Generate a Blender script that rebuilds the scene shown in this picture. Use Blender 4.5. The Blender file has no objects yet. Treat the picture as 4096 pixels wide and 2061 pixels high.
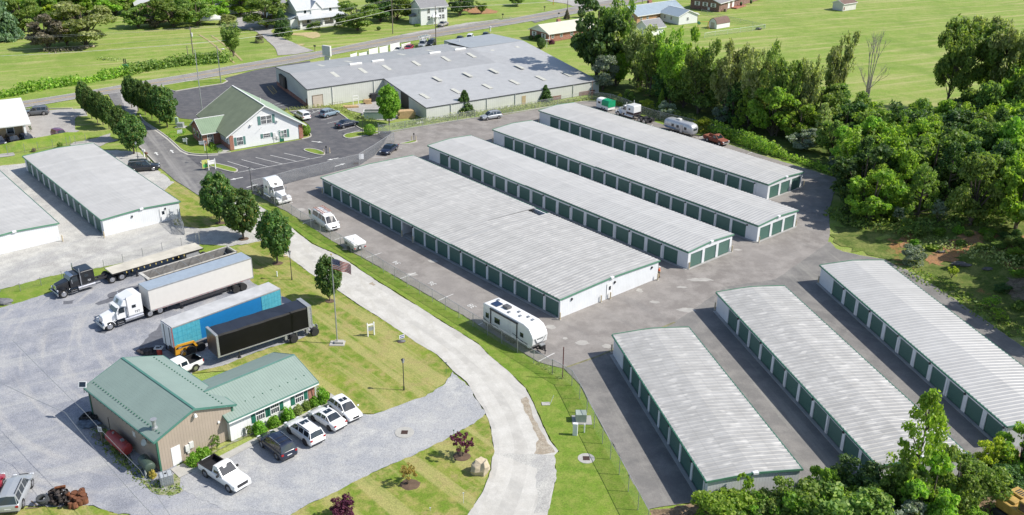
import bpy, math, random
import numpy as np
from mathutils import Vector, Matrix, geometry
R=math.radians; PI=math.pi
scn=bpy.context.scene; COL=scn.collection
random.seed(7)
# ---------------- camera, sky, sun, exposure ----------------
CF,CTH,CRO,CH=3873.16,0.424677,0.0126862,58.0      # focal length in photo pixels, pitch, roll, height
cam=bpy.data.objects.new('camera',bpy.data.cameras.new('camera')); COL.objects.link(cam)
cam.data.sensor_width=36; cam.data.lens=CF/4096*36; cam.data.clip_start=1; cam.data.clip_end=5000
cam.matrix_world=Matrix.Translation((0,0,CH))@Matrix.Rotation(PI/2-CTH,4,'X')@Matrix.Rotation(CRO,4,'Z')
scn.camera=cam
SUN_EL,SUN_AZ=R(45),R(-5)                           # direction towards the sun, azimuth from +x
w=bpy.data.worlds.new("World"); scn.world=w; w.use_nodes=True
nt=w.node_tree; bg=nt.nodes['Background']; sky=nt.nodes.new('ShaderNodeTexSky'); sky.sky_type='NISHITA'
sky.sun_disc=False; sky.sun_elevation=SUN_EL; sky.sun_rotation=PI/2-SUN_AZ
nt.links.new(sky.outputs[0],bg.inputs[0]); bg.inputs[1].default_value=0.115
sd=bpy.data.lights.new('sun','SUN'); sd.energy=4.4; sd.angle=R(0.5); sd.color=(1,0.95,0.865)
sun=bpy.data.objects.new('sun',sd); COL.objects.link(sun)
sv=Vector((math.cos(SUN_EL)*math.cos(SUN_AZ),math.cos(SUN_EL)*math.sin(SUN_AZ),math.sin(SUN_EL)))
sun.rotation_euler=sv.to_track_quat('Z','Y').to_euler(); sun.location=sv*300
scn.view_settings.view_transform='Standard'; scn.view_settings.look='None'
scn.view_settings.gamma=1; scn.view_settings.use_curve_mapping=False
scn.view_settings.exposure=0.47
scn.render.engine='CYCLES'; scn.cycles.max_bounces=6; scn.cycles.transparent_max_bounces=12
scn.render.resolution_x=1024; scn.render.resolution_y=515
# ---------------- from a point of the survey photo to the ground ----------------
def P(u,v,z=0.0):
    x=u-2048; y=-(v-1030.5); c,s=math.cos(CRO),math.sin(CRO); x,y=c*x-s*y,s*x+c*y
    r=(x,CF*math.cos(CTH)+y*math.sin(CTH),-CF*math.sin(CTH)+y*math.cos(CTH)); t=(z-CH)/r[2]
    return Vector((r[0]*t,r[1]*t,z))
def Q(X):
    x,y,z=X[0],X[1],X[2]-CH; fw=y*math.cos(CTH)-z*math.sin(CTH); up=y*math.sin(CTH)+z*math.cos(CTH)
    u=CF*x/fw; v=CF*up/fw; c,s=math.cos(CRO),-math.sin(CRO); u,v=c*u-s*v,s*u+c*v
    return 2048+u,1030.5-v,CF/fw
def height(b,topv):
    lo,hi=0,50
    for _ in range(40):
        m=(lo+hi)/2
        if Q((b[0],b[1],b[2]+m))[1]>topv: lo=m
        else: hi=m
    return lo
# terrain: flat yard, a low bank rising east of the yard
EDGE=[P(*p) for p in [(3300,660),(3353,739),(3318,880),(3335,985),(3450,1023),(3590,1066),(3747,1150),(3936,1279),(4096,1390),(4400,1620)]]
def ground(x,y):
    best=1e9; sgn=-1
    for a,b in zip(EDGE,EDGE[1:]):
        dx,dy=b.x-a.x,b.y-a.y; L2=dx*dx+dy*dy; t=max(0,min(1,((x-a.x)*dx+(y-a.y)*dy)/L2))
        px,py=a.x+t*dx,a.y+t*dy; d=math.hypot(x-px,y-py)
        if d<best: best=d; sgn=1 if (dx*(y-py)-dy*(x-px))>0 else -1
    if sgn<0 or best<1.5: return 0.0
    t=min(1,(best-1.5)/22); t=t*t*(3-2*t)
    far=max(0,min(1,(175-y)/35))                  # the bank dies out towards the field
    return 3.6*t*far+ .25*t*far*math.sin(x*.5+y*.3)*math.sin(y*.41)
def G(u,v):
    z=0
    for _ in range(12): p=P(u,v,z); z=ground(p.x,p.y)
    return Vector((p.x,p.y,z))
# ---------------- mesh helpers ----------------
class MB:
    def __init__(s): s.v=[]; s.f=[]
    def add(s,vs,fs):
        n=len(s.v); s.v+= [tuple(p) for p in vs]; s.f+=[tuple(i+n for i in f) for f in fs]; return s
    def poly(s,*pts): return s.add(pts,[tuple(range(len(pts)))])
    def box(s,x0,y0,z0,x1,y1,z1):
        return s.add([(x0,y0,z0),(x1,y0,z0),(x1,y1,z0),(x0,y1,z0),(x0,y0,z1),(x1,y0,z1),(x1,y1,z1),(x0,y1,z1)],
            [(3,2,1,0),(4,5,6,7),(0,1,5,4),(1,2,6,5),(2,3,7,6),(3,0,4,7)])
    def hexa(s,b,t):
        return s.add(list(b)+list(t),[(3,2,1,0),(4,5,6,7),(0,1,5,4),(1,2,6,5),(2,3,7,6),(3,0,4,7)])
    def prism(s,pts,z0,z1):
        n=len(pts); return s.add([(x,y,z0) for x,y in pts]+[(x,y,z1) for x,y in pts],
            [tuple(range(n-1,-1,-1)),tuple(range(n,2*n))]+[(i,(i+1)%n,n+(i+1)%n,n+i) for i in range(n)])
    def extr(s,prof,y0,y1):                       # profile (x,z) pushed along y
        n=len(prof); return s.add([(x,y0,z) for x,z in prof]+[(x,y1,z) for x,z in prof],
            [tuple(range(n)),tuple(range(2*n-1,n-1,-1))]+[(i,n+i,n+(i+1)%n,(i+1)%n) for i in range(n)])
    def tube(s,p,q,r0,r1=None,n=8,caps=True):
        p,q=Vector(p),Vector(q); r1=r0 if r1 is None else r1; d=(q-p)
        if d.length<1e-6: return s
        d.normalize(); a=d.orthogonal().normalized(); b=d.cross(a)
        vs=[]
        for c,r in ((p,r0),(q,r1)):
            for i in range(n):
                t=2*PI*i/n; vs.append(c+a*math.cos(t)*r+b*math.sin(t)*r)
        fs=[(i,(i+1)%n,n+(i+1)%n,n+i) for i in range(n)]
        if caps: fs+=[tuple(range(n-1,-1,-1)),tuple(range(n,2*n))]
        return s.add(vs,fs)
    def path(s,pts,r,n=6):
        for a,b in zip(pts,pts[1:]): s.tube(a,b,r,r,n)
        return s
    def ball(s,c,r,n=10,m=6,sz=(1,1,1)):
        vs=[(c[0],c[1],c[2]-r*sz[2])]
        for j in range(1,m):
            t=PI*j/m-PI/2
            for i in range(n):
                a=2*PI*i/n; vs.append((c[0]+r*sz[0]*math.cos(t)*math.cos(a),c[1]+r*sz[1]*math.cos(t)*math.sin(a),c[2]+r*sz[2]*math.sin(t)))
        vs.append((c[0],c[1],c[2]+r*sz[2])); fs=[]
        for i in range(n): fs.append((0,1+(i+1)%n,1+i))
        for j in range(m-2):
            for i in range(n):
                a=1+j*n; fs.append((a+i,a+(i+1)%n,a+n+(i+1)%n,a+n+i))
        a=1+(m-2)*n
        for i in range(n): fs.append((a+i,a+(i+1)%n,len(vs)-1))
        return s.add(vs,fs)
    def xf(s,M): s.v=[tuple(M@Vector(p)) for p in s.v]; return s
    def merge(s,o): return s.add(o.v,o.f)
def link(o,parent=None):
    COL.objects.link(o)
    if parent is not None: o.parent=parent
    return o
def obj(name,mb,mat,parent=None,smooth=False,bevel=0,loc=None,rz=None,seg=2):
    me=bpy.data.meshes.new(name); me.from_pydata(mb.v,[],mb.f); me.materials.append(mat); me.update()
    if smooth: me.polygons.foreach_set('use_smooth',[True]*len(me.polygons))
    o=bpy.data.objects.new(name,me); link(o,parent)
    if loc is not None: o.location=loc
    if rz is not None: o.rotation_euler=(0,0,rz)
    if bevel:
        m=o.modifiers.new('bevel','BEVEL'); m.width=bevel; m.segments=seg; m.limit_method='ANGLE'; m.angle_limit=R(40)
        if smooth is not False: m.harden_normals=False
    return o
def tag(o,label,cat,group=None,kind=None):
    o['label']=label; o['category']=cat
    if group: o['group']=group
    if kind: o['kind']=kind
    return o
def thing(name,label,cat,loc=(0,0,0),rz=0,group=None):
    o=bpy.data.objects.new(name,None); o.empty_display_size=.3; COL.objects.link(o)
    o.location=loc; o.rotation_euler=(0,0,rz); return tag(o,label,cat,group)
def struct(name,mb,mat,**k):
    o=obj(name,mb,mat,**k); o['kind']='structure'; return o
KIDS={}
def dup(root,loc=None,rz=None,label=None,group=None,scale=None):
    def cp(o,par):
        c=o.copy(); COL.objects.link(c)
        if par is not None: c.parent=par
        for ch in CH_OF(o): cp(ch,c)
        return c
    c=cp(root,None)
    if loc is not None: c.location=loc
    if rz is not None: c.rotation_euler=(0,0,rz)
    if scale is not None: c.scale=scale
    if label: c['label']=label
    if group: c['group']=group
    return c
def CH_OF(o):
    return [x for x in o.children]
def ang(a,b): return math.atan2(b[1]-a[1],b[0]-a[0])
def frame2(p,q,z=0):
    a=P(p[0],p[1],z); b=P(q[0],q[1],z); return Vector((a.x,a.y,0)),ang(a,b),(b-a).length
def textmesh(s,size,depth=.01):
    cu=bpy.data.curves.new('lettering','FONT'); cu.body=s; cu.size=size; cu.extrude=depth; cu.align_x='CENTER'; cu.align_y='CENTER'; cu.resolution_u=2
    o=bpy.data.objects.new('lettering',cu); COL.objects.link(o)
    me=bpy.data.meshes.new_from_object(o.evaluated_get(bpy.context.evaluated_depsgraph_get()) if False else o)
    bpy.data.objects.remove(o); bpy.data.curves.remove(cu); return me
def text(name,s,size,mat,parent,M,depth=.01):
    me=textmesh(s,size,depth); me.name=name; me.materials.clear(); me.materials.append(mat)
    for p in me.polygons: p.material_index=0
    me.transform(M); o=bpy.data.objects.new(name,me); return link(o,parent)
# ---------------- materials ----------------
def newmat(name):
    m=bpy.data.materials.new(name); m.use_nodes=True; n=m.node_tree; return m,n,n.nodes['Principled BSDF']
def N(n,t,**k):
    x=n.nodes.new(t)
    for a,b in k.items():
        if a in('operation','blend_type','data_type','wave_type','bands_direction','feature','noise_dimensions','interpolation_type','vector_type'): setattr(x,a,b)
    return x
def noise(n,scale,detail=4,rough=.55,vec=None,w=None):
    x=n.nodes.new('ShaderNodeTexNoise'); x.inputs['Scale'].default_value=scale; x.inputs['Detail'].default_value=detail; x.inputs['Roughness'].default_value=rough
    if vec is not None: n.links.new(vec,x.inputs['Vector'])
    return x.outputs['Fac']
def rng(n,fac,a,b,c=0,d=1):
    x=n.nodes.new('ShaderNodeMapRange'); n.links.new(fac,x.inputs[0])
    for i,v in enumerate((a,b,c,d)): x.inputs[i+1].default_value=v
    return x.outputs[0]
def mixc(n,fac,a,b,mode='MIX'):
    x=n.nodes.new('ShaderNodeMix'); x.data_type='RGBA'; x.blend_type=mode
    for s,val in ((x.inputs[0],fac),(x.inputs[6],a),(x.inputs[7],b)):
        if hasattr(val,'links') or isinstance(val,bpy.types.NodeSocket): n.links.new(val,s)
        else: s.default_value=val if isinstance(val,(int,float)) else (*val,1)
    return x.outputs[2]
def mth(n,op,a,b=None):
    x=n.nodes.new('ShaderNodeMath'); x.operation=op
    for s,val in ((x.inputs[0],a),(x.inputs[1],b)):
        if val is None: continue
        if isinstance(val,bpy.types.NodeSocket): n.links.new(val,s)
        else: s.default_value=val
    return x.outputs[0]
def coords(n,scale=(1,1,1),rot=0,kind='Object'):
    t=n.nodes.new('ShaderNodeTexCoord'); m=n.nodes.new('ShaderNodeMapping'); m.inputs['Scale'].default_value=scale; src=t.outputs[kind]
    if rot: r=n.nodes.new('ShaderNodeMapping'); r.inputs['Rotation'].default_value=(0,0,-rot); n.links.new(src,r.inputs[0]); src=r.outputs[0]
    n.links.new(src,m.inputs[0]); return m.outputs[0]
def bump(n,bs,h,st,dist=.02):
    b=n.nodes.new('ShaderNodeBump'); b.inputs['Strength'].default_value=st; b.inputs['Distance'].default_value=dist
    n.links.new(h,b.inputs['Height']); n.links.new(b.outputs[0],bs.inputs['Normal'])
def plain(name,c,rough=.6,metal=0,var=.12,scale=1.5,coat=0,spec=.5,fine=0,dirt=0):
    m,n,b=newmat(name); v=coords(n)
    f=rng(n,noise(n,scale,5,.6,v),.35,.65)
    col=mixc(n,f,tuple(x*(1-var) for x in c),tuple(min(1,x*(1+var*.6)) for x in c))
    if fine:
        g=rng(n,noise(n,fine,2,.5,v),.3,.7); col=mixc(n,g,tuple(x*.82 for x in c),col)
    n.links.new(col,b.inputs['Base Color']); b.inputs['Roughness'].default_value=rough; b.inputs['Metallic'].default_value=metal
    b.inputs['Coat Weight'].default_value=coat; b.inputs['Specular IOR Level'].default_value=spec
    if coat: b.inputs['Coat Roughness'].default_value=.06
    return m
def grainy(name,cols,scales,rough=.95,bumps=.3,streak=None,patch=None,specks=None,spec=.25,grain=(.62,1.25),arc=None):
    """ground: three scales of noise between colours, optional direction streaks and patches"""
    m,n,b=newmat(name); v=coords(n)
    col=mixc(n,rng(n,noise(n,scales[0],6,.6,v),.36,.64),cols[0],cols[1])
    col=mixc(n,rng(n,noise(n,scales[1],5,.65,v),.42,.62),col,cols[2])
    if streak:
        a,sx,sy,c,lo,hi,amt=streak; vs=coords(n,(sx,sy,1),a)
        col=mixc(n,rng(n,noise(n,1.0,4,.6,vs),lo,hi,0,amt),col,c)
    if arc:
        cx_,cy_,c,amt,sc_=arc; t=n.nodes.new('ShaderNodeTexCoord'); vs=n.nodes.new('ShaderNodeVectorMath'); vs.operation='SUBTRACT'; n.links.new(t.outputs['Object'],vs.inputs[0]); vs.inputs[1].default_value=(cx_,cy_,0)
        sp=n.nodes.new('ShaderNodeSeparateXYZ'); n.links.new(vs.outputs[0],sp.inputs[0]); ln=n.nodes.new('ShaderNodeVectorMath'); ln.operation='LENGTH'; n.links.new(vs.outputs[0],ln.inputs[0])
        at=mth(n,'ARCTAN2',sp.outputs[1],sp.outputs[0]); cb=n.nodes.new('ShaderNodeCombineXYZ'); n.links.new(mth(n,'MULTIPLY',ln.outputs['Value'],sc_),cb.inputs[0]); n.links.new(mth(n,'MULTIPLY',at,2.2),cb.inputs[1])
        col=mixc(n,rng(n,noise(n,1.0,3,.5,cb.outputs[0]),.52,.66,0,amt),col,c)
    if patch:
        sc,c,lo,hi,amt=patch; col=mixc(n,rng(n,noise(n,sc,7,.7,v),lo,hi,0,amt),col,c)
    g=rng(n,noise(n,scales[2],3,.7,v),.3,.7)
    dk=mixc(n,1.0,col,(grain[0],)*3,'MULTIPLY'); br=mixc(n,1.0,col,(grain[1],grain[1],grain[1]*.98),'MULTIPLY')
    col=mixc(n,g,dk,br)
    if specks:
        sc,c,th=specks; col=mixc(n,rng(n,noise(n,sc,2,.5,v),th,th+.03),col,c)
    n.links.new(col,b.inputs['Base Color']); b.inputs['Roughness'].default_value=rough; b.inputs['Specular IOR Level'].default_value=spec
    if bumps: bump(n,b,noise(n,scales[2],4,.7,v),bumps,.04)
    return m
def ribbed(name,c,pitch,depth=.5,axis='xy',rough=.45,metal=0,dark=.85,var=.06,streaks=None,spec=.4,duty=.8,purl_shade_blotch=None,objvar=0):
    """sheet metal with ribs: narrow raised seams every pitch metres"""
    m,n,b=newmat(name); t=n.nodes.new('ShaderNodeTexCoord'); sx=n.nodes.new('ShaderNodeSeparateXYZ'); n.links.new(t.outputs['Object'],sx.inputs[0])
    s={'x':sx.outputs[0],'y':sx.outputs[1],'z':sx.outputs[2]}.get(axis)
    if s is None: s=mth(n,'ADD',sx.outputs[0],sx.outputs[1])
    f=mth(n,'FRACT',mth(n,'DIVIDE',mth(n,'ADD',s,500.),pitch))
    tri=mth(n,'ABSOLUTE',mth(n,'SUBTRACT',f,.5)); r=rng(n,tri,duty*.5,.5)
    v=coords(n); nz=rng(n,noise(n,.6,5,.6,v),.3,.7)
    col=mixc(n,nz,tuple(x*(1-var) for x in c),tuple(min(1,x*(1+var)) for x in c))
    col=mixc(n,mth(n,'MULTIPLY',r,1-dark),col,tuple(x*.25 for x in c))
    if streaks:
        (sx_,sy_,cc,lo,hi,amt)=streaks; vs=coords(n,(sx_,sy_,1)); col=mixc(n,rng(n,noise(n,1.0,5,.65,vs),lo,hi,0,amt),col,cc)
    if objvar: oi=n.nodes.new('ShaderNodeObjectInfo'); col=mixc(n,rng(n,oi.outputs['Random'],0,1,0,objvar),col,(.16,.22,.2))
    if purl_shade_blotch:
        pp,pa,bc,ba=purl_shade_blotch; y_=sx.outputs[1]; fy=mth(n,'ABSOLUTE',mth(n,'SUBTRACT',mth(n,'FRACT',mth(n,'DIVIDE',mth(n,'ADD',y_,500.),pp)),.5)); ln=rng(n,fy,.44,.5,0,pa)  # lengthwise dark lines: purlin shadows painted into the roof colour
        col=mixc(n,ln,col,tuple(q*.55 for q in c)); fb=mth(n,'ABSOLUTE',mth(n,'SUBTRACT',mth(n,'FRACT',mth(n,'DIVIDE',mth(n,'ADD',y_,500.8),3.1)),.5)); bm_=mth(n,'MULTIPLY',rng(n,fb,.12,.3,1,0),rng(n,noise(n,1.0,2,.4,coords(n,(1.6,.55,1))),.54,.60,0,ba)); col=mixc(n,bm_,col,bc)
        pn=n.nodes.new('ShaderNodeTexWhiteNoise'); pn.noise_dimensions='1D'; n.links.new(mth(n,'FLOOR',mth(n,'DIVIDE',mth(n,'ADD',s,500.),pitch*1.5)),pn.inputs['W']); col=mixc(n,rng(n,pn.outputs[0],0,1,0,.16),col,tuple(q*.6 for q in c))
    n.links.new(col,b.inputs['Base Color']); b.inputs['Roughness'].default_value=rough; b.inputs['Metallic'].default_value=metal; b.inputs['Specular IOR Level'].default_value=spec
    bump(n,b,r,depth,.03); return m
def brick(name,c1,c2,mortar=(.45,.42,.38)):
    m,n,b=newmat(name); t=n.nodes.new('ShaderNodeTexCoord'); sx=n.nodes.new('ShaderNodeSeparateXYZ'); n.links.new(t.outputs['Object'],sx.inputs[0])
    cx=n.nodes.new('ShaderNodeCombineXYZ'); n.links.new(mth(n,'ADD',sx.outputs[0],sx.outputs[1]),cx.inputs[0]); n.links.new(sx.outputs[2],cx.inputs[1])
    br=n.nodes.new('ShaderNodeTexBrick'); br.inputs['Scale'].default_value=1; br.inputs['Brick Width'].default_value=.24; br.inputs['Row Height'].default_value=.085; br.inputs['Mortar Size'].default_value=.007
    br.inputs['Color1'].default_value=(*c1,1); br.inputs['Color2'].default_value=(*c2,1); br.inputs['Mortar'].default_value=(*mortar,1)
    n.links.new(cx.outputs[0],br.inputs[0]); v=coords(n)
    col=mixc(n,rng(n,noise(n,.7,4,.6,v),.3,.7),br.outputs[0],tuple(x*.75 for x in c1)); 
    col=mixc(n,.65,br.outputs[0],col); n.links.new(col,b.inputs['Base Color']); b.inputs['Roughness'].default_value=.9; return m
def leafmat(name,dark,mid,light,trans=.35,hi=None,rough=.55,k=2.1):
    dark,mid,light=[(c[0]*k*1.14,c[1]*k*.97,c[2]*k*1.25+.006) for c in (dark,mid,light)]
    m,n,b=newmat(name); g=n.nodes.new('ShaderNodeNewGeometry'); oi=n.nodes.new('ShaderNodeObjectInfo')
    cr=n.nodes.new('ShaderNodeValToRGB'); e=cr.color_ramp.elements; e[0].position=.0; e[0].color=(*dark,1); e[1].position=1; e[1].color=(*light,1)
    x=cr.color_ramp.elements.new(.5); x.color=(*mid,1)
    if hi: x=cr.color_ramp.elements.new(.93); x.color=(*light,1); e[len(e)-1].color=(*hi,1)
    n.links.new(g.outputs['Random Per Island'],cr.inputs[0])
    v=coords(n,kind='Generated'); f=rng(n,noise(n,5,3,.5,v),.35,.65,.8,1.2); f2=rng(n,oi.outputs['Random'],0,1,.85,1.18)
    ff=mth(n,'MULTIPLY',f,f2); hsv=n.nodes.new('ShaderNodeHueSaturation'); n.links.new(cr.outputs[0],hsv.inputs['Color']); n.links.new(ff,hsv.inputs['Value'])
    n.links.new(rng(n,oi.outputs['Random'],0,1,.49,.515),hsv.inputs['Hue'])
    n.links.new(hsv.outputs[0],b.inputs['Base Color']); b.inputs['Roughness'].default_value=rough; b.inputs['Specular IOR Level'].default_value=.35
    tr=n.nodes.new('ShaderNodeBsdfTranslucent'); tc=mixc(n,1.0,hsv.outputs[0],(1.25,1.35,.6),'MULTIPLY'); n.links.new(tc,tr.inputs[0])
    ms=n.nodes.new('ShaderNodeMixShader'); ms.inputs[0].default_value=min(.55,trans+.13); n.links.new(b.outputs[0],ms.inputs[1]); n.links.new(tr.outputs[0],ms.inputs[2])
    n.links.new(ms.outputs[0],n.nodes['Material Output'].inputs[0]); return m
def meshwire(name,c,cover):
    m,n,b=newmat(name); b.inputs['Base Color'].default_value=(*c,1); b.inputs['Metallic'].default_value=.6; b.inputs['Roughness'].default_value=.5
    v=coords(n); f=rng(n,noise(n,3,3,.5,v),.3,.7,cover*.8,cover*1.2)
    tr=n.nodes.new('ShaderNodeBsdfTransparent'); ms=n.nodes.new('ShaderNodeMixShader'); n.links.new(f,ms.inputs[0]); n.links.new(tr.outputs[0],ms.inputs[1]); n.links.new(b.outputs[0],ms.inputs[2])
    n.links.new(ms.outputs[0],n.nodes['Material Output'].inputs[0]); return m
m_white=plain('white_paint',(.72,.73,.74),.4,var=.05)
m_whited=plain('weathered_white',(.6,.6,.58),.6,var=.12)
m_lwhite=plain('white_vinyl',(.75,.75,.74),.5,var=.04)
m_grey=plain('grey_metal',(.35,.36,.37),.4,.6)
m_galv=plain('galvanised_steel',(.42,.43,.44),.45,.5)
m_dark=plain('dark_metal',(.03,.03,.035),.5)
m_black=plain('black_plastic',(.015,.015,.017),.5)
m_rubber=plain('tyre_rubber',(.02,.02,.021),.85)
m_rim=plain('alloy_rim',(.5,.5,.52),.25,.8)
m_glassd=plain('tinted_glass',(.012,.02,.028),.06,0,spec=.9,coat=.3)
m_glass=plain('window_glass',(.05,.06,.07),.08,0,spec=.9)
m_chrome=plain('chrome',(.65,.66,.68),.14,.95)
m_green=plain('green_trim',(.035,.13,.085),.45)
m_gtrim_lit=plain('sunlit_green_trim',(.10,.24,.16),.4)  # lighter copy of the trim green, sunlight painted into its colour
m_conc=plain('concrete',(.42,.41,.38),.9,var=.15,fine=12)
m_wood=plain('weathered_wood',(.22,.17,.12),.9,var=.3,fine=8)
m_lumber=plain('new_lumber',(.55,.38,.2),.85,var=.25,fine=5)
m_red=plain('red_lens',(.35,.01,.01),.25)
m_lens=plain('clear_lens',(.6,.62,.65),.1)
m_soil=plain('bare_soil',(.2,.13,.08),.95,var=.3,fine=6)
m_mulch=plain('brown_mulch',(.13,.085,.055),.95,var=.4,fine=9)
m_pole=plain('pole_wood',(.2,.17,.14),.9,var=.25,fine=3)
m_yel=plain('yellow_machine_paint',(.55,.27,.02),.45,var=.12)
# ---------------- ground materials ----------------
g_field=grainy('field_grass',((.175,.27,.042),(.22,.30,.055),(.26,.31,.08)),(.03,.35,7),streak=(R(24),.02,.4,(.40,.37,.17),.48,.68,.75),patch=(.05,(.14,.23,.03),.50,.66,.7),grain=(.55,1.3))
g_lawn=grainy('mown_lawn',((.115,.195,.02),(.18,.24,.03),(.29,.275,.08)),(.12,.7,9),streak=(R(-49),.03,.55,(.36,.33,.13),.47,.57,.7),patch=(.35,(.30,.25,.11),.53,.68,.7))
g_lawnb=grainy('bright_lawn',((.12,.21,.022),(.17,.25,.03),(.21,.26,.05)),(.12,.8,9),patch=(.3,(.25,.25,.08),.58,.72,.5))
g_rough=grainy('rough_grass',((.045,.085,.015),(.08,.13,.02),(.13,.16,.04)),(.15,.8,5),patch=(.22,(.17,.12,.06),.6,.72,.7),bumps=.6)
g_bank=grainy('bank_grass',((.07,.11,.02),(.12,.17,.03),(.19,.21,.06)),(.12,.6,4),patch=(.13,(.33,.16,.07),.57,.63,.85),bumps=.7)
g_asph=grainy('worn_asphalt',((.20,.183,.172),(.245,.227,.215),(.285,.265,.25)),(.06,.4,14),grain=(.8,1.15),streak=(R(-49),.03,.35,(.15,.145,.145),.55,.8,.45),patch=(.22,(.34,.325,.30),.64,.72,.55),rough=.9)
g_asph2=grainy('worn_asphalt_south',((.155,.15,.147),(.185,.178,.172),(.225,.215,.205)),(.08,.4,14),grain=(.8,1.15),streak=(R(-77),.03,.5,(.33,.32,.29),.58,.75,.6),patch=(.3,(.30,.29,.27),.63,.7,.45),rough=.9)
g_dark=grainy('fresh_asphalt',((.082,.082,.092),(.10,.10,.11),(.125,.122,.128)),(.1,.6,14),grain=(.8,1.15),streak=(R(-55),.05,.3,(.17,.165,.165),.55,.8,.5),patch=(.25,(.19,.18,.17),.66,.76,.5),rough=.85)
g_drive=grainy('entry_drive_asphalt',((.13,.128,.135),(.17,.165,.165),(.2,.195,.19)),(.12,.6,14),grain=(.8,1.15),streak=(R(-60),.02,.5,(.3,.29,.28),.46,.62,.75),rough=.9)
g_gravel=grainy('blue_grey_gravel',((.215,.227,.265),(.275,.285,.325),(.325,.33,.355)),(.05,.35,10),streak=(R(28),.03,.28,(.42,.42,.41),.5,.68,.65),patch=(.12,(.17,.18,.215),.56,.68,.6),specks=(22,(.5,.5,.52),.66),arc=(P(1100,1250).x,P(1100,1250).y,(.42,.41,.40),.55,.75))
g_gravp=grainy('parking_gravel',((.30,.31,.335),(.35,.355,.37),(.40,.40,.40)),(.08,.4,10),patch=(.2,(.5,.5,.48),.58,.7,.7),specks=(22,(.52,.52,.53),.64))
g_gravl=grainy('pale_gravel',((.36,.35,.335),(.43,.42,.4),(.5,.49,.46)),(.06,.4,10),streak=(R(60),.05,.3,(.33,.33,.34),.5,.68,.6),specks=(20,(.6,.59,.56),.66))
g_lane=grainy('pale_lane',((.40,.385,.36),(.45,.435,.405),(.50,.485,.455)),(.1,.5,12),grain=(.88,1.1),streak=(R(-48),.04,.6,(.38,.37,.35),.52,.68,.6),patch=(.15,(.40,.37,.32),.62,.74,.25))
g_lane2=grainy('pale_lane_bend',((.44,.425,.395),(.49,.475,.445),(.53,.515,.485)),(.12,.5,10),grain=(.88,1.1),streak=(R(-70),.05,.9,(.42,.40,.36),.5,.66,.55),patch=(.3,(.44,.40,.34),.6,.72,.25),specks=(18,(.35,.34,.33),.66))
g_road=grainy('highway_asphalt',((.24,.225,.215),(.27,.255,.245),(.3,.285,.27)),(.03,.3,8),streak=(R(17),.01,.6,(.2,.19,.185),.5,.65,.6))
g_pavl=grainy('bleached_asphalt',((.31,.295,.285),(.36,.345,.33),(.4,.385,.37)),(.08,.4,8),patch=(.2,(.27,.26,.26),.6,.72,.5))
g_dirt=grainy('red_dirt',((.42,.22,.10),(.36,.19,.09),(.3,.18,.10)),(.3,1,5),patch=(.5,(.2,.2,.05),.6,.7,.5))
g_straw=grainy('straw',((.5,.4,.22),(.46,.37,.2),(.4,.34,.18)),(.3,1,5))
g_brush=grainy('woodland_floor',((.12,.09,.055),(.18,.13,.08),(.28,.2,.13)),(.3,1.2,4),bumps=.8)
m_paint=plain('road_paint_white',(.62,.62,.6),.7,var=.25,scale=3)
m_pyel=plain('road_paint_yellow',(.58,.40,.12),.7,var=.2)
m_kerb=plain('kerb_concrete',(.46,.44,.40),.85,var=.12,fine=6)
# ---------------- base terrain, one sheet to the horizon ----------------
def base_ground():
    xs=sorted(set([-2500,-1200,-600,-300,-150,-60]+list(np.arange(-10,171,1.8))+[200,260,400,700,1200,2500]))
    ys=sorted(set([-300,0,30]+list(np.arange(48,226,1.8))+[260,330,450,700,1200,2500]))
    mb=MB(); nx=len(xs); mb.v=[(x,y,ground(x,y)-(.05 if ground(x,y)==0 else 0)) for y in ys for x in xs]
    mb.f=[(j*nx+i,j*nx+i+1,(j+1)*nx+i+1,(j+1)*nx+i) for j in range(len(ys)-1) for i in range(nx-1)]
    return struct('ground',mb,g_field,smooth=True)
base_ground()
def resample(pts,step,closed=True):
    out=[]; n=len(pts)
    for i in range(n if closed else n-1):
        a,b=pts[i],pts[(i+1)%n]; k=max(1,int((b-a).length/step))
        for j in range(k): out.append(a.lerp(b,j/k))
    if not closed: out.append(pts[-1])
    return out
def sheet(name,pts,m,z,jit=0,step=1.2,world=False,seed=1,kind='structure'):
    p=[Vector((a[0],a[1],0)) for a in pts] if world else [P(*a) for a in pts]
    if jit:
        p=resample(p,step*.45); rr=random.Random(seed); n=len(p); w=[rr.uniform(-1,1) for _ in p]; w2=[rr.uniform(-1,1) for _ in range(n//4+2)]
        w=[w[i]*.55+(w2[i//4]*(1-(i%4)/4)+w2[(i//4+1)%len(w2)]*(i%4)/4)*.9 for i in range(n)]; q=[]
        for i in range(n):
            t=p[(i+1)%n]-p[i-1]; t=Vector((-t.y,t.x,0)); t.normalize() if t.length>0 else None
            q.append(p[i]+t*w[i]*jit)
        p=q
    tri=geometry.tessellate_polygon([p]); mb=MB()
    mb.add([(a.x,a.y,z) for a in p],[])
    for t in tri:
        a,b,c=(p[i] for i in t)
        if (b.x-a.x)*(c.y-a.y)-(b.y-a.y)*(c.x-a.x)<0: t=(t[0],t[2],t[1])
        mb.f.append(tuple(t))
    o=obj(name,mb,m)
    if kind: o['kind']=kind
    return o
def offset(pts,d):
    out=[]
    for i in range(len(pts)):
        a=pts[max(0,i-1)]; b=pts[min(len(pts)-1,i+1)]; t=(b-a); t.z=0; t.normalize(); out.append(pts[i]+Vector((-t.y,t.x,0))*d)
    return out
def smoothline(p,closed=False,it=2):
    for _ in range(it):
        q=[] if closed else [p[0]]
        n=len(p)
        for i in range(n if closed else n-1):
            a,b=p[i],p[(i+1)%n]; q+= [a.lerp(b,.25),a.lerp(b,.75)]
        if not closed: q.append(p[-1])
        p=q
    return p
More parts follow.
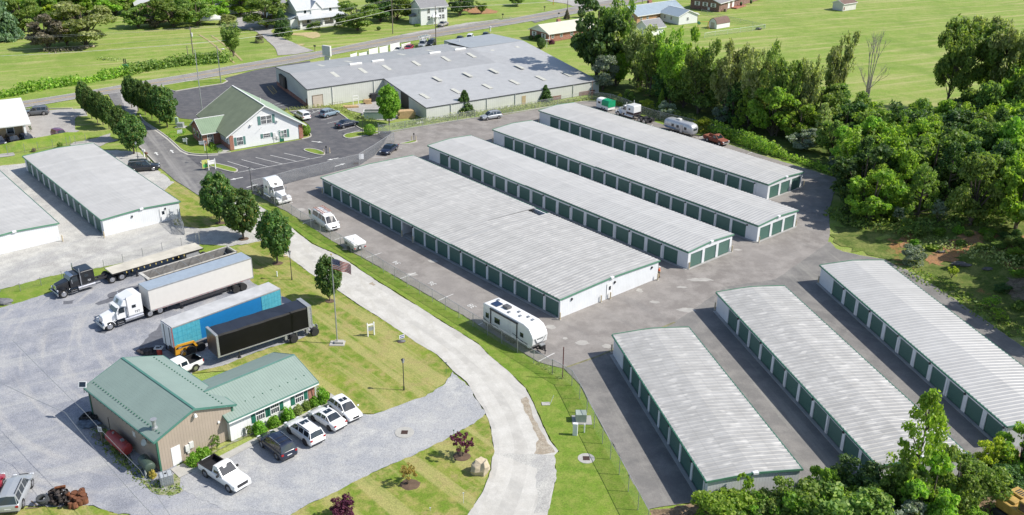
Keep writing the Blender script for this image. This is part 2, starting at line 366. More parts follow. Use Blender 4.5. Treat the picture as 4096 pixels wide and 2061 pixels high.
def ribbon(name,pts,w,m,z,kind='structure',world=False,z1=None,closed=False,parent=None):
    p=[Vector((a[0],a[1],0)) for a in pts] if world else [P(*a) for a in pts]
    if closed: p=p+[p[0]]
    L=offset(p,w/2); Rr=offset(p,-w/2); mb=MB()
    if z1 is None:
        for i in range(len(p)-1): mb.add([(Rr[i].x,Rr[i].y,z),(Rr[i+1].x,Rr[i+1].y,z),(L[i+1].x,L[i+1].y,z),(L[i].x,L[i].y,z)],[(0,1,2,3)])
    else:
        for i in range(len(p)-1):
            mb.hexa([(Rr[i].x,Rr[i].y,z),(Rr[i+1].x,Rr[i+1].y,z),(L[i+1].x,L[i+1].y,z),(L[i].x,L[i].y,z)],[(Rr[i].x,Rr[i].y,z1),(Rr[i+1].x,Rr[i+1].y,z1),(L[i+1].x,L[i+1].y,z1),(L[i].x,L[i].y,z1)])
    o=obj(name,mb,m,parent)
    if kind: o['kind']=kind
    return o
# highway
FAR=[(-700,505),(92,405),(297,373),(589,322),(756,296),(918,265),(1024,246),(1299,201),(1472,165),(1618,138),(2048,74),(2264,33),(2437,0),(2800,-62),(3300,-140)]
NEAR=[(-700,548),(102,431),(294,398),(643,345),(1024,277),(1164,254),(1294,227),(1402,206),(1618,169),(2048,98),(2291,57),(2480,25),(2588,3),(2900,-52),(3400,-132)]
sheet('highway',FAR+NEAR[::-1],g_road,.03)
def lerp_px(a,b,t): return (a[0]+(b[0]-a[0])*t,a[1]+(b[1]-a[1])*t)
fw=[P(*a) for a in FAR]; nw=[P(*a) for a in NEAR]
xs=np.linspace(-170,260,80)
fy=np.interp(xs,[p.x for p in fw],[p.y for p in fw]); ny=np.interp(xs,[p.x for p in nw],[p.y for p in nw])
for k,(t,m,wd) in enumerate(((.47,m_pyel,.13),(.53,m_pyel,.13),(.04,m_paint,.16),(.96,m_paint,.16))):
    ribbon('road_marking',[(x,a+(b-a)*t,0) for x,a,b in zip(xs,fy,ny)],wd,m,.05,world=True)
# left commercial lot and its grass
sheet('commercial_lot',[(-400,650),(-400,520),(60,452),(290,435),(345,452),(300,470),(300,520),(320,522),(282,542),(175,565),(60,590),(0,600),(-300,640)],g_pavl,.02,.15)
sheet('concrete_apron',[(296,436),(345,436),(350,465),(318,466)],m_conc,.035)
# north dark lot
sheet('north_lot',[(643,350),(702,366),(886,338),(914,326),(900,313),(1024,280),(1164,256),(1240,243),(1260,330),(1228,436),(1150,440),(1010,452),(900,478),(800,483),(720,473),(690,450),(600,400),(560,372)],g_dark,.022)
isl=[(650,344),(750,327),(864,316),(900,320),(910,326),(890,336),(800,349),(702,366),(660,356)]
sheet('grass_island',isl,g_lawnb,.14); ribbon('kerb',isl,.25,m_kerb,.0,z1=.15,closed=True)
# entry drive, office parking, continuing drive
sheet('entry_drive',[(430,372),(500,360),(560,372),(572,483),(638,526),(677,555),(728,604),(760,628),(900,700),(960,800),(1045,830),(1000,880),(930,892),(850,832),(799,785),(702,723),(640,670),(557,588),(520,525),(480,455)],g_drive,.028,.05)
sheet('office_parking',[(728,606),(756,617),(805,622),(873,618),(923,610),(1207,558),(1245,545),(1236,500),(1150,440),(1158,446),(1317,430),(1356,452),(1393,478),(1443,520),(1564,530),(1580,568),(1499,623),(1437,664),(1287,702),(1182,726),(1090,752),(1040,768),(985,772),(900,735),(800,668),(742,618)],g_dark,.036)
sheet('patch_drive',[(480,372),(545,380),(560,460),(540,480),(500,440)],g_pavl,.034,.2)
# pale gravel yard on the left
sheet('gravel_yard',[(-300,700),(0,664),(97,652),(240,620),(380,600),(470,600),(560,612),(600,640),(640,690),(700,735),(735,752),(660,767),(700,900),(783,914),(896,903),(990,915),(1060,960),(1030,975),(900,985),(805,978),(700,1010),(560,1040),(400,1070),(205,1107),(0,1160),(-400,1260)],g_gravl,.026,.35)
sheet('cracked_pad',[(-60,605),(47,594),(60,622),(0,631),(-60,640)],g_pavl,.024,.1)
sheet('cracked_pad',[(380,552),(440,535),(470,560),(400,585),(280,590),(300,570)],g_pavl,.024,.5,seed=4)
# blue gravel truck lot, parking gravel
sheet('truck_lot',[(-500,1370),(0,1229),(108,1199),(216,1163),(340,1130),(500,1080),(700,1015),(805,985),(850,990),(905,1010),(1010,1130),(1060,1160),(1160,1200),(1268,1318),(1215,1352),(1087,1392),(981,1427),(900,1461),(770,1492),(700,1700),(700,1900),(820,1960),(1500,1890),(1348,1967),(1240,2021),(1159,2062),(1000,2140),(464,2060),(346,2023),(103,2031),(-100,2060),(-500,2100)],g_gravel,.03,.3)
sheet('parking_gravel',[(700,1900),(740,1960),(900,2040),(1159,2061),(1240,2021),(1348,1967),(1510,1886),(1661,1821),(1834,1729),(1910,1686),(1950,1655),(1880,1560),(1812,1486),(1780,1535),(1699,1586),(1597,1626),(1494,1659),(1445,1655),(1400,1620),(1330,1600),(1100,1720),(900,1830),(760,1870)],g_gravp,.044,.25,seed=3)
# pale lane
LR=[(900,760),(960,790),(1040,826),(1074,847),(1159,907),(1247,976),(1359,1026),(1499,1120),(1726,1261),(1910,1377),(1960,1425),(2012,1469),(2048,1500),(2102,1555),(2140,1631),(2172,1707),(2205,1770),(2232,1806),(2215,1822),(2221,1901),(2210,1971),(2190,2070),(2170,2160)]
LL=[(840,835),(850,832),(930,890),(1031,945),(1137,1015),(1251,1101),(1348,1161),(1434,1220),(1564,1301),(1672,1377),(1748,1420),(1812,1485),(1866,1528),(1937,1642),(1964,1712),(1975,1793),(1964,1879),(1931,1966),(1866,2061),(1820,2160)]
sheet('lane',LR+LL[::-1],g_lane,.052,.07,seed=5)
def mid(i,t): return lerp_px(LL[i],LR[i],t)
for k,tt in enumerate((.22,.68)):
    a=smoothline([P(*q) for q in [lerp_px(l,r,tt) for l,r in ((LL[2],(1074,847)),(LL[4],(1200,940)),(LL[6],(1420,1075)),(LL[8],(1640,1205)),(LL[10],(1850,1340)),(LL[11],(1960,1425)),(LL[12],(2040,1495)),(LL[13],(2130,1610)),(LL[14],(2190,1740)),(LL[15],(2228,1800)),(LL[16],(2221,1901)),(LL[17],(2210,1971)),((1850,2100),(2180,2100)))]],it=3); ribbon('wheel_track',[(q.x,q.y,0) for q in a],1.5,g_lane2,.0545,world=True)
# storage yard asphalt
YARD=[(1000,772),(1090,752),(1182,726),(1287,702),(1437,664),(1499,623),(1564,530),(1834,484),(2048,455),(2210,429),(2330,408),(2400,410),(2480,428),(2618,488),(2792,543),(2914,578),(3072,630),(3277,691),(3342,712),(3353,739),(3331,788),(3315,842),(3318,896),(3320,934),(3310,966),(3342,993),(3374,1007),(3450,1023),(3542,1039),(3590,1066),(3661,1096),(3747,1150),(3828,1204),(3936,1279),(4110,1400),(4500,1680),(4400,1720),(4200,1790),(3914,1840),(3600,1900),(3200,1965),(2793,2004),(2593,2040),(2534,1933),(2469,1809),(2394,1680),(2318,1539),(2256,1474),(2152,1449),(2094,1415),(1990,1350),(1890,1286),(1850,1261),(1747,1201),(1635,1139),(1560,1093),(1463,1038),(1370,989),(1309,952),(1216,890),(1154,850),(1102,825),(1034,785)]
sheet('storage_yard',YARD,g_asph,.04,.1,seed=8)
sheet('south_yard',[(2256,1474),(2400,1425),(2560,1350),(2700,1290),(2900,1150),(3100,1120),(3320,968),(3342,995),(3374,1009),(3450,1025),(3542,1041),(3590,1068),(3661,1098),(3747,1152),(3828,1206),(3936,1281),(4106,1402),(4480,1680),(4400,1716),(4200,1786),(3914,1836),(3600,1896),(3200,1961),(2793,2001),(2596,2036),(2537,1933),(2472,1809),(2397,1680),(2321,1540)],g_asph2,.046,.06,seed=9)
ribbon('yard_seam',[(2262,1472),(2400,1424),(2560,1350),(2700,1290)],.3,plain('seam_weeds',(.2,.19,.1),.9,var=.4),.05)
# lawns that differ from the field
sheet('front_lawn',[(905,1010),(960,985),(1060,960),(1137,1015),(1251,1101),(1348,1161),(1434,1220),(1564,1301),(1672,1377),(1748,1420),(1812,1485),(1780,1535),(1699,1586),(1597,1626),(1494,1659),(1445,1655),(1330,1580),(1230,1520),(1000,1480),(770,1492),(900,1461),(981,1427),(1087,1392),(1215,1352),(1268,1318),(1160,1200),(1010,1130)],g_lawn,.034,.12,seed=11)
sheet('corner_lawn',[(1159,2062),(1240,2021),(1348,1967),(1510,1886),(1661,1821),(1834,1729),(1910,1686),(1942,1663),(1962,1712),(1973,1793),(1962,1879),(1929,1966),(1864,2061),(1820,2150),(1000,2150)],g_lawn,.062,.2,seed=12)
sheet('verge',[(1040,826),(1102,828),(1154,853),(1216,893),(1309,955),(1370,992),(1463,1041),(1560,1096),(1635,1142),(1747,1204),(1850,1264),(1890,1289),(1990,1353),(2094,1418),(2152,1452),(2256,1477),(2318,1542),(2394,1683),(2469,1812),(2534,1936),(2596,2041),(2640,2160),(2170,2160),(2194,2061),(2212,1971),(2223,1901),(2217,1822),(2235,1809),(2205,1765),(2173,1700),(2142,1628),(2104,1552),(2050,1500),(2012,1467),(1960,1423),(1912,1375),(1728,1259),(1501,1118),(1361,1024),(1249,974),(1161,905),(1076,846)],g_lawnb,.056,.1,seed=13)
sheet('bottom_corner_grass',[(-100,2062),(103,2032),(346,2023),(464,2060),(560,2120),(-100,2150)],g_lawn,.05,.15,seed=14)
sheet('office_lawn',[(540,480),(572,480),(640,524),(679,552),(730,601),(756,614),(805,619),(873,616),(935,600),(900,480),(810,484),(720,475),(640,440),(560,410)],g_lawnb,.045,.05,seed=15)
sheet('yard_lawn',[(653,769),(702,724),(740,752),(799,787),(850,833),(890,870),(896,903),(783,914),(700,900)],g_lawn,.05,.15,seed=16)
sheet('strip_grass',[(-400,1262),(0,1160),(205,1107),(400,1070),(560,1040),(700,1010),(805,978),(900,985),(905,1010),(700,1018),(500,1085),(340,1135),(216,1166),(108,1202),(0,1232),(-400,1340)],g_lawnb,.033,.2,seed=17)
sheet('wood_floor',[(2330,400),(2420,330),(2700,320),(3100,420),(3400,520),(3900,560),(4500,700),(4700,1400),(4110,1395),(3936,1278),(3747,1148),(3590,1064),(3450,1021),(3342,990),(3320,930),(3355,739),(3277,688),(3072,626),(2914,574),(2792,540),(2618,484),(2480,424)],g_rough,.012,.4,seed=18) if False else None
def draped(name,pts,m,dz,cell=1.6):
    """a ground-cover sheet that follows the terrain"""
    p=[P(*a) for a in pts]; x0,x1=min(q.x for q in p),max(q.x for q in p); y0,y1=min(q.y for q in p),max(q.y for q in p)
    def inside(x,y):
        c=False; n=len(p)
        for i in range(n):
            a,b=p[i],p[i-1]
            if (a.y>y)!=(b.y>y) and x<(b.x-a.x)*(y-a.y)/(b.y-a.y)+a.x: c=not c
        return c
    mb=MB(); idx={}; 
    def vid(i,j):
        if (i,j) not in idx:
            x,y=x0+i*cell+.35*math.sin(i*7.1+j*3.3),y0+j*cell+.35*math.sin(i*2.7+j*5.9); idx[(i,j)]=len(mb.v); mb.v.append((x,y,ground(x,y)+dz))
        return idx[(i,j)]
    for i in range(int((x1-x0)/cell)+1):
        for j in range(int((y1-y0)/cell)+1):
            if inside(x0+(i+.5)*cell,y0+(j+.5)*cell): mb.f.append((vid(i,j),vid(i+1,j),vid(i+1,j+1),vid(i,j+1)))
    return struct(name,mb,m,smooth=True)
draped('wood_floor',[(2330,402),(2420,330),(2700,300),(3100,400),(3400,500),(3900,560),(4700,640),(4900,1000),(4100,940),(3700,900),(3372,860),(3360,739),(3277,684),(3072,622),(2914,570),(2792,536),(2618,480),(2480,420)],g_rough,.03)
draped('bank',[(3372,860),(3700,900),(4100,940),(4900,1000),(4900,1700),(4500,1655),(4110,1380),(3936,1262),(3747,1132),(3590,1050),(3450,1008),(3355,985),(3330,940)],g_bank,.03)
sheet('foreground_brush',[(2600,2048),(2793,2006),(3200,1967),(3600,1902),(3914,1842),(4200,1792),(4600,1700),(4900,2300),(2640,2300)],g_brush,.034,.3,seed=19)
# farm tracks, drives and bare patches beyond the highway
sheet('house_drive',[(1024,125),(930,110),(950,70),(1060,60),(1100,100),(1085,130),(1180,175),(1255,204),(1180,218),(1110,222),(1100,190),(1060,155)],g_pavl,.035,.15)
sheet('house_pad',[(1060,75),(960,60),(1060,40),(1110,60)],g_pavl,.03,.2)
sheet('gravel_shoulder',[(1600,140),(1680,125),(1780,108),(1870,92),(1990,78),(2050,70),(1800,112),(1640,140)],g_pavl,.04,.3)
sheet('side_drive',[(2180,0),(2300,-20),(2440,-10),(2437,2),(2330,22),(2290,25),(2262,15),(2210,8)],g_pavl,.036,.1)
sheet('brick_house_drive',[(2125,84),(2230,66),(2291,58),(2200,76),(2140,92)],g_drive,.037,.05)
sheet('straw_patch',[(1168,134),(1270,127),(1286,148),(1250,155),(1215,144),(1165,140)],g_straw,.02,.4)
sheet('straw_patch',[(1180,178),(1218,176),(1216,183),(1185,184)],g_straw,.02,.3,seed=5)
sheet('mulch_bed',[(1850,35),(1900,25),(1990,45),(1985,52),(1900,58),(1850,42)],g_dirt,.02,.4,seed=6)
for q in [[(796,138),(834,162),(866,188),(900,222),(938,252)],[(846,143),(880,165),(905,184),(938,212),(968,243)]]: ribbon('dirt_track',q,.55,plain('track_soil',(.36,.30,.15),.9,var=.3),.02)
for q in [] and [[(800,140),(860,190),(920,250),(932,248),(868,186),(812,138)],[(850,145),(900,185),(962,243),(972,241),(908,182),(862,142)]]: sheet('dirt_track',q,g_straw,.018,.25)
# kerbs
for pts in ([(560,462),(572,483),(604,505),(638,526),(677,555),(704,580),(728,603),(754,615),(805,620),(873,617),(923,610)],
            [(557,588),(585,615),(606,637),(625,656)],
            [(1158,447),(1317,431),(1356,453),(1393,479),(1443,521),(1500,529),(1564,528)],
            [(1564,527),(1700,505),(1834,482),(2048,453),(2210,427),(2330,406),(2390,408)],
            [(90,438),(200,436),(290,435)],[(1240,536),(1246,545),(1236,552),(1207,558)]):
    p=smoothline([P(*a) for a in pts],it=2); ribbon('kerb',[(a.x,a.y,0) for a in p],.2,m_kerb,0,z1=.17,world=True)
ribbon('gutter_pan',[(566,486),(600,508),(634,530),(673,559),(700,584),(724,606),(752,619),(805,624),(873,621)],.5,m_kerb,.05)
I1=[(799,652),(815,661),(862,672),(930,692),(950,688),(948,676),(862,655),(820,650)]
I2=[(1213,604),(1222,596),(1260,598),(1300,612),(1296,622),(1270,621)]
I3=[(1373,545),(1388,536),(1450,528),(1520,530),(1516,538),(1450,545),(1400,556),(1380,553)]
I4=[(1592,578),(1620,573),(1660,562),(1672,568),(1630,578)]
for q in (I1,I2,I3,I4):
    p=smoothline([P(*a) for a in q],closed=True,it=2); ww=[(a.x,a.y,0) for a in p]
    sheet('kerbed_grass_island',ww,g_lawnb,.15,world=True); ribbon('kerb',ww,.22,m_kerb,.0,z1=.17,world=True,closed=True)
# painted bay lines and arrows
for a,b in [((910,647),(1020,680)),((967,640),(1076,669)),((1023,631),(1132,658)),((1080,622),(1187,647)),((1136,614),(1240,637)),
            ((952,691),(1290,628)),((1285,482),(1330,472)),((1308,495),(1356,484)),((1328,513),(1377,504)),((1352,526),(1420,508)),((1380,538),(1440,522)),((1264,466),(1290,460)),
            ((1229,446),(1246,455)),((1246,455),(1280,441)),((1250,444),(1260,451)),((1270,442),(1278,447)),((1080,422),(1128,412)),((1086,432),(1150,418)),
            ((1491,631),(1547,632)),((1590,593),(1608,595)),
            ((1118,826),(1172,811)),((1210,896),(1252,882)),((1339,961),(1375,949)),((1465,1033),(1526,1013)),((1600,1117),(1663,1092)),((1753,1204),(1813,1178)),((1913,1302),(1932,1292)),((2155,1447),(2218,1414)),
            ((2440,445),(2465,438)),((2600,509),(2611,500)),((2784,555),(2818,544)),((2990,617),(3010,610))]:
    ribbon('bay_line',[a,b],.13,m_paint,.062,z1=None)
def arrow(u,v,du,dv,L=2.4):
    a=P(u,v); b=P(u+du,v+dv); r=ang(a,b); mb=MB(); mb.poly((-L/2,-.14,0),(L*.1,-.14,0),(L*.1,.14,0),(-L/2,.14,0)); mb.poly((L*.1,-.42,0),(L/2,0,0),(L*.1,.42,0))
    o=obj('painted_arrow',mb,m_paint,loc=(a.x,a.y,.064),rz=r); o['kind']='structure'
arrow(626,616,-8,-9,2.2); arrow(688,607,-9,-10,2.2); arrow(1269,569,10,1); arrow(1331,638,-10,2); arrow(1361,661,10,-3); arrow(946,716,-10,2); arrow(1010,745,10,-3)
for s_,u,v in (('34',1587,1053),('36',1729,1136),('38',1888,1226)):
    p=P(u,v); text('bay_number',s_,1.25,m_paint,None,Matrix.Translation((p.x,p.y,.07))@Matrix.Rotation(R(131),4,'Z'),.002)['kind']='structure'
# loading-dock hatching
for k in range(7): ribbon('dock_hatching',[lerp_px((1068,347),(1093,378),k/6),lerp_px((1088,344),(1108,370),k/6)],.14,m_pyel,.05)
ribbon('dock_hatching',[(1068,347),(1093,378)],.14,m_pyel,.052); ribbon('dock_hatching',[(1088,344),(1108,370)],.14,m_pyel,.052)
# sidewalks
sheet('sidewalk',[(820,1858),(1000,1765),(1150,1693),(1318,1602),(1322,1575),(1338,1586),(1320,1620),(1160,1706),(1010,1785),(850,1873)],m_conc,.10)
sheet('door_slab',[(683,1880),(732,1856),(766,1876),(768,1890),(718,1914)],m_conc,.09)
sheet('office_walk',[(862,585),(895,575),(925,600),(905,609),(875,616)],m_conc,.07)

m_stain=plain('oily_gravel',(.13,.135,.155),.9,var=.3,scale=2,fine=8)
for q in ([(430,1178),(500,1150),(560,1140),(565,1148),(500,1170),(440,1190)],[(380,1215),(440,1192),(470,1188),(450,1204),(390,1226)],[(380,1330),(440,1300),(470,1305),(420,1335)],[(640,1300),(690,1345),(690,1400),(620,1410),(560,1400),(590,1340)],[(250,1205),(300,1200),(290,1215),(255,1218)]): sheet('oil_stain',q,m_stain,.036,.35,seed=len(q)+q[0][0])
m_pat=plain('pale_patch',(.36,.345,.32),.9,var=.15,scale=1)
for i,(u,v,w_,h_) in enumerate(((2745,1240,40,9),(2800,1120,55,8),(2200,1310,22,8),(2430,1385,24,9),(2330,1372,30,11),(2560,1165,16,9),(2620,1210,20,6),(1650,1100,26,6),(1730,1045,24,7),(1290,880,26,7),(1205,840,22,6),(1330,870,15,4),(2260,1355,12,5),(2730,1150,26,6),(2950,1000,20,4))):
    sheet('patch',[(u-w_,v),(u-w_*.4,v-h_),(u+w_*.5,v-h_*.7),(u+w_,v+h_*.3),(u+w_*.2,v+h_),(u-w_*.5,v+h_*.6)],m_pat,.0485,.15,step=.5,seed=i)
g_wet=grainy('brown_lane_edge',((.30,.25,.19),(.34,.29,.23),(.38,.34,.28)),(.4,1.5,8)); sheet('silt_puddle',[(2085,1600),(2105,1590),(2128,1640),(2150,1710),(2185,1765),(2222,1812),(2170,1822),(2140,1815),(2150,1760),(2120,1690)],g_wet,.057,.2,seed=44)  # brown mottled ground laid along the lane edge
sheet('silt_puddle',[(1470,1138),(1490,1128),(1508,1140),(1495,1148)],g_wet,.057,.2,seed=45); sheet('crushed_edge',[(1980,1815),(2215,1822),(2222,1901),(2210,1971),(2190,2060),(2130,2060),(2150,1950),(2140,1880),(2060,1850)],g_gravl,.0565,.25,seed=46)
g_weedy=grainy('weedy_edge',((.10,.16,.03),(.16,.2,.05),(.3,.29,.2)),(.5,2,8),patch=(.8,(.3,.3,.31),.5,.6,.8))
sheet('weedy_edge',[(380,1700),(410,1700),(450,1760),(520,1840),(560,1900),(640,1950),(700,1900),(715,1925),(730,1965),(690,1985),(600,1965),(540,1905),(470,1830),(400,1760)],g_weedy,.049,.35,seed=48)
sheet('shrub_bed',[(735,1880),(760,1860),(930,1775),(1060,1715),(1180,1655),(1310,1595),(1300,1570),(1270,1545),(1000,1680),(930,1770),(740,1860)],g_weedy,.052,.1,seed=49)

sheet('warehouse_pad',[(1390,440),(1385,425),(1500,405),(1530,415),(1600,470),(1560,485),(1500,480),(1450,455)],g_pavl,.021,.2,seed=50)
# ---------------- storage buildings ----------------
m_swall=ribbed('white_ribbed_wall',(.66,.68,.70),.305,.5,'xy',rough=.5,dark=.75,duty=.86)
m_sroof=ribbed('storage_roof',(.40,.397,.39),.61,.0,'x',rough=.42,dark=1,var=.07,streaks=(.9,.07,(.33,.325,.315),.54,.74,.35),purl_shade_blotch=(1.52,.12,(.46,.455,.44),.15))
m_sroofd=ribbed('stained_storage_roof',(.375,.37,.36),.61,.0,'x',rough=.5,dark=1,var=.1,streaks=(1.3,.14,(.27,.265,.255),.46,.64,.45),purl_shade_blotch=(1.52,.2,(.50,.49,.47),.4))
m_sroofe=ribbed('weathered_storage_roof',(.375,.37,.36),.61,.0,'x',rough=.5,dark=1,var=.1,streaks=(1.1,.35,(.28,.275,.265),.42,.62,.6),purl_shade_blotch=(1.52,.3,(.50,.49,.47),.75))
m_door=ribbed('roll_up_green',(.06,.14,.115),.14,.6,'z',rough=.4,dark=.75,duty=.75,objvar=.22)
m_doorl=ribbed('roll_up_green_pale',(.07,.20,.14),.09,.35,'z',rough=.4,dark=.9)
m_sill=plain('concrete_sill',(.36,.36,.35),.9,fine=8)
m_boll=plain('bollard_cream',(.5,.42,.28),.6)
HE=2.62
def ribroof(L,W,x0=-.1,x1=None,ov=.16,rise=.32,pitch=.61,hr=.05,y0=None,y1=None,z=HE):
    x1=L+.1 if x1 is None else x1; y0=-ov if y0 is None else y0; y1=W+ov if y1 is None else y1; mb=MB()
    xs=[];x=x0
    prof=[(x0,0)]
    while x+pitch<=x1+.01:
        prof+=[(x+.10,0),(x+.19,hr),(x+.29,hr),(x+.38,0)]; x+=pitch
    prof.append((x1,0)); ymid=(y0+y1)/2
    n=len(prof); rows=[(y0,0),(y0+(ymid-y0)*.5,rise*.55),(ymid,rise),(y1-(y1-ymid)*.5,rise*.55),(y1,0)]
    for y,r in rows: mb.v+=[(px,y,z+.07+r+h) for px,h in prof]
    for j in range(len(rows)-1):
        for i in range(n-1): mb.f.append((j*n+i,j*n+i+1,(j+1)*n+i+1,(j+1)*n+i))
    b=len(mb.v)                                  # closed underside and rims
    for y,r in rows: mb.v+=[(x0,y,z-.0+r),(x1,y,z-.0+r)]
    for j in range(len(rows)-1): mb.f.append((b+2*j,b+2*j+2,b+2*j+3,b+2*j+1))
    for j in (0,len(rows)-1):
        for i in range(n-1):
            q=[(prof[i][0],rows[j][0],z+.02),(prof[i+1][0],rows[j][0],z+.02),(prof[i+1][0],rows[j][0],z+.07+prof[i+1][1]),(prof[i][0],rows[j][0],z+.07+prof[i][1])]
            mb.add(q,[(0,1,2,3) if j==0 else (3,2,1,0)])
    return mb
DOORME={}
def storage(label,pa,pb,W,ndoor,start,pitch=3.05,end_doors=0,roofm=None,steps=0,opendoor=None,lamps=2,dw=2.6,blank_end=True,group='self storage buildings',notch=None):
    A=P(pa[0],pa[1],HE); B=P(pb[0],pb[1],HE); L=(B-A).length; a=ang(A,B)
    t=thing('storage_building',label,'storage building',(A.x,A.y,.04),a,group)
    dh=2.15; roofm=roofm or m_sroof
    wl=MB()
    ds=[start+i*pitch for i in range(ndoor)]                 # left edge of every opening
    edges=[0]+[v for d in ds for v in (d+(pitch-dw)/2,d+(pitch+dw)/2)]+[L]
    for i in range(0,len(edges),2):
        if edges[i+1]-edges[i]>.02: wl.box(edges[i],0,0,edges[i+1],.16,HE)
    for i in range(ndoor):
        x0=edges[1+2*i]; wl.box(x0,.0,dh,x0+dw,.155,HE)
    wl.box(0,W-.16,0,L,W,HE)
    # left end, right end
    wl.box(0,.16,0,.15,W-.16,HE)
    if end_doors:
        p2=(W-.5)/end_doors; e2=[.16]+[v for i in range(end_doors) for v in (.3+i*p2+(p2-dw)/2,.3+i*p2+(p2+dw)/2)]+[W-.16]
        for i in range(0,len(e2),2): wl.box(L-.15,e2[i],0,L,e2[i+1],HE)
        for i in range(end_doors): wl.box(L-.15,e2[1+2*i],dh,L,e2[2+2*i],HE)
    else: wl.box(L-.15,.16,0,L,W-.16,HE)
    # gable fill under the shallow roof
    for x in (0,L-.15): wl.add([(x,0,HE),(x,W,HE),(x,W/2,HE+.3),(x+.15,0,HE),(x+.15,W,HE),(x+.15,W/2,HE+.3)],[(0,1,2),(5,4,3),(0,2,5,3),(2,1,4,5)])
    if opendoor is not None:
        x0=edges[1+2*opendoor]; wl.box(x0-.2,.16,0,x0-.14,6,HE-.02); wl.box(x0+dw+.14,.16,0,x0+dw+.2,6,HE-.02); wl.box(x0-.2,6,0,x0+dw+.2,6.06,HE-.02)
    obj('wall',wl,m_swall,t)
    fl=MB(); fl.box(.16,.17,0,L-.16,W-.17,.05); obj('floor_slab',fl,m_conc,t)
    # roof in one or two steps
    cut=L*steps if steps else None
    if notch:
        n0,n1,nd=notch; rb=ribroof(L,W,-.1,n0); r2=ribroof(L,W,n0,n1,y1=W-nd,z=HE); r3=ribroof(L,W,n1,L+.1,z=HE+.09); rb.merge(r2); rb.merge(r3)
        fr=MB().box(n0-.1,W-nd,.0,n1+.1,W-nd+.1,HE+.05); 
    elif cut: rb=ribroof(L,W,-.1,cut); rb.merge(ribroof(L,W,cut,L+.1,z=HE+.1))
    else: rb=ribroof(L,W)
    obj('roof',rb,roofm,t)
    for ya,yb in ((-.3,-.165),(W+.165,W+.3)): tr=MB(); tr.box(-.12,ya,HE-.06,L+.12,yb,HE+.08); obj('gutter',tr,m_green,t)
    for x in (-.15,L+.101):
        tr=MB(); seg=[(-.2,0),(W*.25,.176),(W/2,.32),(W*.75,.176),(W+.2,0)]
        for (ya,za),(yb,zb) in zip(seg,seg[1:]): tr.hexa([(x,ya,HE+za-.06),(x+.05,ya,HE+za-.06),(x+.05,yb,HE+zb-.06),(x,yb,HE+zb-.06)],[(x,ya,HE+za+.17),(x+.05,ya,HE+za+.17),(x+.05,yb,HE+zb+.17),(x,yb,HE+zb+.17)])
        obj('end_trim',tr,m_gtrim_lit,t)
    cp=MB(); cp.box(L-.1,W*.5-.28,HE+.24,L+.25,W*.5+.28,HE+.50); obj('ridge_cap',cp,m_white,t,bevel=.03)
    # doors
    if 'd' not in DOORME:
        mb=MB(); mb.box(0,.09,.05,dw,.13,dh); mb.box(0,.06,.05,dw,.088,.14); mb.box(.04,.075,.95,.14,.088,1.15); mb.box(dw-.14,.075,.95,dw-.04,.088,1.15); o=obj('roll_up_door',mb,m_door,t); DOORME['d']=o.data; o.location=(edges[1],0,0); first=0
    else: first=None
    for i in range(ndoor):
        if i==opendoor or (first==0 and i==0): continue
        o=bpy.data.objects.new('roll_up_door',DOORME['d']); link(o,t); o.location=(edges[1+2*i],0,0)
    if end_doors:
        for i in range(end_doors):
            o=bpy.data.objects.new('roll_up_door',DOORME['d']); link(o,t); o.location=(L,e2[1+2*i],0); o.rotation_euler=(0,0,PI/2)
    # pilaster battens: a thin proud line in every pier, and door headers
    for i in range(0,ndoor,lamps):
        x=edges[2+2*i]+.2; mb=MB(); mb.box(x-.09,-.16,HE-.55,x+.09,-.005,HE-.33); obj('wall_lamp',mb,m_dark,t)
    for i in range(1,ndoor,3):
        x=edges[2+2*i]+.34; dsn=MB(); dsn.box(x-.05,-.09,.05,x+.05,-.004,HE-.06); obj('downspout',dsn,m_white,t)
    sl=MB(); sl.box(0,-.42,-.02,L,-.01,.045)
    if end_doors: sl.box(L+.01,0,-.02,L+.35,W,.045)
    obj('sill',sl,m_sill,t)
    return t,A,a,L
def bollard(u,v,h=1.0,label=None,r=.09,group='corner bollards'):
    p=P(u,v); t=thing('bollard',label,'bollard',(p.x,p.y,.04),0,group)
    mb=MB(); mb.tube((0,0,0),(0,0,h),r,r,12); mb.ball((0,0,h),r,12,6,(1,1,.5)); obj('post',mb,m_boll,t,smooth=False)
    c=MB(); c.tube((0,0,0),(0,0,.05),r*1.9,r*1.8,12); obj('footing',c,m_conc,t)
S1=storage('northernmost long storage row, next to the silver camper and rusty pickup',(2158.7,444.5),(3074,741),9.9,17,3.05,end_doors=3,lamps=2,steps=.47)
S2=storage('second long storage row from the woods, three doors on its east end',(1974.5,521),(3033.6,905.7),9.9,19,3.05,end_doors=3,steps=.45)
S3=storage('third long storage row from the woods, directly behind the widest storage building',(1715.3,585),(2754.4,1010.5),9.9,18,3.05,pitch=3.2,end_doors=3,steps=.44)
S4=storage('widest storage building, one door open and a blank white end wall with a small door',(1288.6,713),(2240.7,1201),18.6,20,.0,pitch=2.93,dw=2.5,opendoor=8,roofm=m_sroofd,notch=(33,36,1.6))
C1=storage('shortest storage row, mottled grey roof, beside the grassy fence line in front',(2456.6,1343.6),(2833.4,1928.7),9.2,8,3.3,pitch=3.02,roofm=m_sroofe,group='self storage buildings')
def far_end(pa,pb,L):                            # extend a row hidden behind the bushes to its true length
    A=P(pa[0],pa[1],HE); B=P(pb[0],pb[1],HE); d=(B-A).normalized(); q=Q(A+d*L); return (q[0],q[1])
a2=(2871.6,1173.5); C2=storage('middle storage row of the southern three, ending behind the foreground tree',a2,far_end(a2,(3475.9,1820.6),37.5),9.2,11,3.3,pitch=3.1,roofm=m_sroofe)
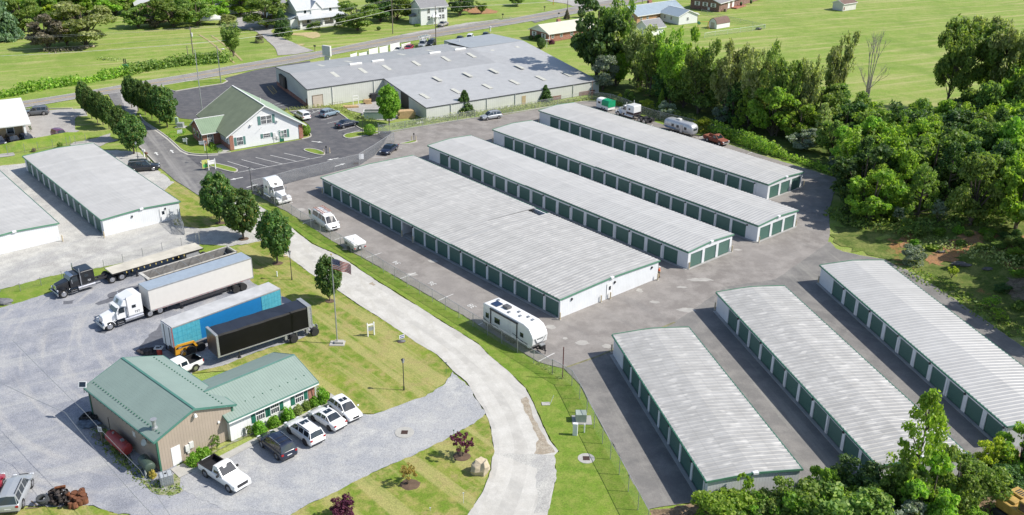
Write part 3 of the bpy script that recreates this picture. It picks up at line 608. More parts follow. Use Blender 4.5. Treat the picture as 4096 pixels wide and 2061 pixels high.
a3=(3286,1065); C3=storage('storage row beside the curved back lane and dirt bank',a3,far_end(a3,(4015,1692),39.3),9.2,11,3.2,pitch=3.25,roofm=m_sroof)
D1=storage('storage building on pale gravel with a chain-link gate at its end',(96,628),(409,882),11.9,12,.6,pitch=3.08,group='self storage buildings')
dA=Vector((P(96,628,HE).x,P(96,628,HE).y,0)); 
# D2 lies parallel to D1, mostly outside the picture; its near right eave corner is at (229,897)
c=P(229,897,HE); a=D1[2]; ex=Vector((math.cos(a),math.sin(a),0)); ey=Vector((-math.sin(a),math.cos(a),0))
B0=c-ey*11.9; A0=B0-ex*34
qa=Q(Vector((A0.x,A0.y,HE))); qb=Q(Vector((B0.x,B0.y,HE)))
storage('storage building cut off by the left edge of the picture',(qa[0],qa[1]),(qb[0],qb[1]),11.9,10,1.0)
# end-wall details: small door, lamps, bollards
def enddetail(Sx,items):
    t,A,a,L=Sx
    for kind,s in items:
        if kind=='door':
            mb=MB(); mb.box(L+.003,s-.5,.05,L+.06,s+.5,2.1); d=obj('door',mb,m_white,t,bevel=.01)
            w=MB(); w.box(L+.062,s-.2,1.25,L+.075,s+.2,1.8); obj('window',w,m_glassd,d)
            w=MB(); 
            for y0,y1,z0,z1 in ((s-.56,s-.5,.05,2.16),(s+.5,s+.56,.05,2.16),(s-.56,s+.56,2.1,2.16)): w.box(L+.003,y0,z0,L+.07,y1,z1)
            obj('door_frame',w,m_whited,d)
        if kind=='lamp':
            mb=MB(); mb.box(L+.003,s-.1,2.05,L+.2,s+.1,2.25); mb.box(L+.003,s-.04,1.85,L+.08,s+.04,2.05); obj('wall_lamp',mb,m_dark,t)
enddetail(S4,[('door',9.0),('lamp',9.0+.9),('lamp',2.0),('lamp',17.2)])
enddetail(D1,[('door',9.2),('lamp',9.6),('lamp',4.4)])
def P4(t4,s,zz=0):
    t,A,a,L=t4; ex=Vector((math.cos(a),math.sin(a),0)); ey=Vector((-math.sin(a),math.cos(a),0)); return A+ex*(L+.4)+ey*s
bl=[((2240,1281),'bollard at the near corner of the widest storage building'),((2404,1211),'left bollard of the two guarding the small end door'),((2441,1198),'right bollard of the two guarding the small end door'),
 ((2630,1123),'cream bollard beside the person in orange'),((2756,1077),'bollard at the near end corner of the third storage row'),((2927,1009),'bollard at the far end corner of the third storage row'),
 ((3035,973),'bollard at the near end corner of the second storage row'),((3183,906),'bollard at the far end corner of the second storage row'),((3214,746),'bollard at the far end corner of the northernmost storage row'),
 ((2859,1239),'leaning bollard by the shaded corner of the third southern row'),((3272,1133),'bollard by the blank corner of the row beside the dirt bank'),((2446,1410),'bollard by the top corner of the shortest storage row'),
 ((1608,948),'bollard left of the open storage unit'),((1652,972),'bollard right of the open storage unit'),((1290,776),'bollard at the far left corner of the widest storage building'),
 ((1971,572),'bollard by the west end of the second storage row'),((2155,494),'bollard by the west end of the northernmost storage row'),((418,953),'bollard at the near corner of the gravel yard storage building'),((252,968),'bollard beside the cut-off left storage building'),
 ((1296,619),'left cream bollard on the kerbed island by the keypad'),((1319,613),'right cream bollard on the kerbed island by the keypad'),((1647,565),'left bollard of the pair beside the slim keypad stand'),((1664,565),'right bollard of the pair beside the slim keypad stand')]
for (u,v),lb in bl: bollard(u,v,1.0,lb)
def keypad(u,v,label):
    p=P(u,v); t=thing('keypad_stand',label,'keypad stand',(p.x,p.y,.1)); mb=MB(); mb.tube((0,0,0),(0,0,1.15),.05,.05,8); obj('post',mb,m_dark,t)
    mb=MB(); mb.box(-.12,-.1,1.1,.12,.1,1.45); obj('keypad',mb,m_black,t,bevel=.02)
keypad(1306,616,'black keypad stand between two cream bollards on the oval island'); keypad(1656,563,'slim grey keypad stand on the small island by the yard fence')
# ---------------- houses and sheds ----------------
def onface(mb,f,L,W,s0,s1,z0,z1,d0,d1):
    if f==0: mb.box(s0,-d1,z0,s1,-d0,z1)
    elif f==1: mb.box(L+d0,s0,z0,L+d1,s1,z1)
    elif f==2: mb.box(L-s1,W+d0,z0,L-s0,W+d1,z1)
    else: mb.box(-d1,W-s1,z0,-d0,W-s0,z1)
def window(t,f,L,W,s,z,w,h,shut=None,fm=None,gm=None,name='window'):
    mb=MB(); b=.07
    for q in ((s-w/2-b,s-w/2,z-b,z+h+b),(s+w/2,s+w/2+b,z-b,z+h+b),(s-w/2,s+w/2,z-b,z),(s-w/2,s+w/2,z+h,z+h+b),(s-w/2,s+w/2,z+h/2-.03,z+h/2+.03)): onface(mb,f,L,W,q[0],q[1],q[2],q[3],.003,.07)
    for k in (-1,0,1) if w>.9 else (0,): 
        for a,b2 in ((z,z+h/2-.03),(z+h/2+.03,z+h)): onface(mb,f,L,W,s+k*w/4-.015,s+k*w/4+.015,a,b2,.02,.05)
    o=obj(name,mb,fm or m_lwhite,t)
    g=MB(); onface(g,f,L,W,s-w/2,s+w/2,z,z+h,.003,.018); obj('pane',g,gm or m_glass,o)
    if shut is not None:
        for sg in (-1,1):
            g=MB(); c=s+sg*(w/2+.34); onface(g,f,L,W,c-.22,c+.22,z-.05,z+h+.05,.003,.05); obj('shutter',g,shut,o)
    return o
def door(t,f,L,W,s,w,h,m,z=0,frame=True,glass=None,name='door'):
    g=MB(); onface(g,f,L,W,s-w/2,s+w/2,z+.02,z+h,.003,.04); o=obj(name,g,m,t)
    if frame:
        mb=MB()
        for q in ((s-w/2-.08,s-w/2,z,z+h+.08),(s+w/2,s+w/2+.08,z,z+h+.08),(s-w/2,s+w/2,z+h,z+h+.08)): onface(mb,f,L,W,*q,.003,.07)
        obj('door_frame',mb,m_lwhite,o)
    if glass:
        g=MB(); onface(g,f,L,W,s-w*.32,s+w*.32,z+glass[0],z+glass[1],.042,.05); obj('pane',g,m_glass,o)
        g=MB()
        for k in (-1,0,1): onface(g,f,L,W,s+k*w*.16-.02,s+k*w*.16+.02,z+glass[0],z+glass[1],.052,.06)
        for k in range(1,4): zz=z+glass[0]+(glass[1]-glass[0])*k/4; onface(g,f,L,W,s-w*.32,s+w*.32,zz-.02,zz+.02,.0605,.066)
        obj('muntin',g,m_lwhite,o)
    return o
def gable(t,L,W,he,hr,wm,rm,axis='x',ov=.4,trim=None,x0=0,y0=0,z0=0,roofname='roof',wallname='wall',gabm=None,th=.16,fascia=True,skip_wall=False):
    """walls and pitched roof; axis is the direction of the ridge"""
    ox=Matrix.Translation((x0,y0,z0)) if axis=='x' else Matrix.Translation((x0+L,y0,z0))@Matrix.Rotation(PI/2,4,'Z')
    l,w=(L,W) if axis=='x' else (W,L)
    mb=MB(); mb.box(0,0,0,l,w,he)
    mb.f=[f for i,f in enumerate(mb.f) if i!=1]
    if gabm is None: mb.add([(0,0,he),(0,w,he),(0,w/2,hr),(l,0,he),(l,w,he),(l,w/2,hr)],[(0,2,1),(3,4,5)])
    if not skip_wall: obj(wallname,mb.xf(ox),wm,t)
    if gabm is not None:
        for a,b in ((-.03,.02),(l-.02,l+.03)):
            g=MB(); g.add([(a,0,he),(a,w,he),(a,w/2,hr),(b,0,he),(b,w,he),(b,w/2,hr)],[(0,2,1),(3,4,5),(0,1,4,3)])
            obj('gable',g.xf(ox),gabm,t)
    sl=(hr-he)/(w/2); ez=he-sl*ov
    rb=MB(); pr=[(-ov,ez),(w/2,hr),(w+ov,ez),(w+ov,ez+th),(w/2,hr+th),(-ov,ez+th)]
    rb.extr(pr,-ov*.7,l+ov*.7); rb.v=[(y,x,z) for (x,y,z) in rb.v]; rb.f=[f[::-1] for f in rb.f]
    r=obj(roofname,rb.xf(ox),rm,t)
    if trim:
        tb=MB()
        for x in (-ov*.7-.04,l+ov*.7+.001):
            for sg in (0,1):
                ya,yb=(-ov-.02,w/2) if sg==0 else (w/2,w+ov+.02); za,zb=(ez,hr) if sg==0 else (hr,ez)
                tb.hexa([(x,ya,za-.06),(x+.04,ya,za-.06),(x+.04,yb,zb-.06),(x,yb,zb-.06)],[(x,ya,za+th+.03),(x+.04,ya,za+th+.03),(x+.04,yb,zb+th+.03),(x,yb,zb+th+.03)])
        if fascia:
            tb.box(-ov*.7,-ov-.09,ez-.04,l+ov*.7,-ov-.002,ez+th-.02); tb.box(-ov*.7,w+ov+.002,ez-.04,l+ov*.7,w+ov+.09,ez+th-.02)
        tb.box(-ov*.7,w/2-.12,hr+th-.02,l+ov*.7,w/2+.12,hr+th+.03)
        obj('trim',tb.xf(ox),trim,t)
    return r
m_groof=ribbed('green_standing_seam',(.15,.275,.215),.3,.5,'x',rough=.5,dark=.6,duty=.9,var=.05)
m_groofy=ribbed('green_standing_seam_across',(.15,.275,.215),.3,.5,'x',rough=.5,dark=.45,duty=.86,var=.05)
m_tan=ribbed('tan_ribbed_wall',(.36,.30,.245),.3,.5,'xy',rough=.55,dark=.5,duty=.88)
m_shroof=ribbed('sage_roof',(.135,.175,.105),.4,.3,'y',rough=.6,dark=.85,var=.1)
m_shroof2=ribbed('green_porch_roof',(.16,.26,.15),.4,.6,'x',rough=.5,dark=.6,var=.06)
m_siding=ribbed('white_lap_siding',(.72,.73,.73),.2,.5,'z',rough=.5,dark=.9,duty=.9,var=.04)
m_brick=brick('red_brick',(.30,.10,.06),(.36,.14,.085)); m_brickt=brick('tan_brick',(.46,.25,.12),(.42,.21,.10)); m_brickd=brick('dark_brick',(.17,.08,.06),(.22,.10,.07))
m_whwall=ribbed('warehouse_wall',(.55,.56,.52),.5,.4,'xy',rough=.55,dark=.7,duty=.86)
m_whroof=ribbed('warehouse_roof',(.335,.335,.335),.5,.5,'x',rough=.4,metal=.0,dark=.55,duty=.72,var=.1,streaks=(.05,.1,(.29,.29,.29),.5,.7,.5))
m_whroof2=ribbed('warehouse_roof_light',(.40,.40,.398),.5,.5,'x',rough=.4,metal=.0,dark=.6,duty=.75,var=.08)
m_shutg=plain('teal_shutter',(.10,.21,.19),.5)
m_shutd=plain('dark_green_shutter',(.02,.13,.09),.45)
def hframe(u,v,u2,v2,z):
    A=P(u,v,z); B=P(u2,v2,z); return Vector((A.x,A.y,0)),ang(A,B),(B-A).length
# --- tan workshop with green roof: near gable corner eaves (624,1761) and (930,1620)
he=3.75
A,a,L=hframe(624,1761,926,1622,he); Bk=P(346,1552,he); W=(Vector((Bk.x,Bk.y,0))-A).length
t=thing('workshop',"tan metal workshop with a green gabled roof, red tank along its side",'workshop',(A.x,A.y,.03),a)
gable(t,L,W,he,he+1.5,m_tan,m_groof if False else ribbed('workshop_roof',(.22,.285,.255),.3,.5,'x',rough=.5,dark=.78,duty=.93,var=.05),axis='y',ov=.35,trim=plain('teal_trim',(.07,.19,.155),.4))
for x in (0,L):
    for y in (0,W): mb=MB(); mb.box(x-.09,y-.09,0,x+.09,y+.09,he-.1); obj('corner_trim',mb,m_green,t)
door(t,0,L,W,1.75,.95,2.1,m_white,frame=False)
mb=MB(); onface(mb,0,L,W,2.7,3.12,1.0,1.7,.003,.2); onface(mb,0,L,W,3.16,3.6,1.15,1.85,.003,.2); onface(mb,0,L,W,2.85,3.14,.7,.98,.003,.15); obj('meter_box',mb,m_whited,t,bevel=.02)
mb=MB(); mb.tube((L/2,-.02,he+.95),(L/2,-.3,he+1.05),.05,.05,8); mb.tube((L/2,-.3,he+1.05),(L/2,-.3,he+.75),.1,.2,10); obj('gable_lamp',mb,m_white,t)
mb=MB(); mb.tube((L*.8,-.003,he-1.2),(L*.8,-.12,he-1.2),.13,.13,10); obj('wall_lamp',mb,m_white,t)
q=P(618,1707,4.35)-A; px,py=q.x*math.cos(a)+q.y*math.sin(a),-q.x*math.sin(a)+q.y*math.cos(a); pz=he+1.5*(px/(L/2))-.05; print('flue',px,py)
mb=MB(); mb.tube((px,py,pz),(px,py,pz+.35),.34,.28,12); mb.tube((px,py,pz+.35),(px,py,pz+.95),.19,.19,12); mb.tube((px,py,pz+.95),(px,py,pz+1.25),.22,.32,12); obj('flue',mb,m_galv,t)
mb=MB(); c0=Vector((-.45,1.6,2.9)); mb.tube(c0,c0+Vector((-.09,-.02,.05)),.38,.34,16); mb.tube((0,1.6,2.6),c0,.03,.03,6); obj('satellite_dish',mb,m_grey,t)
mb=MB(); n0=5.3
for k in range(26):
    yy=W*(k+.5)/26
    for xx in (.55,L-.9):
        zz=he+1.5*(1-abs(xx-L/2)/(L/2))+.16; mb.box(xx-.05,yy-.06,zz,xx+.05,yy+.06,zz+.1)
obj('snow_guard',mb,m_green,t)
mb=MB()
mb.box(-.32,-.25,he-.22,-.22,W+.25,he-.12)
for k in range(18): mb.box(-.42,W*(k+.5)/18-.05,he-.3,-.3,W*(k+.5)/18+.05,he-.2)
obj('eave_bracket',mb,m_dark,t)
WS=(t,A,a,L,W)
sg=MB(); sg.box(-.02,4.4,1.9,-.004,4.9,2.5); obj('notice',sg,m_whited,t)
mb=MB(); 
tp=P(333,1548,4.0)
t2=thing('solar_panel','small solar panel on a bracket at the far eave corner of the tan workshop','solar panel',(tp.x,tp.y,3.6)); mb=MB(); mb.tube((0,0,-.3),(0,0,.5),.04,.04,6); obj('bracket',mb,m_galv,t2); mb=MB(); mb.box(-.4,-.03,-.3,.4,.03,.35); mb.xf(Matrix.Translation((0,-.05,.7))@Matrix.Rotation(-.5,4,'X')); o=obj('panel',mb,m_white,t2); mb=MB(); mb.box(-.33,-.045,-.23,.33,-.031,.28); mb.xf(Matrix.Translation((0,-.05,.7))@Matrix.Rotation(-.5,4,'X')); obj('cell',mb,m_glassd,o)
# --- white office annex with green roof
he=2.75
A,a,L=hframe(919,1684,1272,1528,he); Bk=P(812,1537,he)
W=7.85; ex_=Vector((math.cos(a),math.sin(a),0)); A=A+Vector((-ex_.y,ex_.x,0))*.4+ex_*.1; L-=.4
t=thing('office_annex','low white office with a green metal roof, green shutters and shrubs in front','office',(A.x,A.y,.03),a)
gable(t,L,W,he,he+1.38,ribbed('white_board_wall',(.7,.71,.71),.4,.4,'xy',rough=.5,dark=.7,duty=.9),ribbed('annex_roof',(.235,.30,.265),.3,.5,'x',rough=.5,dark=.35,duty=.84,var=.05),ov=.45,trim=plain('teal_trim2',(.11,.23,.19),.4))
for s in (L*.345,L*.515,L*.81): window(t,0,L,W,s,1.05,.95,1.25,m_shutd)
mb=MB(); onface(mb,0,L,W,L-.8,L-.02,0,he-.12,.004,.06); onface(mb,1,L,W,0,W,0,1.0,.004,.06); obj('brick_panel',mb,m_brick,t)
mb=MB(); mb.box(-.3,-.56,he-.3,L+.3,-.45,he-.16); mb.tube((L-.1,-.5,he-.2),(L-.1,-.12,0),.05,.05,6); obj('gutter',mb,m_lwhite,t)
for k in range(10): mb=MB(); mb.box(L*(k+.5)/10-.04,.9,he+.46,L*(k+.5)/10+.04,.98,he+.57); obj('snow_guard',mb,m_green,t)
OA=(t,A,a,L,W)
# --- main office: white gable front, sage roof
he=3.0
A,a,L=hframe(914,545,1217,496,he)
A=Vector((P(922,602).x,P(922,602).y,0)); B=P(1212,553); a=ang(A,B); L=(B-A).length
W=17.0
t=thing('main_office','white storage office with brick corners, sage green roof and a white gable end','office',(A.x,A.y,.04),a)
hrz=7.6
gable(t,L,W,he,hrz,m_siding,ribbed('sage_roof_main',(.20,.225,.14),.4,.15,'x',rough=.6,dark=.93,var=.12),axis='y',ov=.7,trim=m_lwhite,fascia=False)
mb=MB(); onface(mb,0,L,W,0,.75,0,he-.2,.004,.1); onface(mb,0,L,W,L-.75,L,0,he-.2,.004,.1); onface(mb,1,L,W,0,W,0,he-.1,.004,.1); onface(mb,3,L,W,0,W,0,1.0,.004,.12); obj('brick_corner',mb,m_brick,t)
rp=MB(); sl=(hrz-he)/(L/2)
rp.add([(L/2,-.4,hrz+.19),(L+.7,-.4,he-.7*sl+.19),(L+.7,W+.4,he-.7*sl+.19),(L/2,W+.4,hrz+.19)],[(0,1,2,3)]); obj('roof',rp,plain('sage_roof_sunlit',(.27,.36,.25),.45,var=.06),t)  # sunward slope overlaid with a brighter sage, sunlight painted into the colour
for s,z,w_,h_ in ((2.0,.75,1.1,1.5),(10.8,.75,1.1,1.5)): window(t,0,L,W,s,z,w_,h_,m_shutg,gm=m_glass)
window(t,0,L,W,L/2-.35,4.1,.95,1.5,None); window(t,0,L,W,L/2+.75,4.1,.95,1.5,None)
mb=MB(); onface(mb,0,L,W,L/2-1.5,L/2-1.0,4.0,5.7,.003,.06); onface(mb,0,L,W,L/2+1.4,L/2+1.9,4.0,5.7,.003,.06); obj('shutter',mb,m_shutg,t)
window(t,0,L,W,L/2-.0,1.35,1.3,.75,m_shutg)
door(t,0,L,W,L*.70,.95,2.1,m_shutd,glass=(1.1,1.9))
mb=MB(); onface(mb,0,L,W,L*.585,L*.62,.9,2.0,.003,.15); onface(mb,0,L,W,L*.63,L*.66,.7,1.3,.003,.2); onface(mb,0,L,W,L*.59,L*.605,0,.9,.003,.06); obj('meter_box',mb,m_whited,t)
for s in (L*.3,L*.66): 
    mb=MB(); onface(mb,0,L,W,s-.2,s+.2,4.2,4.4,.003,.35); obj('wall_lamp',mb,m_whited,t)
# flag bracket
mb=MB(); mb.tube((L*.42,0,3.2),(L*.42,-1.0,3.9),.03,.03,6); o=obj('flag_bracket',mb,m_lwhite,t)
# side porch wing towards the drive
mb=MB(); PW=3.4; py0,py1=5.2,11.8
gable(t,PW+3.3,py1-py0,2.6,4.4,m_brick,ribbed('porch_roof',(.20,.27,.18),.4,.6,'x',rough=.5,dark=.5,duty=.86,var=.06),axis='x',ov=.45,trim=m_lwhite,x0=-PW,y0=py0,roofname='porch_roof',wallname='porch_wall',th=.12)
def lwin(s0,s1,z0,z1,x):
    g=MB(); g.box(x-.06,s0,z0,x-.003,s1,z1); return g
for s in (1.2,2.9,4.3): o=window(t,3,L,W,W-s,1.05,1.0,1.3,None)
mb=MB(); mb.box(-PW+.9,py0-.05,.02,-PW+1.9,py0-.003,2.15); o=obj('door',mb,m_black,t); mb=MB()
for k in range(4): mb.box(-PW+1.0+k*.25,py0-.07,.3,-PW+1.04+k*.25,py0-.052,2.0)
for k in range(6): mb.box(-PW+1.0,py0-.085,.3+k*.34,-PW+1.79,py0-.072,.33+k*.34)
for x in (-PW+.8,-PW+1.9): mb.box(x,py0-.08,0,x+.1,py0-.003,2.25)
obj('muntin',mb,m_lwhite,o)
for s in (.6,2.6,4.6): 
    g=MB(); g.box(-PW-.06,py0+s,.9,-PW-.003,py0+s+1.1,2.2); o=obj('window',g,m_lwhite,t); g=MB(); g.box(-PW-.075,py0+s+.1,1.0,-PW-.061,py0+s+1.0,2.1); obj('pane',g,m_glass,o)
mb=MB(); mb.tube((L*.63,W*.42,hrz-1.2),(L*.63,W*.42,hrz-.4),.13,.13,8); obj('vent',mb,m_whited,t)
sp=P(1036,434)
# --- big warehouse
m_skyl=plain('skylight_panel',(.50,.495,.44),.5,var=.1)
# ---------------- warehouse ----------------
A=P(1228,359,4.2); K=P(1535,315,4.2); a=ang(A,K); A0=Vector((A.x,A.y,.03)); Mi=(Matrix.Translation(A0)@Matrix.Rotation(a,4,'Z')).inverted()
def WL(u,v,z): return Mi@P(u,v,z)
t=thing('warehouse','large grey-roofed metal warehouse with rows of skylights','warehouse',A0,a)
hr=5.5
LA,LK,LW,LR_=WL(1228,359,4.2),WL(1535,315,4.2),WL(1705,432,2.8),WL(2397,323,2.9)
R0,R1=WL(1160,295,hr),WL(2093,163,hr); B0,B1=WL(1102,269,4.3),WL(1811,172,4.3); H0,H1=WL(1776,162,4.7),WL(1968,135,4.7)
X1=WL(1892,197,hr); X1=R0.lerp(R1,(X1.x-R0.x)/(R1.x-R0.x))
def pl(a,b,c):
    n=(b-a).cross(c-a); return a,n
def zon(pln,x,y): a,n=pln; return a.z-(n.x*(x-a.x)+n.y*(y-a.y))/n.z
pf=pl(LA,LK,R0); pr=pl(LW,LR_,X1); pb=pl(B0,B1,R0)
J=Vector((X1.x,LK.y,0)); J.z=zon(pf,J.x,J.y)
mb=MB(); mb.poly(LA,LK,J,X1,R0); mb.poly(R0,X1,Vector((X1.x,B1.y,zon(pb,X1.x,B1.y))),B1,B0); obj('roof',mb,m_whroof,t)
mb=MB(); mb.poly(LK,LW,LR_,R1,X1,J); obj('wing_roof',mb,m_whroof2,t)
mb=MB(); B1b=Vector((B1.x,B1.y,B1.z)); mb.poly(X1+Vector((0,0,.05)),R1+Vector((0,0,.02)),H1,H0,Vector((B1.x-1,B1.y-1,B1.z+.3))); obj('back_roof',mb,ribbed('warehouse_back_roof',(.33,.35,.37),.5,.5,'x',rough=.4,metal=.0,dark=.6,duty=.75),t)
def dn(p,z=0.0): return Vector((p.x,p.y,z))
def wallq(n,a,b,m,z0=0,off=0): mb=MB(); mb.poly(dn(a,z0),dn(b,z0),a-Vector((0,0,.03)),b-Vector((0,0,.03))) ; 
def ins(p,k=.985): c=Vector(((LA.x+LR_.x)/2,(B0.y+LW.y)/2,0)); return Vector((c.x+(p.x-c.x)*k,c.y+(p.y-c.y)*k,p.z-.06))
mb=MB()
for p,q in ((LA,LK),(LK,LW),(LW,LR_),(LR_,R1),(R1,H1),(H1,H0),(H0,B1),(B1,B0)):
    p,q=(p,q); mb.poly(dn(p),dn(q),q-Vector((0,0,.05)),p-Vector((0,0,.05)))
mb.poly(dn(B0),dn(LA),LA-Vector((0,0,.05)),R0-Vector((0,0,.05)),B0-Vector((0,0,.05)))
obj('wall',mb,m_whwall,t)
tb=MB()
for p,q in ((LA,LK),(LK,LW),(LW,LR_),(B0,R0),(R0,LA)): 
    up=Vector((0,0,.1)); d=(q-p).normalized(); n=Vector((d.y,-d.x,0)).normalized()*.12
    tb.hexa([p-up+n,q-up+n,q-up,p-up],[p+up*.6+n,q+up*.6+n,q+up*.6,p+up*.6])
obj('eave_trim',tb,plain('dark_trim',(.06,.06,.065),.5),t)
def rp(u,v,pln,lift=.022):
    z=5
    for _ in range(20): q=WL(u,v,z); z=zon(pln,q.x,q.y)+A0.z
    q=WL(u,v,z); return Vector((q.x,q.y,zon(pln,q.x,q.y)+lift))
def slope(pln): a,n=pln; return -n.y/n.z,-n.x/n.z
for pln,L_ in ((pf,[(1339,298),(1451,282),(1547,270),(1665,253),(1784,235),(1886,221),(1981,208),(2080,194)]),(pr,[(1699,384),(1824,364),(1748,315),(1870,298),(1975,283),(2078,267),(1949,345),(2058,328),(2163,312),(2266,296)]),
               (pb,[(1283,262),(1393,247),(1605,218),(1719,203),(1818,189),(1853,163),(1947,150),(1910,177),(2006,164)])):
    for u,v in L_:
        c=rp(u,v,pln); sy,sx=slope(pln); mb=MB(); w_,h_=.5,1.7
        q=[Vector((c.x+dx,c.y+dy,c.z+sy*dy+sx*dx)) for dx,dy in ((-w_,-h_),(w_,-h_),(w_,h_),(-w_,h_))]
        mb.hexa([p-Vector((0,0,.05)) for p in q],q); obj('skylight',mb,m_skyl,t)
for u,v in ((1418,256),(1508,244),(1736,212),(1838,198)):
    c=WL(u,v,hr); c.y=R0.y+(R1.y-R0.y)*(c.x-R0.x)/(R1.x-R0.x); mb=MB(); mb.box(c.x-1.6,c.y-.28,hr-.1,c.x+1.6,c.y+.28,hr+.32); obj('ridge_vent',mb,m_lwhite,t,bevel=.12)
c=rp(1961,137,pb); mb=MB(); mb.tube((c.x,c.y,4.4),(c.x,c.y,5.5),.2,.2,10); mb.tube((c.x,c.y,5.5),(c.x,c.y,5.8),.3,.3,10); obj('vent_stack',mb,m_whited,t)
c=rp(1837,172,pb); mb=MB(); mb.tube((c.x,c.y,4.2),(c.x,c.y,5.4),.09,.09,8); obj('vent_stack',mb,m_whited,t)
def wx(u,v,z): return WL(u,v,z).x
g0,g1=wx(1248,432,0)+.3,wx(1288,427,0)+.3
mb=MB(); mb.box(g0,-.06,.02,g1,-.004,2.55); obj('garage_door',mb,ribbed('cream_door',(.50,.43,.36),.5,.3,'z',dark=.8),t)
mb=MB(); mb.box(g0-.12,-.08,0,g0,-.004,2.7); mb.box(g1,-.08,0,g1+.12,-.004,2.7); mb.box(g0-.12,-.08,2.55,g1+.12,-.004,2.7); obj('door_frame',mb,m_wood,t)
for u,v in ((1331,350),(1502,328)):
    x=wx(u,v,4); mb=MB(); mb.box(x-.07,-.16,.05,x+.07,-.004,4.0); obj('downspout',mb,m_whited,t)
d=(LR_-LW).normalized(); nn=Vector((d.y,-d.x,0)).normalized()
for u,v in ((1805,418),(1950,396),(2063,378),(2290,340)):
    s=(WL(u,v,2.8)-LW).dot(d); c=LW+d*s; mb=MB(); mb.tube((c.x+nn.x*.1,c.y+nn.y*.1,.05),(c.x+nn.x*.1,c.y+nn.y*.1,2.75),.08,.08,6); obj('downspout',mb,m_whited,t)
def onwall(p,q,s0,s1,z0,z1,d0=.004,d1=.06):
    d=(q-p); d.z=0; d.normalize(); n=Vector((d.y,-d.x,0)); mb=MB(); c0=dn(p)+d*s0; c1=dn(p)+d*s1; Z=lambda c,o,z: Vector((c.x+n.x*o,c.y+n.y*o,z))
    mb.hexa([Z(c0,d1,z0),Z(c1,d1,z0),Z(c1,d0,z0),Z(c0,d0,z0)],[Z(c0,d1,z1),Z(c1,d1,z1),Z(c1,d0,z1),Z(c0,d0,z1)]); return mb
s=(WL(2081,415,0)-LW).dot(d); obj('door',onwall(LW,LR_,s-.5,s+.5,0,2.1),plain('tan_door',(.42,.33,.2),.6),t)
for u,v in ((2190,395),(2330,375)):
    s=(WL(u,v,0)-LW).dot(d); obj('base_panel',onwall(LW,LR_,s-2,s+2.5,0,.9),m_brickd,t)
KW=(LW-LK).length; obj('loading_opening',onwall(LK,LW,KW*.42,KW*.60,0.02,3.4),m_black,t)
BL=(LA-B0); BL.z=0; bl_=BL.length
obj('brick_base',onwall(B0,LA,0.1,bl_-.1,0,.95),m_brick,t)
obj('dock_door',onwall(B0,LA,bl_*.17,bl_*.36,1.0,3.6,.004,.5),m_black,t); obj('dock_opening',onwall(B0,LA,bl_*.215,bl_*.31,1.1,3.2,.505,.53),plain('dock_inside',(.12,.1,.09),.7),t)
obj('door',onwall(B0,LA,bl_-1.2,bl_-.5,0,2.0),m_brickd,t)
# ---------------- houses beyond ----------------
m_shing=plain('grey_shingle',(.24,.24,.25),.9,var=.15,fine=6); m_shinb=plain('brown_shingle',(.17,.11,.09),.9,var=.2,fine=6)
m_tin=ribbed('pale_tin_roof',(.48,.50,.52),.45,.5,'x',rough=.4,dark=.7,duty=.86)
m_bluer=ribbed('blue_grey_roof',(.27,.33,.38),.45,.5,'x',rough=.45,dark=.65,duty=.86)
m_creamr=ribbed('cream_metal_roof',(.56,.52,.43),.45,.4,'x',rough=.45,dark=.85,duty=.86)
m_whiter=ribbed('bright_white_roof',(.66,.66,.64),.6,.3,'x',rough=.5,dark=.9,duty=.9)
def hbase(pa,pb): A=P(*pa); B=P(*pb); return A,ang(A,B),(B-A).length
def hgt(p,v): return height(P(*p),v)
# white two-storey farmhouse with porch
A,a,L=hbase((1202,119),(1388,97)); W=10.5; he=5.4
t=thing('farmhouse','white two-storey farmhouse with a wide columned porch and hipped porch roof','house',(A.x,A.y,.02),a)
print('farmhouse',L,hgt((1202,119),79))
pd=2.6
gable(t,L-1.2,W-pd,he,he+2.6,m_siding,m_tin,axis='x',x0=.3,y0=pd,ov=.4,trim=m_lwhite)
gable(t,3.4,3.0,he-.1,he+1.9,m_siding,m_tin,axis='y',x0=L*.32,y0=pd-.35,ov=.3,trim=m_lwhite,roofname='dormer_roof',wallname='dormer_wall')
mb=MB(); mb.hexa([(-.5,-.5,2.75),(L+.4,-.5,2.75),(L-.6,pd,2.75),(.6,pd,2.75)],[(-.5,-.5,2.87),(L+.4,-.5,2.87),(L-.6,pd,3.75),(.6,pd,3.75)]); obj('porch_roof',mb,m_tin,t)
mb=MB(); mb.box(-.1,-.1,0,L,pd,.55); obj('porch_floor',mb,m_whited,t)
for k in range(5):
    x=.35+(L-.8)*k/4; 
    mb=MB(); mb.box(x-.35,-.05,.55,x+.35,.3,1.3); mb.tube((x-.18,.12,1.3),(x-.18,.12,2.75),.12,.1,8); mb.tube((x+.18,.12,1.3),(x+.18,.12,2.75),.12,.1,8); obj('porch_column',mb,m_lwhite,t)
mb=MB(); mb.box(.5,pd-.07,.55,L-1.3,pd-.02,2.75); obj('porch_wall',mb,plain('cream_porch',(.55,.49,.38),.7),t)
for k in range(3): 
    x=L*(.2+.27*k); mb=MB(); mb.box(x-.45,pd-.045,4.05,x+.45,pd-.005,5.5-.3); o=obj('window',mb,m_lwhite,t); mb=MB(); mb.box(x-.38,pd-.07,4.1,x+.38,pd-.046,5.1); obj('pane',mb,m_glassd,o)
mb=MB(); mb.box(L*.52,pd-.12,.6,L*.52+1.2,pd-.075,2.6); obj('door',mb,m_dark,t)
for x in (L*.25,L*.75): mb=MB(); mb.box(x-.4,pd-.11,1.2,x+.4,pd-.075,2.4); obj('window',mb,m_glassd,t)
mb=MB(); mb.box(-1.8,pd+.2,0,.28,W-1,2.7); obj('side_wing',mb,m_siding,t)
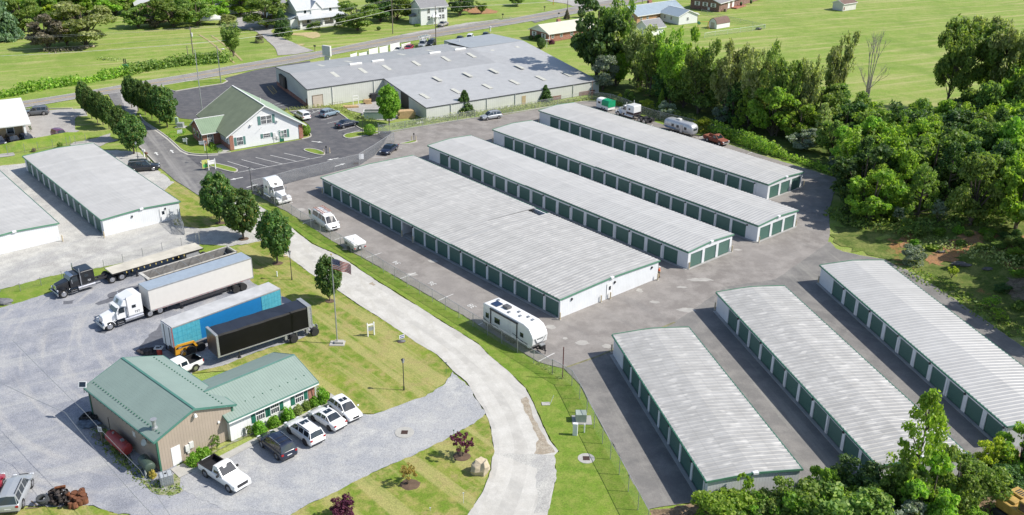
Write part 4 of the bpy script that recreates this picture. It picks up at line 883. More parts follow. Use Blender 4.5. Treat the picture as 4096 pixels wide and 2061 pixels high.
mb=MB(); mb.hexa([(-2.2,pd-.2,2.7),(.29,pd-.2,3.6),(.29,W-.5,3.6),(-2.2,W-.5,2.7)],[(-2.2,pd-.2,2.85),(.29,pd-.2,3.75),(.29,W-.5,3.75),(-2.2,W-.5,2.85)]); obj('side_roof',mb,m_bluer,t)
gable(t,6,5.5,he-.2,he+1.8,m_siding,m_shing,axis='x',x0=-4.5,y0=W+1,ov=.3,trim=m_lwhite,roofname='rear_roof',wallname='rear_wall')
# plain two-storey white house
A,a,L=hbase((1684,102.5),(1789,92)); W=6.6; he=hgt((1684,102.5),31)
t=thing('block_house','plain white two-storey house with grey shingle roof beside the highway','house',(A.x,A.y,.02),a); print('block',L,he)
gable(t,L,W,he,he+1.8,plain('white_block',(.68,.69,.69),.7,var=.05),m_shing,ov=.45,trim=m_lwhite)
for s,z in ((L*.30,he-1.9),(L*.72,he-1.9),(L*.83,he-1.9),(L*.72,he*.28),(L*.85,he*.28),(L*.3,he*.25)): window(t,0,L,W,s,z,.8,1.25)
window(t,3,L,W,W-1.2,he-2.1,.55,1.3); window(t,3,L,W,W-1.0,1.0,.5,1.0)
mb=MB(); mb.hexa([(L*.38,-1.3,2.3),(L*.66,-1.3,2.3),(L*.66,-.01,2.3),(L*.38,-.01,2.3)],[(L*.38,-1.3,2.4),(L*.66,-1.3,2.4),(L*.52+.2,-.01,3.3),(L*.52-.2,-.01,3.3)]); mb.box(L*.4,-1.2,0,L*.4+.12,-1.08,2.3); mb.box(L*.64,-1.2,0,L*.64+.12,-1.08,2.3); obj('entry_canopy',mb,m_white,t)
mb=MB(); mb.box(-1.6,W*.45,0,-.01,W*.45+2.0,2.2); o=obj('side_porch',mb,m_white,t); mb=MB(); mb.hexa([(-1.9,W*.45-.2,2.2),(-.01,W*.45-.2,2.9),(-.01,W*.45+2.2,2.9),(-1.9,W*.45+2.2,2.2)],[(-1.9,W*.45-.2,2.35),(-.01,W*.45-.2,3.05),(-.01,W*.45+2.2,3.05),(-1.9,W*.45+2.2,2.35)]); obj('porch_roof',mb,m_shing,o)
# red brick ranch with cream roof
A,a,L=hbase((2192,170),(2392,138)); W=8.2; he=2.5
t=thing('brick_ranch_house','long red brick ranch house with a cream metal roof and white gable','house',(A.x,A.y,.02),a); print('ranch',L,hgt((2192,170),133))
gable(t,L,W,he,he+1.7,m_brick,m_creamr,ov=.5,trim=m_lwhite,gabm=m_lwhite)
for s in (1.7,5.0,9): window(t,0,L,W,s,1.0,.85,1.0,None)
for s in (2.0,W-2): window(t,3,L,W,s,.9,.8,1.2,m_lwhite)
mb=MB(); mb.box(.05,-.5,0,.17,-.36,he); obj('downspout',mb,m_lwhite,t)
mb=MB(); mb.box(L*.42,W/2+1.2,he,L*.42+1.1,W/2+2,he+2.3); obj('chimney',mb,m_brick,t)
# tan brick ranch with blue-grey roof and white wing
A,a,L=hbase((2547,96.5),(2688,75)); W=8.5; he=2.6
t=thing('blue_roof_house','tan brick ranch house with a blue-grey roof and a white wing at its right','house',(A.x,A.y,.02),a); print('h4',L,hgt((2547,96.5),68))
gable(t,L+5,W,he,he+2.1,m_brickt,m_bluer,ov=.5,trim=m_lwhite)
for s in (1.8,4.6): window(t,0,L,W,s,1.0,.8,.9)
for s in (1.6,6.6): window(t,3,L,W,s,1.0,.8,1.2)
mb=MB(); mb.box(L*.62,W/2+.6,he+1.2,L*.62+1.4,W/2+1.5,he+3.0); obj('chimney',mb,m_brick,t)
wg=WL
A2,a2_,L2=hbase((2714,100.5),(2788,91)); 
t=thing('white_wing','white gabled wing with blue-grey roof joined to the tan brick house','house',(A2.x,A2.y,.02),a2_); 
gable(t,L2,9,2.6,4.1,plain('white_block2',(.68,.69,.69),.7,var=.05),m_bluer if False else ribbed('blue_grey_roof_y',(.27,.33,.38),.45,.5,'x',rough=.45,dark=.65,duty=.86),axis='y',ov=.45,trim=m_lwhite)
window(t,0,L2,9,L2*.47,1.1,.7,.9); window(t,3,L2,9,5.5,1.1,.7,.9); window(t,3,L2,9,2.5,1.1,.7,.9)
mb=MB(); mb.box(L2+.1,2,2.3,L2+2.4,9,2.42); obj('lean_to_roof',mb,m_whited,t)
for k in range(3): mb=MB(); mb.box(L2+2.2,2.1+k*3.3,0,L2+2.3,2.2+k*3.3,2.3); obj('lean_to_post',mb,m_wood,t)
# small grey roofed garage among the trees
A,a,L=hbase((2592,146),(2657,136)); 
t=thing('small_garage','small white garage with dark grey roof behind the tallest trees','garage',(A.x,A.y,.02),a); gable(t,L,5.5,2.3,4.1,m_lwhite,m_shing,ov=.4,trim=m_lwhite)
# dark brick house at the top edge
A,a,L=hbase((2875,49),(2918,36)); Bq=P(2789,29); W=(Bq-A).length
t=thing('dark_brick_house','dark brick house at the top edge with white shutters and a brick terrace','house',(A.x,A.y,.02),a); gable(t,34,W,3.0,5.0,m_brickd,m_shing,ov=.6,trim=m_lwhite)
for s in (2.2,5.2,8.2): window(t,3,34,W,W-s,1.4,.85,1.2,m_lwhite)
mb=MB(); mb.box(L*1.15,-2.0,0,17,-.01,.35); obj('terrace',mb,m_brick,t)
for s in (7.2,10.5): door(t,0,34,W,s,1.3,2.2,m_lwhite,z=.35)
mb=MB(); mb.box(2.0,-1.5,0,2.9,-.7,.9); obj('air_conditioner',mb,m_wood,t)
mb=MB(); mb.box(-.05,3.4,.2,-.004,4.2,1.1); obj('vent_panel',mb,m_lwhite,t)
def planter(u,v,label):
    p=P(u,v); t=thing('planter',label,'planter',(p.x,p.y,.37)); mb=MB(); mb.tube((0,0,0),(0,0,.55),.35,.45,10); obj('pot',mb,m_dark,t); mb=MB(); mb.ball((0,0,.85),.45,10,7); obj('bush',mb,plain('planter_green',(.05,.12,.03),.8,var=.4,scale=6),t)
planter(2963,27,'left dark planter on the brick terrace'); planter(3003,19,'right dark planter on the brick terrace')
# sheds
A,a,L=hbase((2866,117),(2918,108)); Bq=P(2836,110); W=(Bq-A).length
t=thing('barn_shed','small white barn-shaped shed with a brown shingle gambrel roof','shed',(A.x,A.y,.02),a)
hh=1.9; prof=[(0,0),(0,hh*.78),(.55,hh*1.32),(W/2,hh*1.62),(W-.55,hh*1.32),(W,hh*.78),(W,0)]
mb=MB(); mb.extr(prof,0,L); mb.v=[(y,x,z) for x,y,z in mb.v]; mb.f=[f[::-1] for f in mb.f]; obj('wall',mb,m_lwhite,t)
pr2=[(-.12,hh*.76),(.5,hh*1.36),(W/2,hh*1.68),(W-.5,hh*1.36),(W+.12,hh*.76),(W+.02,hh*.72),(W-.6,hh*1.28),(W/2,hh*1.6),(.6,hh*1.28),(-.02,hh*.72)]
mb=MB(); mb.extr(pr2,-.1,L+.1); mb.v=[(y,x,z) for x,y,z in mb.v]; mb.f=[f[::-1] for f in mb.f]; obj('roof',mb,m_shinb,t)
mb=MB(); mb.box(-.06,W*.3,.1,-.005,W*.75,1.8); obj('door',mb,plain('faded_door',(.5,.44,.36),.7),t)
A,a,L=hbase((3370,46),(3422,38)); Bq=P(3332,38); W=(Bq-A).length
t=thing('garden_shed','small white shed with brown shingle roof standing alone at the field edge','shed',(A.x,A.y,.02),a); gable(t,L,W,2.4,3.3,ribbed('white_shed_wall',(.62,.61,.58),.3,.4,'xy',dark=.7),m_shinb,axis='x',ov=.3,trim=m_lwhite)
mb=MB(); mb.box(.4,-.05,.3,1.0,-.004,1.3); obj('hatch',mb,m_brickd,t)
# tan shop with white roof at left edge
A,a,L0=hframe(-60,518,106,498,3.4); L=L0
Bq=P(91,404,3.4); A,a,L=Vector((P(-260,541,3.4).x,P(-260,541,3.4).y,0)),a,0; c=P(112,497,3.4); c.z=0; ex=Vector((math.cos(a),math.sin(a),0)); ey=Vector((-ex.y,ex.x,0)); L=34; A=c-ex*L; W=(Vector((Bq.x,Bq.y,0))-c).dot(ey)
t=thing('shop_building','low tan shop with a broad bright white roof at the left edge','shop',(A.x,A.y,.02),a)
rb=MB(); rb.hexa([(0,-.3,3.3),(L+.5,-.3,3.3),(L+.5,W,3.9),(0,W,3.9)],[(0,-.3,3.5),(L+.5,-.3,3.5),(L+.5,W,4.1),(0,W,4.1)]); obj('roof',rb,m_whiter,t)
mb=MB(); mb.box(0,1.9,0,L-1,W-.5,3.4); obj('wall',mb,ribbed('tan_siding',(.42,.31,.19),.3,.4,'xy',dark=.7),t)
for s in (L-3.2,L-7.2,L-11): mb=MB(); mb.box(s-.7,1.80,.6,s+.7,1.895,2.7); o=obj('window',mb,m_lwhite,t); mb=MB(); mb.box(s-.58,1.77,.7,s+.58,1.797,2.6); obj('pane',mb,m_glassd,o)
mb=MB(); mb.box(L-.9,-.1,0,L-.5,W*.2,3.3); obj('end_pier',mb,m_lwhite,t)
mb=MB(); mb.box(0,-.2,0,L,1.9,.12); obj('walkway',mb,m_conc,t)
# white-roofed barn and a small house hidden in the top-left trees
A=P(575,62); B=P(645,58); a=ang(A,B)
t=thing('white_roof_barn','barn with a large bleached white roof among the top-left trees','barn',(A.x-2,A.y,.02),a); gable(t,16,26,3.2,5.4,m_brickd,m_whiter,axis='y',ov=.5,trim=m_lwhite)
A=P(868,58); t=thing('hidden_house','small white house mostly hidden by trees behind the leaning pole','house',(A.x,A.y,.02),R(15)); gable(t,9,8,2.8,4.6,m_siding,m_shing,ov=.4,trim=m_lwhite)
# ---------------- vehicles ----------------
ZG=.05
def paint(name,c,rough=.28,var=.03): return plain(name,c,rough,0,var=var,coat=.7,scale=.8)
pt_white=paint('car_white',(.72,.73,.74)); pt_navy=paint('car_navy',(.012,.018,.04)); pt_black=paint('car_black',(.012,.013,.016)); pt_silver=plain('car_silver',(.42,.44,.46),.3,.35,var=.04,coat=.5)
pt_blue=paint('car_light_blue',(.20,.27,.33)); pt_red=paint('car_red',(.28,.012,.03)); pt_grey=paint('car_grey',(.10,.11,.125)); pt_rust=plain('rusty_paint',(.24,.075,.045),.85,0,var=.45,scale=3,fine=7)
pt_mar=paint('car_maroon',(.12,.01,.05)); pt_tan=paint('car_champagne',(.30,.28,.25))
# station tables: x (rear -> front), belt z, roof z, half width at roof, glass above belt here?
def prof(kind,L,Wd,H):
    hw=Wd/2; x0=-L/2
    if kind=='sedan':
        T=[(0,.60,None),(.015,.86,None),(.06,.93,None),(.17,.97,None),(.19,.975,.975),(.34,.985,H-.03),(.355,.985,H-.02),(.50,.98,H),(.515,.98,H),(.60,.96,H-.03),(.755,.93,.93),(.80,.91,None),(.95,.76,None),(.985,.62,None),(1.0,.45,None)]
    elif kind=='suv':
        T=[(0,.62,None),(.012,.95,None),(.02,1.05,1.05),(.075,1.09,H-.10),(.10,1.09,H-.03),(.27,1.09,H),(.285,1.09,H),(.45,1.08,H),(.465,1.08,H),(.60,1.06,H-.04),(.735,1.02,1.02),(.78,1.0,None),(.94,.88,None),(.985,.7,None),(1.0,.5,None)]
    elif kind=='crossover':
        T=[(0,.60,None),(.015,.92,None),(.03,1.0,1.0),(.13,1.05,H-.12),(.17,1.05,H-.04),(.30,1.04,H),(.315,1.04,H),(.46,1.02,H),(.475,1.02,H),(.58,1.0,H-.05),(.76,.95,.95),(.80,.92,None),(.95,.78,None),(.985,.64,None),(1.0,.46,None)]
    elif kind=='wagon':
        T=[(0,.60,None),(.015,.88,None),(.03,.95,.95),(.10,.98,H-.12),(.14,.98,H-.04),(.30,.98,H),(.315,.98,H),(.46,.97,H),(.475,.97,H),(.60,.95,H-.05),(.755,.91,.91),(.80,.89,None),(.95,.76,None),(.985,.62,None),(1.0,.46,None)]
    elif kind=='van':
        T=[(0,.7,None),(.006,1.25,1.25),(.012,1.30,H-.1),(.03,1.30,H-.02),(.35,1.30,H),(.365,1.30,H),(.55,1.28,H),(.565,1.28,H),(.72,1.22,H-.12),(.87,1.12,1.12),(.90,1.08,None),(.965,.92,None),(.99,.7,None),(1.0,.5,None)]
    return [(x0+L*a,b,c) for a,b,c in T]
def lower_body(st,hw,zb=.28,deck=None):
    mb=MB(); rows=[]
    n=len(st)
    for i,(x,zt,_) in enumerate(st):
        e=min(i,n-1-i); k={0:.80,1:.93,2:.975}.get(e,1.0); w_=hw*k; zl=zb+(.10 if e==0 else .03 if e==1 else 0)
        zt=max(zt,zl+.1); zm=zl+(zt-zl)*.5; crown=.035
        half=[(w_*.93,zl),(w_,zl+(zt-zl)*.22),(w_,zl+(zt-zl)*.62),(w_*.975,zt-.05),(w_*.91,zt),(w_*.45,zt+crown)]
        row=[(x,y,z) for y,z in half]+[(x,0,zt+crown*1.15)]+[(x,-y,z) for y,z in half[::-1]]
        rows.append(row)
    m=len(rows[0])
    for r in rows: mb.v+=r
    for i in range(n-1):
        if st[i+1][0]-st[i][0]<1e-6: continue
        for j in range(m-1):
            if deck and deck(i,j): continue
            mb.f.append((i*m+j,(i+1)*m+j,(i+1)*m+j+1,i*m+j+1))
        mb.f.append((i*m+m-1,(i+1)*m+m-1,(i+1)*m,i*m))
    mb.f.append(tuple(range(m))); mb.f.append(tuple((n-1)*m+j for j in range(m-1,-1,-1)))
    mb.f=[f[::-1] for f in mb.f]
    return mb
def wheel(t,x,y,r,w_=.22,rim=None,name='wheel'):
    s=1 if y>0 else -1
    mb=MB(); mb.tube((x,y-s*w_,r),(x,y-s*.02,r),r,r,22); mb.tube((x,y-s*.02,r),(x,y+s*.01,r),r,r*.9,22)
    o=obj(name,mb,m_rubber,t,smooth=False)
    rb=MB(); rb.tube((x,y+s*.004,r),(x,y+s*.022,r),r*.66,r*.62,18)
    q=obj('rim',rb,rim or m_rim,o)
    if r<.45:
        hb=MB()
        for k in range(5):
            a=2*PI*(k+.5)/5; c=(x+math.cos(a)*r*.42,y+s*.0225,r+math.sin(a)*r*.42); hb.tube(c,(c[0],c[1]+s*.004,c[2]),r*.11,r*.11,8)
        obj('rim_hole',hb,m_dark,o)
    else:
        hb=MB(); hb.tube((x,y+s*.02,r),(x,y+s*.09,r),r*.22,r*.16,10); obj('hub',hb,m_chrome,o)
    return o
def car(kind,label,pt,fw,rw,side,L=4.6,Wd=1.82,H=1.46,wb=2.7,r=.33,cat='car',rim=None,group=None,rails=False,sunroof=False,detail=True,name=None,zg=ZG,rack=False,rrails=None):
    F=P(fw[0],fw[1],zg); B=P(rw[0],rw[1],zg); a=ang(B,F); ex=Vector((math.cos(a),math.sin(a),0)); ey=Vector((-ex.y,ex.x,0))
    c=(F+B)/2-ey*side*(Wd/2-.05); nm=name or {'sedan':'sedan','suv':'suv','crossover':'crossover','wagon':'station_wagon','van':'cargo_van'}[kind]
    t=thing(nm,label,cat,(c.x,c.y,zg),a,group); hw=Wd/2; st=prof(kind,L,Wd,H)
    obj('body',lower_body([(x,zt,None) for x,zt,_ in st],hw),pt,t,smooth=True)
    # cabin: greenhouse from the stations with a roof height
    g=[(x,b,h) for x,b,h in st if h is not None]; n=len(g)
    sw=MB(); cab=MB(); ws=MB(); rwm=MB(); pil=MB()
    def pt3(i,k):                                     # k: 0 belt edge, 1 roof edge, 2 roof centre
        x,b,h=g[i]; f=max(0,min(1,(h-b)/.45)); y=(hw*.90,hw*(.90-.16*f),0)[k]; return (x,y,(b+.0,h,h+.045*f+.02)[k])
    sides=[]
    for i in range(n-1):
        flat=(g[i+1][0]-g[i][0])<L*.03
        for s in (1,-1):
            q=[pt3(i,0),pt3(i+1,0),pt3(i+1,1),pt3(i,1)]; q=[(a_,s*b_,c_) for a_,b_,c_ in q]
            if s<0: q=q[::-1]
            isp=flat or (kind=='van' and i<2) or (kind=='van' and i<6 and s<0 and False)
            if isp: pil.poly(*q)
            else:
                # window with painted frame round it
                cx=[sum(p[k] for p in q)/4 for k in range(3)]
                inn=[tuple(cx[k]+(p[k]-cx[k])*(.93 if k==0 else .80 if k==2 else 1) for k in range(3)) for p in q]
                for e in range(4): pil.poly(q[e],q[(e+1)%4],inn[(e+1)%4],inn[e])
                sides.append((inn,s))
        q=[pt3(i,1),pt3(i+1,1),pt3(i+1,2),pt3(i,2)]
        tgt=rwm if (i==0 or (kind in('suv','crossover','wagon') and i==0)) else ws if i==n-2 else cab
        if kind=='van' and i==0: tgt=cab
        for s in (1,-1):
            qq=[(a_,s*b_,c_) for a_,b_,c_ in q]; tgt.poly(*(qq if s>0 else qq[::-1]))
    def shrink(mb,k=.9):
        if not mb.v: return mb
        c=[sum(v[j] for v in mb.v)/len(mb.v) for j in range(3)]
        fr=MB(); fr.v=list(mb.v); fr.f=list(mb.f); mb.v=[(c[0]+(v[0]-c[0])*k,c[1]+(v[1]-c[1])*k,c[2]+(v[2]-c[2])*k+.012) for v in mb.v]; return fr
    cab.merge(shrink(ws)); cab.merge(shrink(rwm)) if rwm.v else None; cab.merge(pil)
    obj('cabin',cab,pt,t,smooth=False)
    obj('windscreen',ws,m_glassd,t); 
    if rwm.v: obj('rear_window',rwm,m_glassd,t)
    for q,s in sides: mb=MB(); mb.poly(*[(x,y+s*.006,z) for x,y,z in q]); obj('side_window',mb,m_glassd,t)
    for sx in (wb/2,-wb/2):
        for s in (1,-1):
            ar=MB(); ar.tube((sx,s*(hw-.05),r+.02),(sx,s*(hw+.004),r+.02),r*1.2,r*1.17,20); obj('wheel_arch',ar,m_black,t)
            wheel(t,sx,s*(hw+.012),r,rim=rim)
    if not detail: return t
    fx=L/2; zf=.66 if kind in('sedan','crossover','wagon') else .76
    for s in (1,-1):
        mb=MB(); mb.box(fx-.22,s*hw*.74-.17,zf-.07,fx-.035,s*hw*.74+.17,zf+.09); obj('headlight',mb,m_lens,t,bevel=.03)
        mb=MB(); mb.box(-fx+.012,s*hw*.80-.13,.78,-fx+.14,s*hw*.80+.13,.98 if kind!='sedan' else .93); obj('taillight',mb,m_red,t,bevel=.02)
        mb=MB(); mx=st[-5][0]-.12; mb.box(mx,s*(hw+.0),.98 if kind=='sedan' else 1.05,mx+.12,s*(hw+.2),1.12 if kind=='sedan' else 1.22); obj('wing_mirror',mb,pt,t,bevel=.03)
        if rails or rrails: mb=MB(); mb.box(g[1][0]+.2,s*hw*.66-.03,H+.03,g[-2][0]-.3,s*hw*.66+.03,H+.09); obj('roof_rail',mb,rrails or m_dark,t,bevel=.015)
    mb=MB(); mb.box(fx-.06,-hw*.42,zf-.18,fx+.006,hw*.42,zf+.04); obj('grille',mb,m_black,t,bevel=.02)
    mb=MB(); mb.box(fx-.12,-hw*.8,.3,fx+.02,hw*.8,.42); obj('bumper',mb,m_dark if kind!='sedan' else pt,t,bevel=.03)
    mb=MB(); mb.box(-fx-.02,-hw*.84,.32,-fx+.14,hw*.84,.46); obj('bumper',mb,m_dark,t,bevel=.03)
    mb=MB(); mb.box(-fx+.0,-.26,.62,-fx+.02,.26,.74); obj('number_plate',mb,m_white,t)
    if sunroof:
        mb=MB(); x=g[-2][0]-.28; mb.box(x-.62,-.42,H+.045,x-.02,.42,H+.062); obj('sunroof',mb,m_glassd,t)
    if rack:
        for x in (g[1][0]+.5,g[1][0]+1.3): mb=MB(); mb.box(x,-hw*.66,H+.10,x+.06,hw*.66,H+.13); obj('cross_bar',mb,m_dark,t)
    return t
S8=1/1.8516
car('suv','dark navy SUV with silver roof rails parked nose-in by the office walk',pt_navy,(1051,1791.7),(1105,1836.5),1,L=4.82,Wd=1.93,H=1.76,wb=2.79,r=.39,rrails=m_chrome,rack=True,cat='car')
car('suv','white SUV with sunroof, second from left of the four nose-in cars',pt_white,(1159,1735.6),(1220.7,1781),1,L=4.95,Wd=1.93,H=1.70,wb=2.85,r=.38,rails=True,sunroof=True,rim=m_dark,cat='car')
car('sedan','white sedan with sunroof parked between a white SUV and a white crossover',pt_white,(1256.2,1686),(1314.8,1722.3),1,L=4.62,Wd=1.78,H=1.45,wb=2.65,sunroof=True,rim=m_dark)
car('crossover','white crossover parked nose-out at the corner of the lawn',pt_white,(1385.8,1690),(1322.5,1642),-1,L=4.32,Wd=1.78,H=1.6,wb=2.61,sunroof=True,rim=m_dark,cat='car')
car('suv','silver long SUV with black roof rails beside the tyre pile',pt_silver,(130,1949),(96,2026),-1,L=5.25,Wd=2.0,H=1.90,wb=3.02,r=.4,rails=True,cat='car')
car('suv','red SUV cut off by the left edge near the tyre pile',pt_red,(18,1942),(-20,2022),-1,L=4.8,Wd=1.9,H=1.8,wb=2.8,r=.38,cat='car')
car('suv','black full-size SUV beside the entry drive mailboxes',pt_black,(607.6,684.8),(542.8,690.2),-1,L=5.6,Wd=2.04,H=1.9,wb=3.3,r=.42,rrails=m_chrome,cat='car')
car('suv','dark grey SUV parked by the white-roofed shop',pt_grey,(118.8,466),(171.7,462),1,L=5.0,Wd=2.0,H=1.76,wb=3.0,r=.4,rrails=m_chrome,cat='car')
car('crossover','light blue-grey crossover in the office lot nearest the warehouse',pt_blue,(1345.7,462),(1312.6,471),-1,L=4.4,Wd=1.83,H=1.6,wb=2.65,rrails=m_chrome,cat='car')
car('sedan','navy sedan in the office lot parked beside the lamp post',pt_navy,(1417,505),(1377.7,514),-1,L=4.9,Wd=1.85,H=1.46,wb=2.85)
car('suv','white SUV half hidden behind the main office roof',pt_white,(1178,468),(1209,484),1,L=4.8,Wd=1.9,H=1.7,wb=2.8,r=.37,cat='car')
car('sedan','dark navy sedan parked just inside the yard gate',pt_navy,(1560,619.5),(1587.5,601),1,L=5.0,Wd=1.9,H=1.46,wb=2.9)
car('wagon','silver wagon parked along the weedy kerb of the warehouse',pt_silver,(1949,482.5),(1996,475.5),1,L=4.8,Wd=1.85,H=1.62,wb=2.74,rails=True,cat='car')
for l,pt,f,b,sd,k in (('grey sedan parked by the plain two-storey house',pt_tan,(1775,108),(1789,103),1,'sedan'),
    ('silver car nosing out behind the tallest white fence panel',pt_silver,(1573,214),(1585,203),-1,'sedan'),('red car behind the slatted white panel',pt_red,(1617,206),(1630,195),-1,'crossover'),
    ('white-roofed SUV beside the white arbor',pt_silver,(1669,196),(1690,178),-1,'suv'),('dark pickup-sized car under the utility pole beside the arbor',pt_black,(1704,188),(1722,176),-1,'suv'),
    ('dark car partly hidden behind the warehouse back roof',pt_black,(1822,170),(1832,160),-1,'sedan'),('white van nose above the warehouse back roof',pt_white,(1862,168),(1872,156),-1,'suv'),('dark car at the top corner of the warehouse back roof',pt_black,(1926,154),(1936,144),-1,'sedan')):
    car(k,l,pt,f,b,sd,L=4.6,detail=(k!='x'),H=1.75 if k=='suv' else 1.45)
for l,pt,f,b in (('dark blue car low behind the grass berm at the left edge',pt_navy,(22,580),(6,570)),('black car low behind the grass berm, second from the left edge',pt_black,(84,578),(66,566)),
    ('navy car low behind the grass berm near its middle',pt_navy,(140,574),(124,565)),('maroon car behind the right end of the grass berm',pt_mar,(268,552),(252,545))):
    car('suv',l,pt,f,b,1,L=4.6,H=1.7,cat='car')
# work van with ladders
t=car('van','white work van with ladders on its roof rack and open rear doors',pt_white,(1303,923),(1262,896),-1,L=5.6,Wd=2.06,H=2.15,wb=3.3,r=.35,cat='van')
for y,ln in ((.62,3.0),(-.55,3.2)):
    mb=MB()
    for yy in (y-.2,y+.2): mb.box(-2.5,yy-.03,2.42,-2.5+ln,yy+.03,2.5)
    for k in range(11): mb.box(-2.4+k*ln/11,y-.17,2.44,-2.36+k*ln/11,y+.17,2.48)
    obj('ladder',mb,plain('ladder_red',(.42,.22,.18),.5,var=.2),t)
for x in (-2.3,-1.2,0): mb=MB(); mb.box(x,-.9,2.3,x+.06,.9,2.36); mb.box(x,-.9,2.12,x+.06,-.84,2.3); mb.box(x,.84,2.12,x+.06,.9,2.3); obj('roof_rack',mb,m_whited,t)
mb=MB(); mb.box(-3.7,-1.06,.55,-2.82,-1.0,2.0); o=obj('rear_door',mb,pt_white,t); mb=MB(); mb.box(-3.55,-1.075,1.2,-3.0,-1.062,1.85); obj('door_window',mb,m_glassd,o)
# pickups
def pickup(label,pt,fw,rw,side,L=5.9,Wd=2.02,H=1.9,wb=3.6,r=.4,crew=False,old=False,zg=ZG,bedm=None,flare=False):
    F=P(fw[0],fw[1],zg); B=P(rw[0],rw[1],zg); a=ang(B,F); ex=Vector((math.cos(a),math.sin(a),0)); ey=Vector((-ex.y,ex.x,0)); c=(F+B)/2-ey*side*(Wd/2-.05)
    t=thing('pickup_truck',label,'pickup truck',(c.x,c.y,zg),a); hw=Wd/2; x0=-wb/2-1.15; x1=wb/2+.95; Lr=x1-x0; bz=1.18
    cb=x0+(1.75 if crew else 2.25); ch=(2.15 if crew else 1.35)    # bed end, cab length
    hood=1.12
    st=[(x0,.7,None),(x0+.03,bz,None),(x0+.1,bz,None),(cb-.05,bz,None),(cb,bz,None),(cb+ch+.35,hood,None),(x1-.55,hood-.04,None),(x1-.12,hood-.14,None),(x1-.02,.85,None),(x1,.6,None)]
    deck=lambda i,j: (2<=i<=2 or i==3 and False) and 4<=j<=7
    b=lower_body(st,hw,.42 if not old else .45,deck=lambda i,j:i==2 and 4<=j<=7); obj('body',b,pt,t,smooth=False)
    bm=bedm or m_black; mb=MB(); y=hw*.86
    mb.poly((x0+.1,-y,.72),(cb-.05,-y,.72),(cb-.05,y,.72),(x0+.1,y,.72)); mb.poly((x0+.1,y,.72),(cb-.05,y,.72),(cb-.05,y,bz+.01),(x0+.1,y,bz+.01)); mb.poly((cb-.05,-y,.72),(x0+.1,-y,.72),(x0+.1,-y,bz+.01),(cb-.05,-y,bz+.01))
    mb.poly((x0+.1,-y,.72),(x0+.1,y,.72),(x0+.1,y,bz+.01),(x0+.1,-y,bz+.01)); mb.poly((cb-.05,y,.72),(cb-.05,-y,.72),(cb-.05,-y,bz+.3),(cb-.05,y,bz+.3)); obj('bed',mb,bm,t)
    mb=MB()
    for s in (1,-1): mb.box(x0+.03,s*hw*.91-.06,bz,cb,s*hw*.91+.06,bz+.03)
    mb.box(x0+.02,-hw*.88,bz-.02,x0+.1,hw*.88,bz+.03); obj('bed_rail',mb,m_black if pt is not pt_rust else pt,t)
    # cab
    g=[(cb+.02,bz),(cb+.14,H-.06),(cb+.4,H),(cb+ch-.55 if crew else cb+ch-.55,H-.01),(cb+ch+.3,hood+.03)]
    cab=MB(); wi=[]; 
    def q3(i,k): x,z=g[i]; f=max(0,min(1,(z-1.15)/.6)); return (x,(hw*.9,hw*(.9-.13*f),0)[k],(1.13,z,z+.04*f)[k])
    for i in range(len(g)-1):
        for s in (1,-1):
            q=[q3(i,0),q3(i+1,0),q3(i+1,1),q3(i,1)]; q=[(u,s*v,w_) for u,v,w_ in q]
            cab.poly(*(q if s>0 else q[::-1]))
            q=[q3(i,1),q3(i+1,1),q3(i+1,2),q3(i,2)]; q=[(u,s*v,w_) for u,v,w_ in q]; cab.poly(*(q if s>0 else q[::-1]))
    cab.poly(*[(g[0][0],y_,1.1) for y_ in (-hw*.9,hw*.9)],(g[1][0],hw*.78,g[1][1]),(g[1][0],-hw*.78,g[1][1])); obj('cab',cab,pt,t,smooth=False)
    def yat(z): return hw*(.9-.13*max(0,min(1,(z-1.15)/.6)))+.012
    segs=[(cb+.2,cb+ch*.45),(cb+ch*.5,cb+ch-.12)] if crew else [(cb+.25,cb+ch-.15)]
    for s in (1,-1):
        for k,(xa,xb) in enumerate(segs):
            xt=xb-(.42 if k==len(segs)-1 else .0); za,zb=1.2,H-.14; mb=MB(); q=[(xa,s*yat(za),za),(xb,s*yat(za),za),(xt,s*yat(zb),zb),(xa+.06,s*yat(zb),zb)]; mb.poly(*(q if s>0 else q[::-1])); obj('side_window',mb,m_glassd,t)
    xa,za=g[3][0]+.06,H-.07; xb,zb=g[4][0]-.08,hood+.12; mb=MB(); mb.poly((xb,-hw*.78,zb+.01),(xb,hw*.78,zb+.01),(xa,hw*.68,za+.035),(xa,-hw*.68,za+.035)); obj('windscreen',mb,m_glassd,t)
    mb=MB(); mb.poly((cb-.0,hw*.7,bz+.12),(cb-.0,-hw*.7,bz+.12),(cb+.09,-hw*.65,H-.17),(cb+.09,hw*.65,H-.17)); obj('rear_window',mb,m_glassd,t)
    for sx in (wb/2,-wb/2):
        for s in (1,-1):
            ar=MB(); ar.tube((sx,s*(hw-.06),r+.04),(sx,s*(hw+(.05 if flare else .004)),r+.04),r*1.25,r*1.2,20); obj('wheel_arch',ar,m_black,t); wheel(t,sx,s*(hw+(.03 if flare else .012)),r,.26)
    for s in (1,-1):
        mb=MB(); mb.box(x1-.16,s*hw*.78-.17,.80,x1-.0,s*hw*.78+.17,.98); obj('headlight',mb,m_lens,t,bevel=.03)
        mb=MB(); mb.box(x0-.02,s*hw*.9-.09,.8,x0+.1,s*hw*.9+.09,1.12); obj('taillight',mb,m_red,t,bevel=.02)
        mb=MB(); mb.box(cb+ch-.25,s*hw,1.15,cb+ch-.1,s*(hw+.25),1.38); obj('wing_mirror',mb,m_black,t,bevel=.03)
    mb=MB(); mb.box(x1-.05,-hw*.58,.66,x1+.02,hw*.58,.98); obj('grille',mb,m_dark,t,bevel=.02)
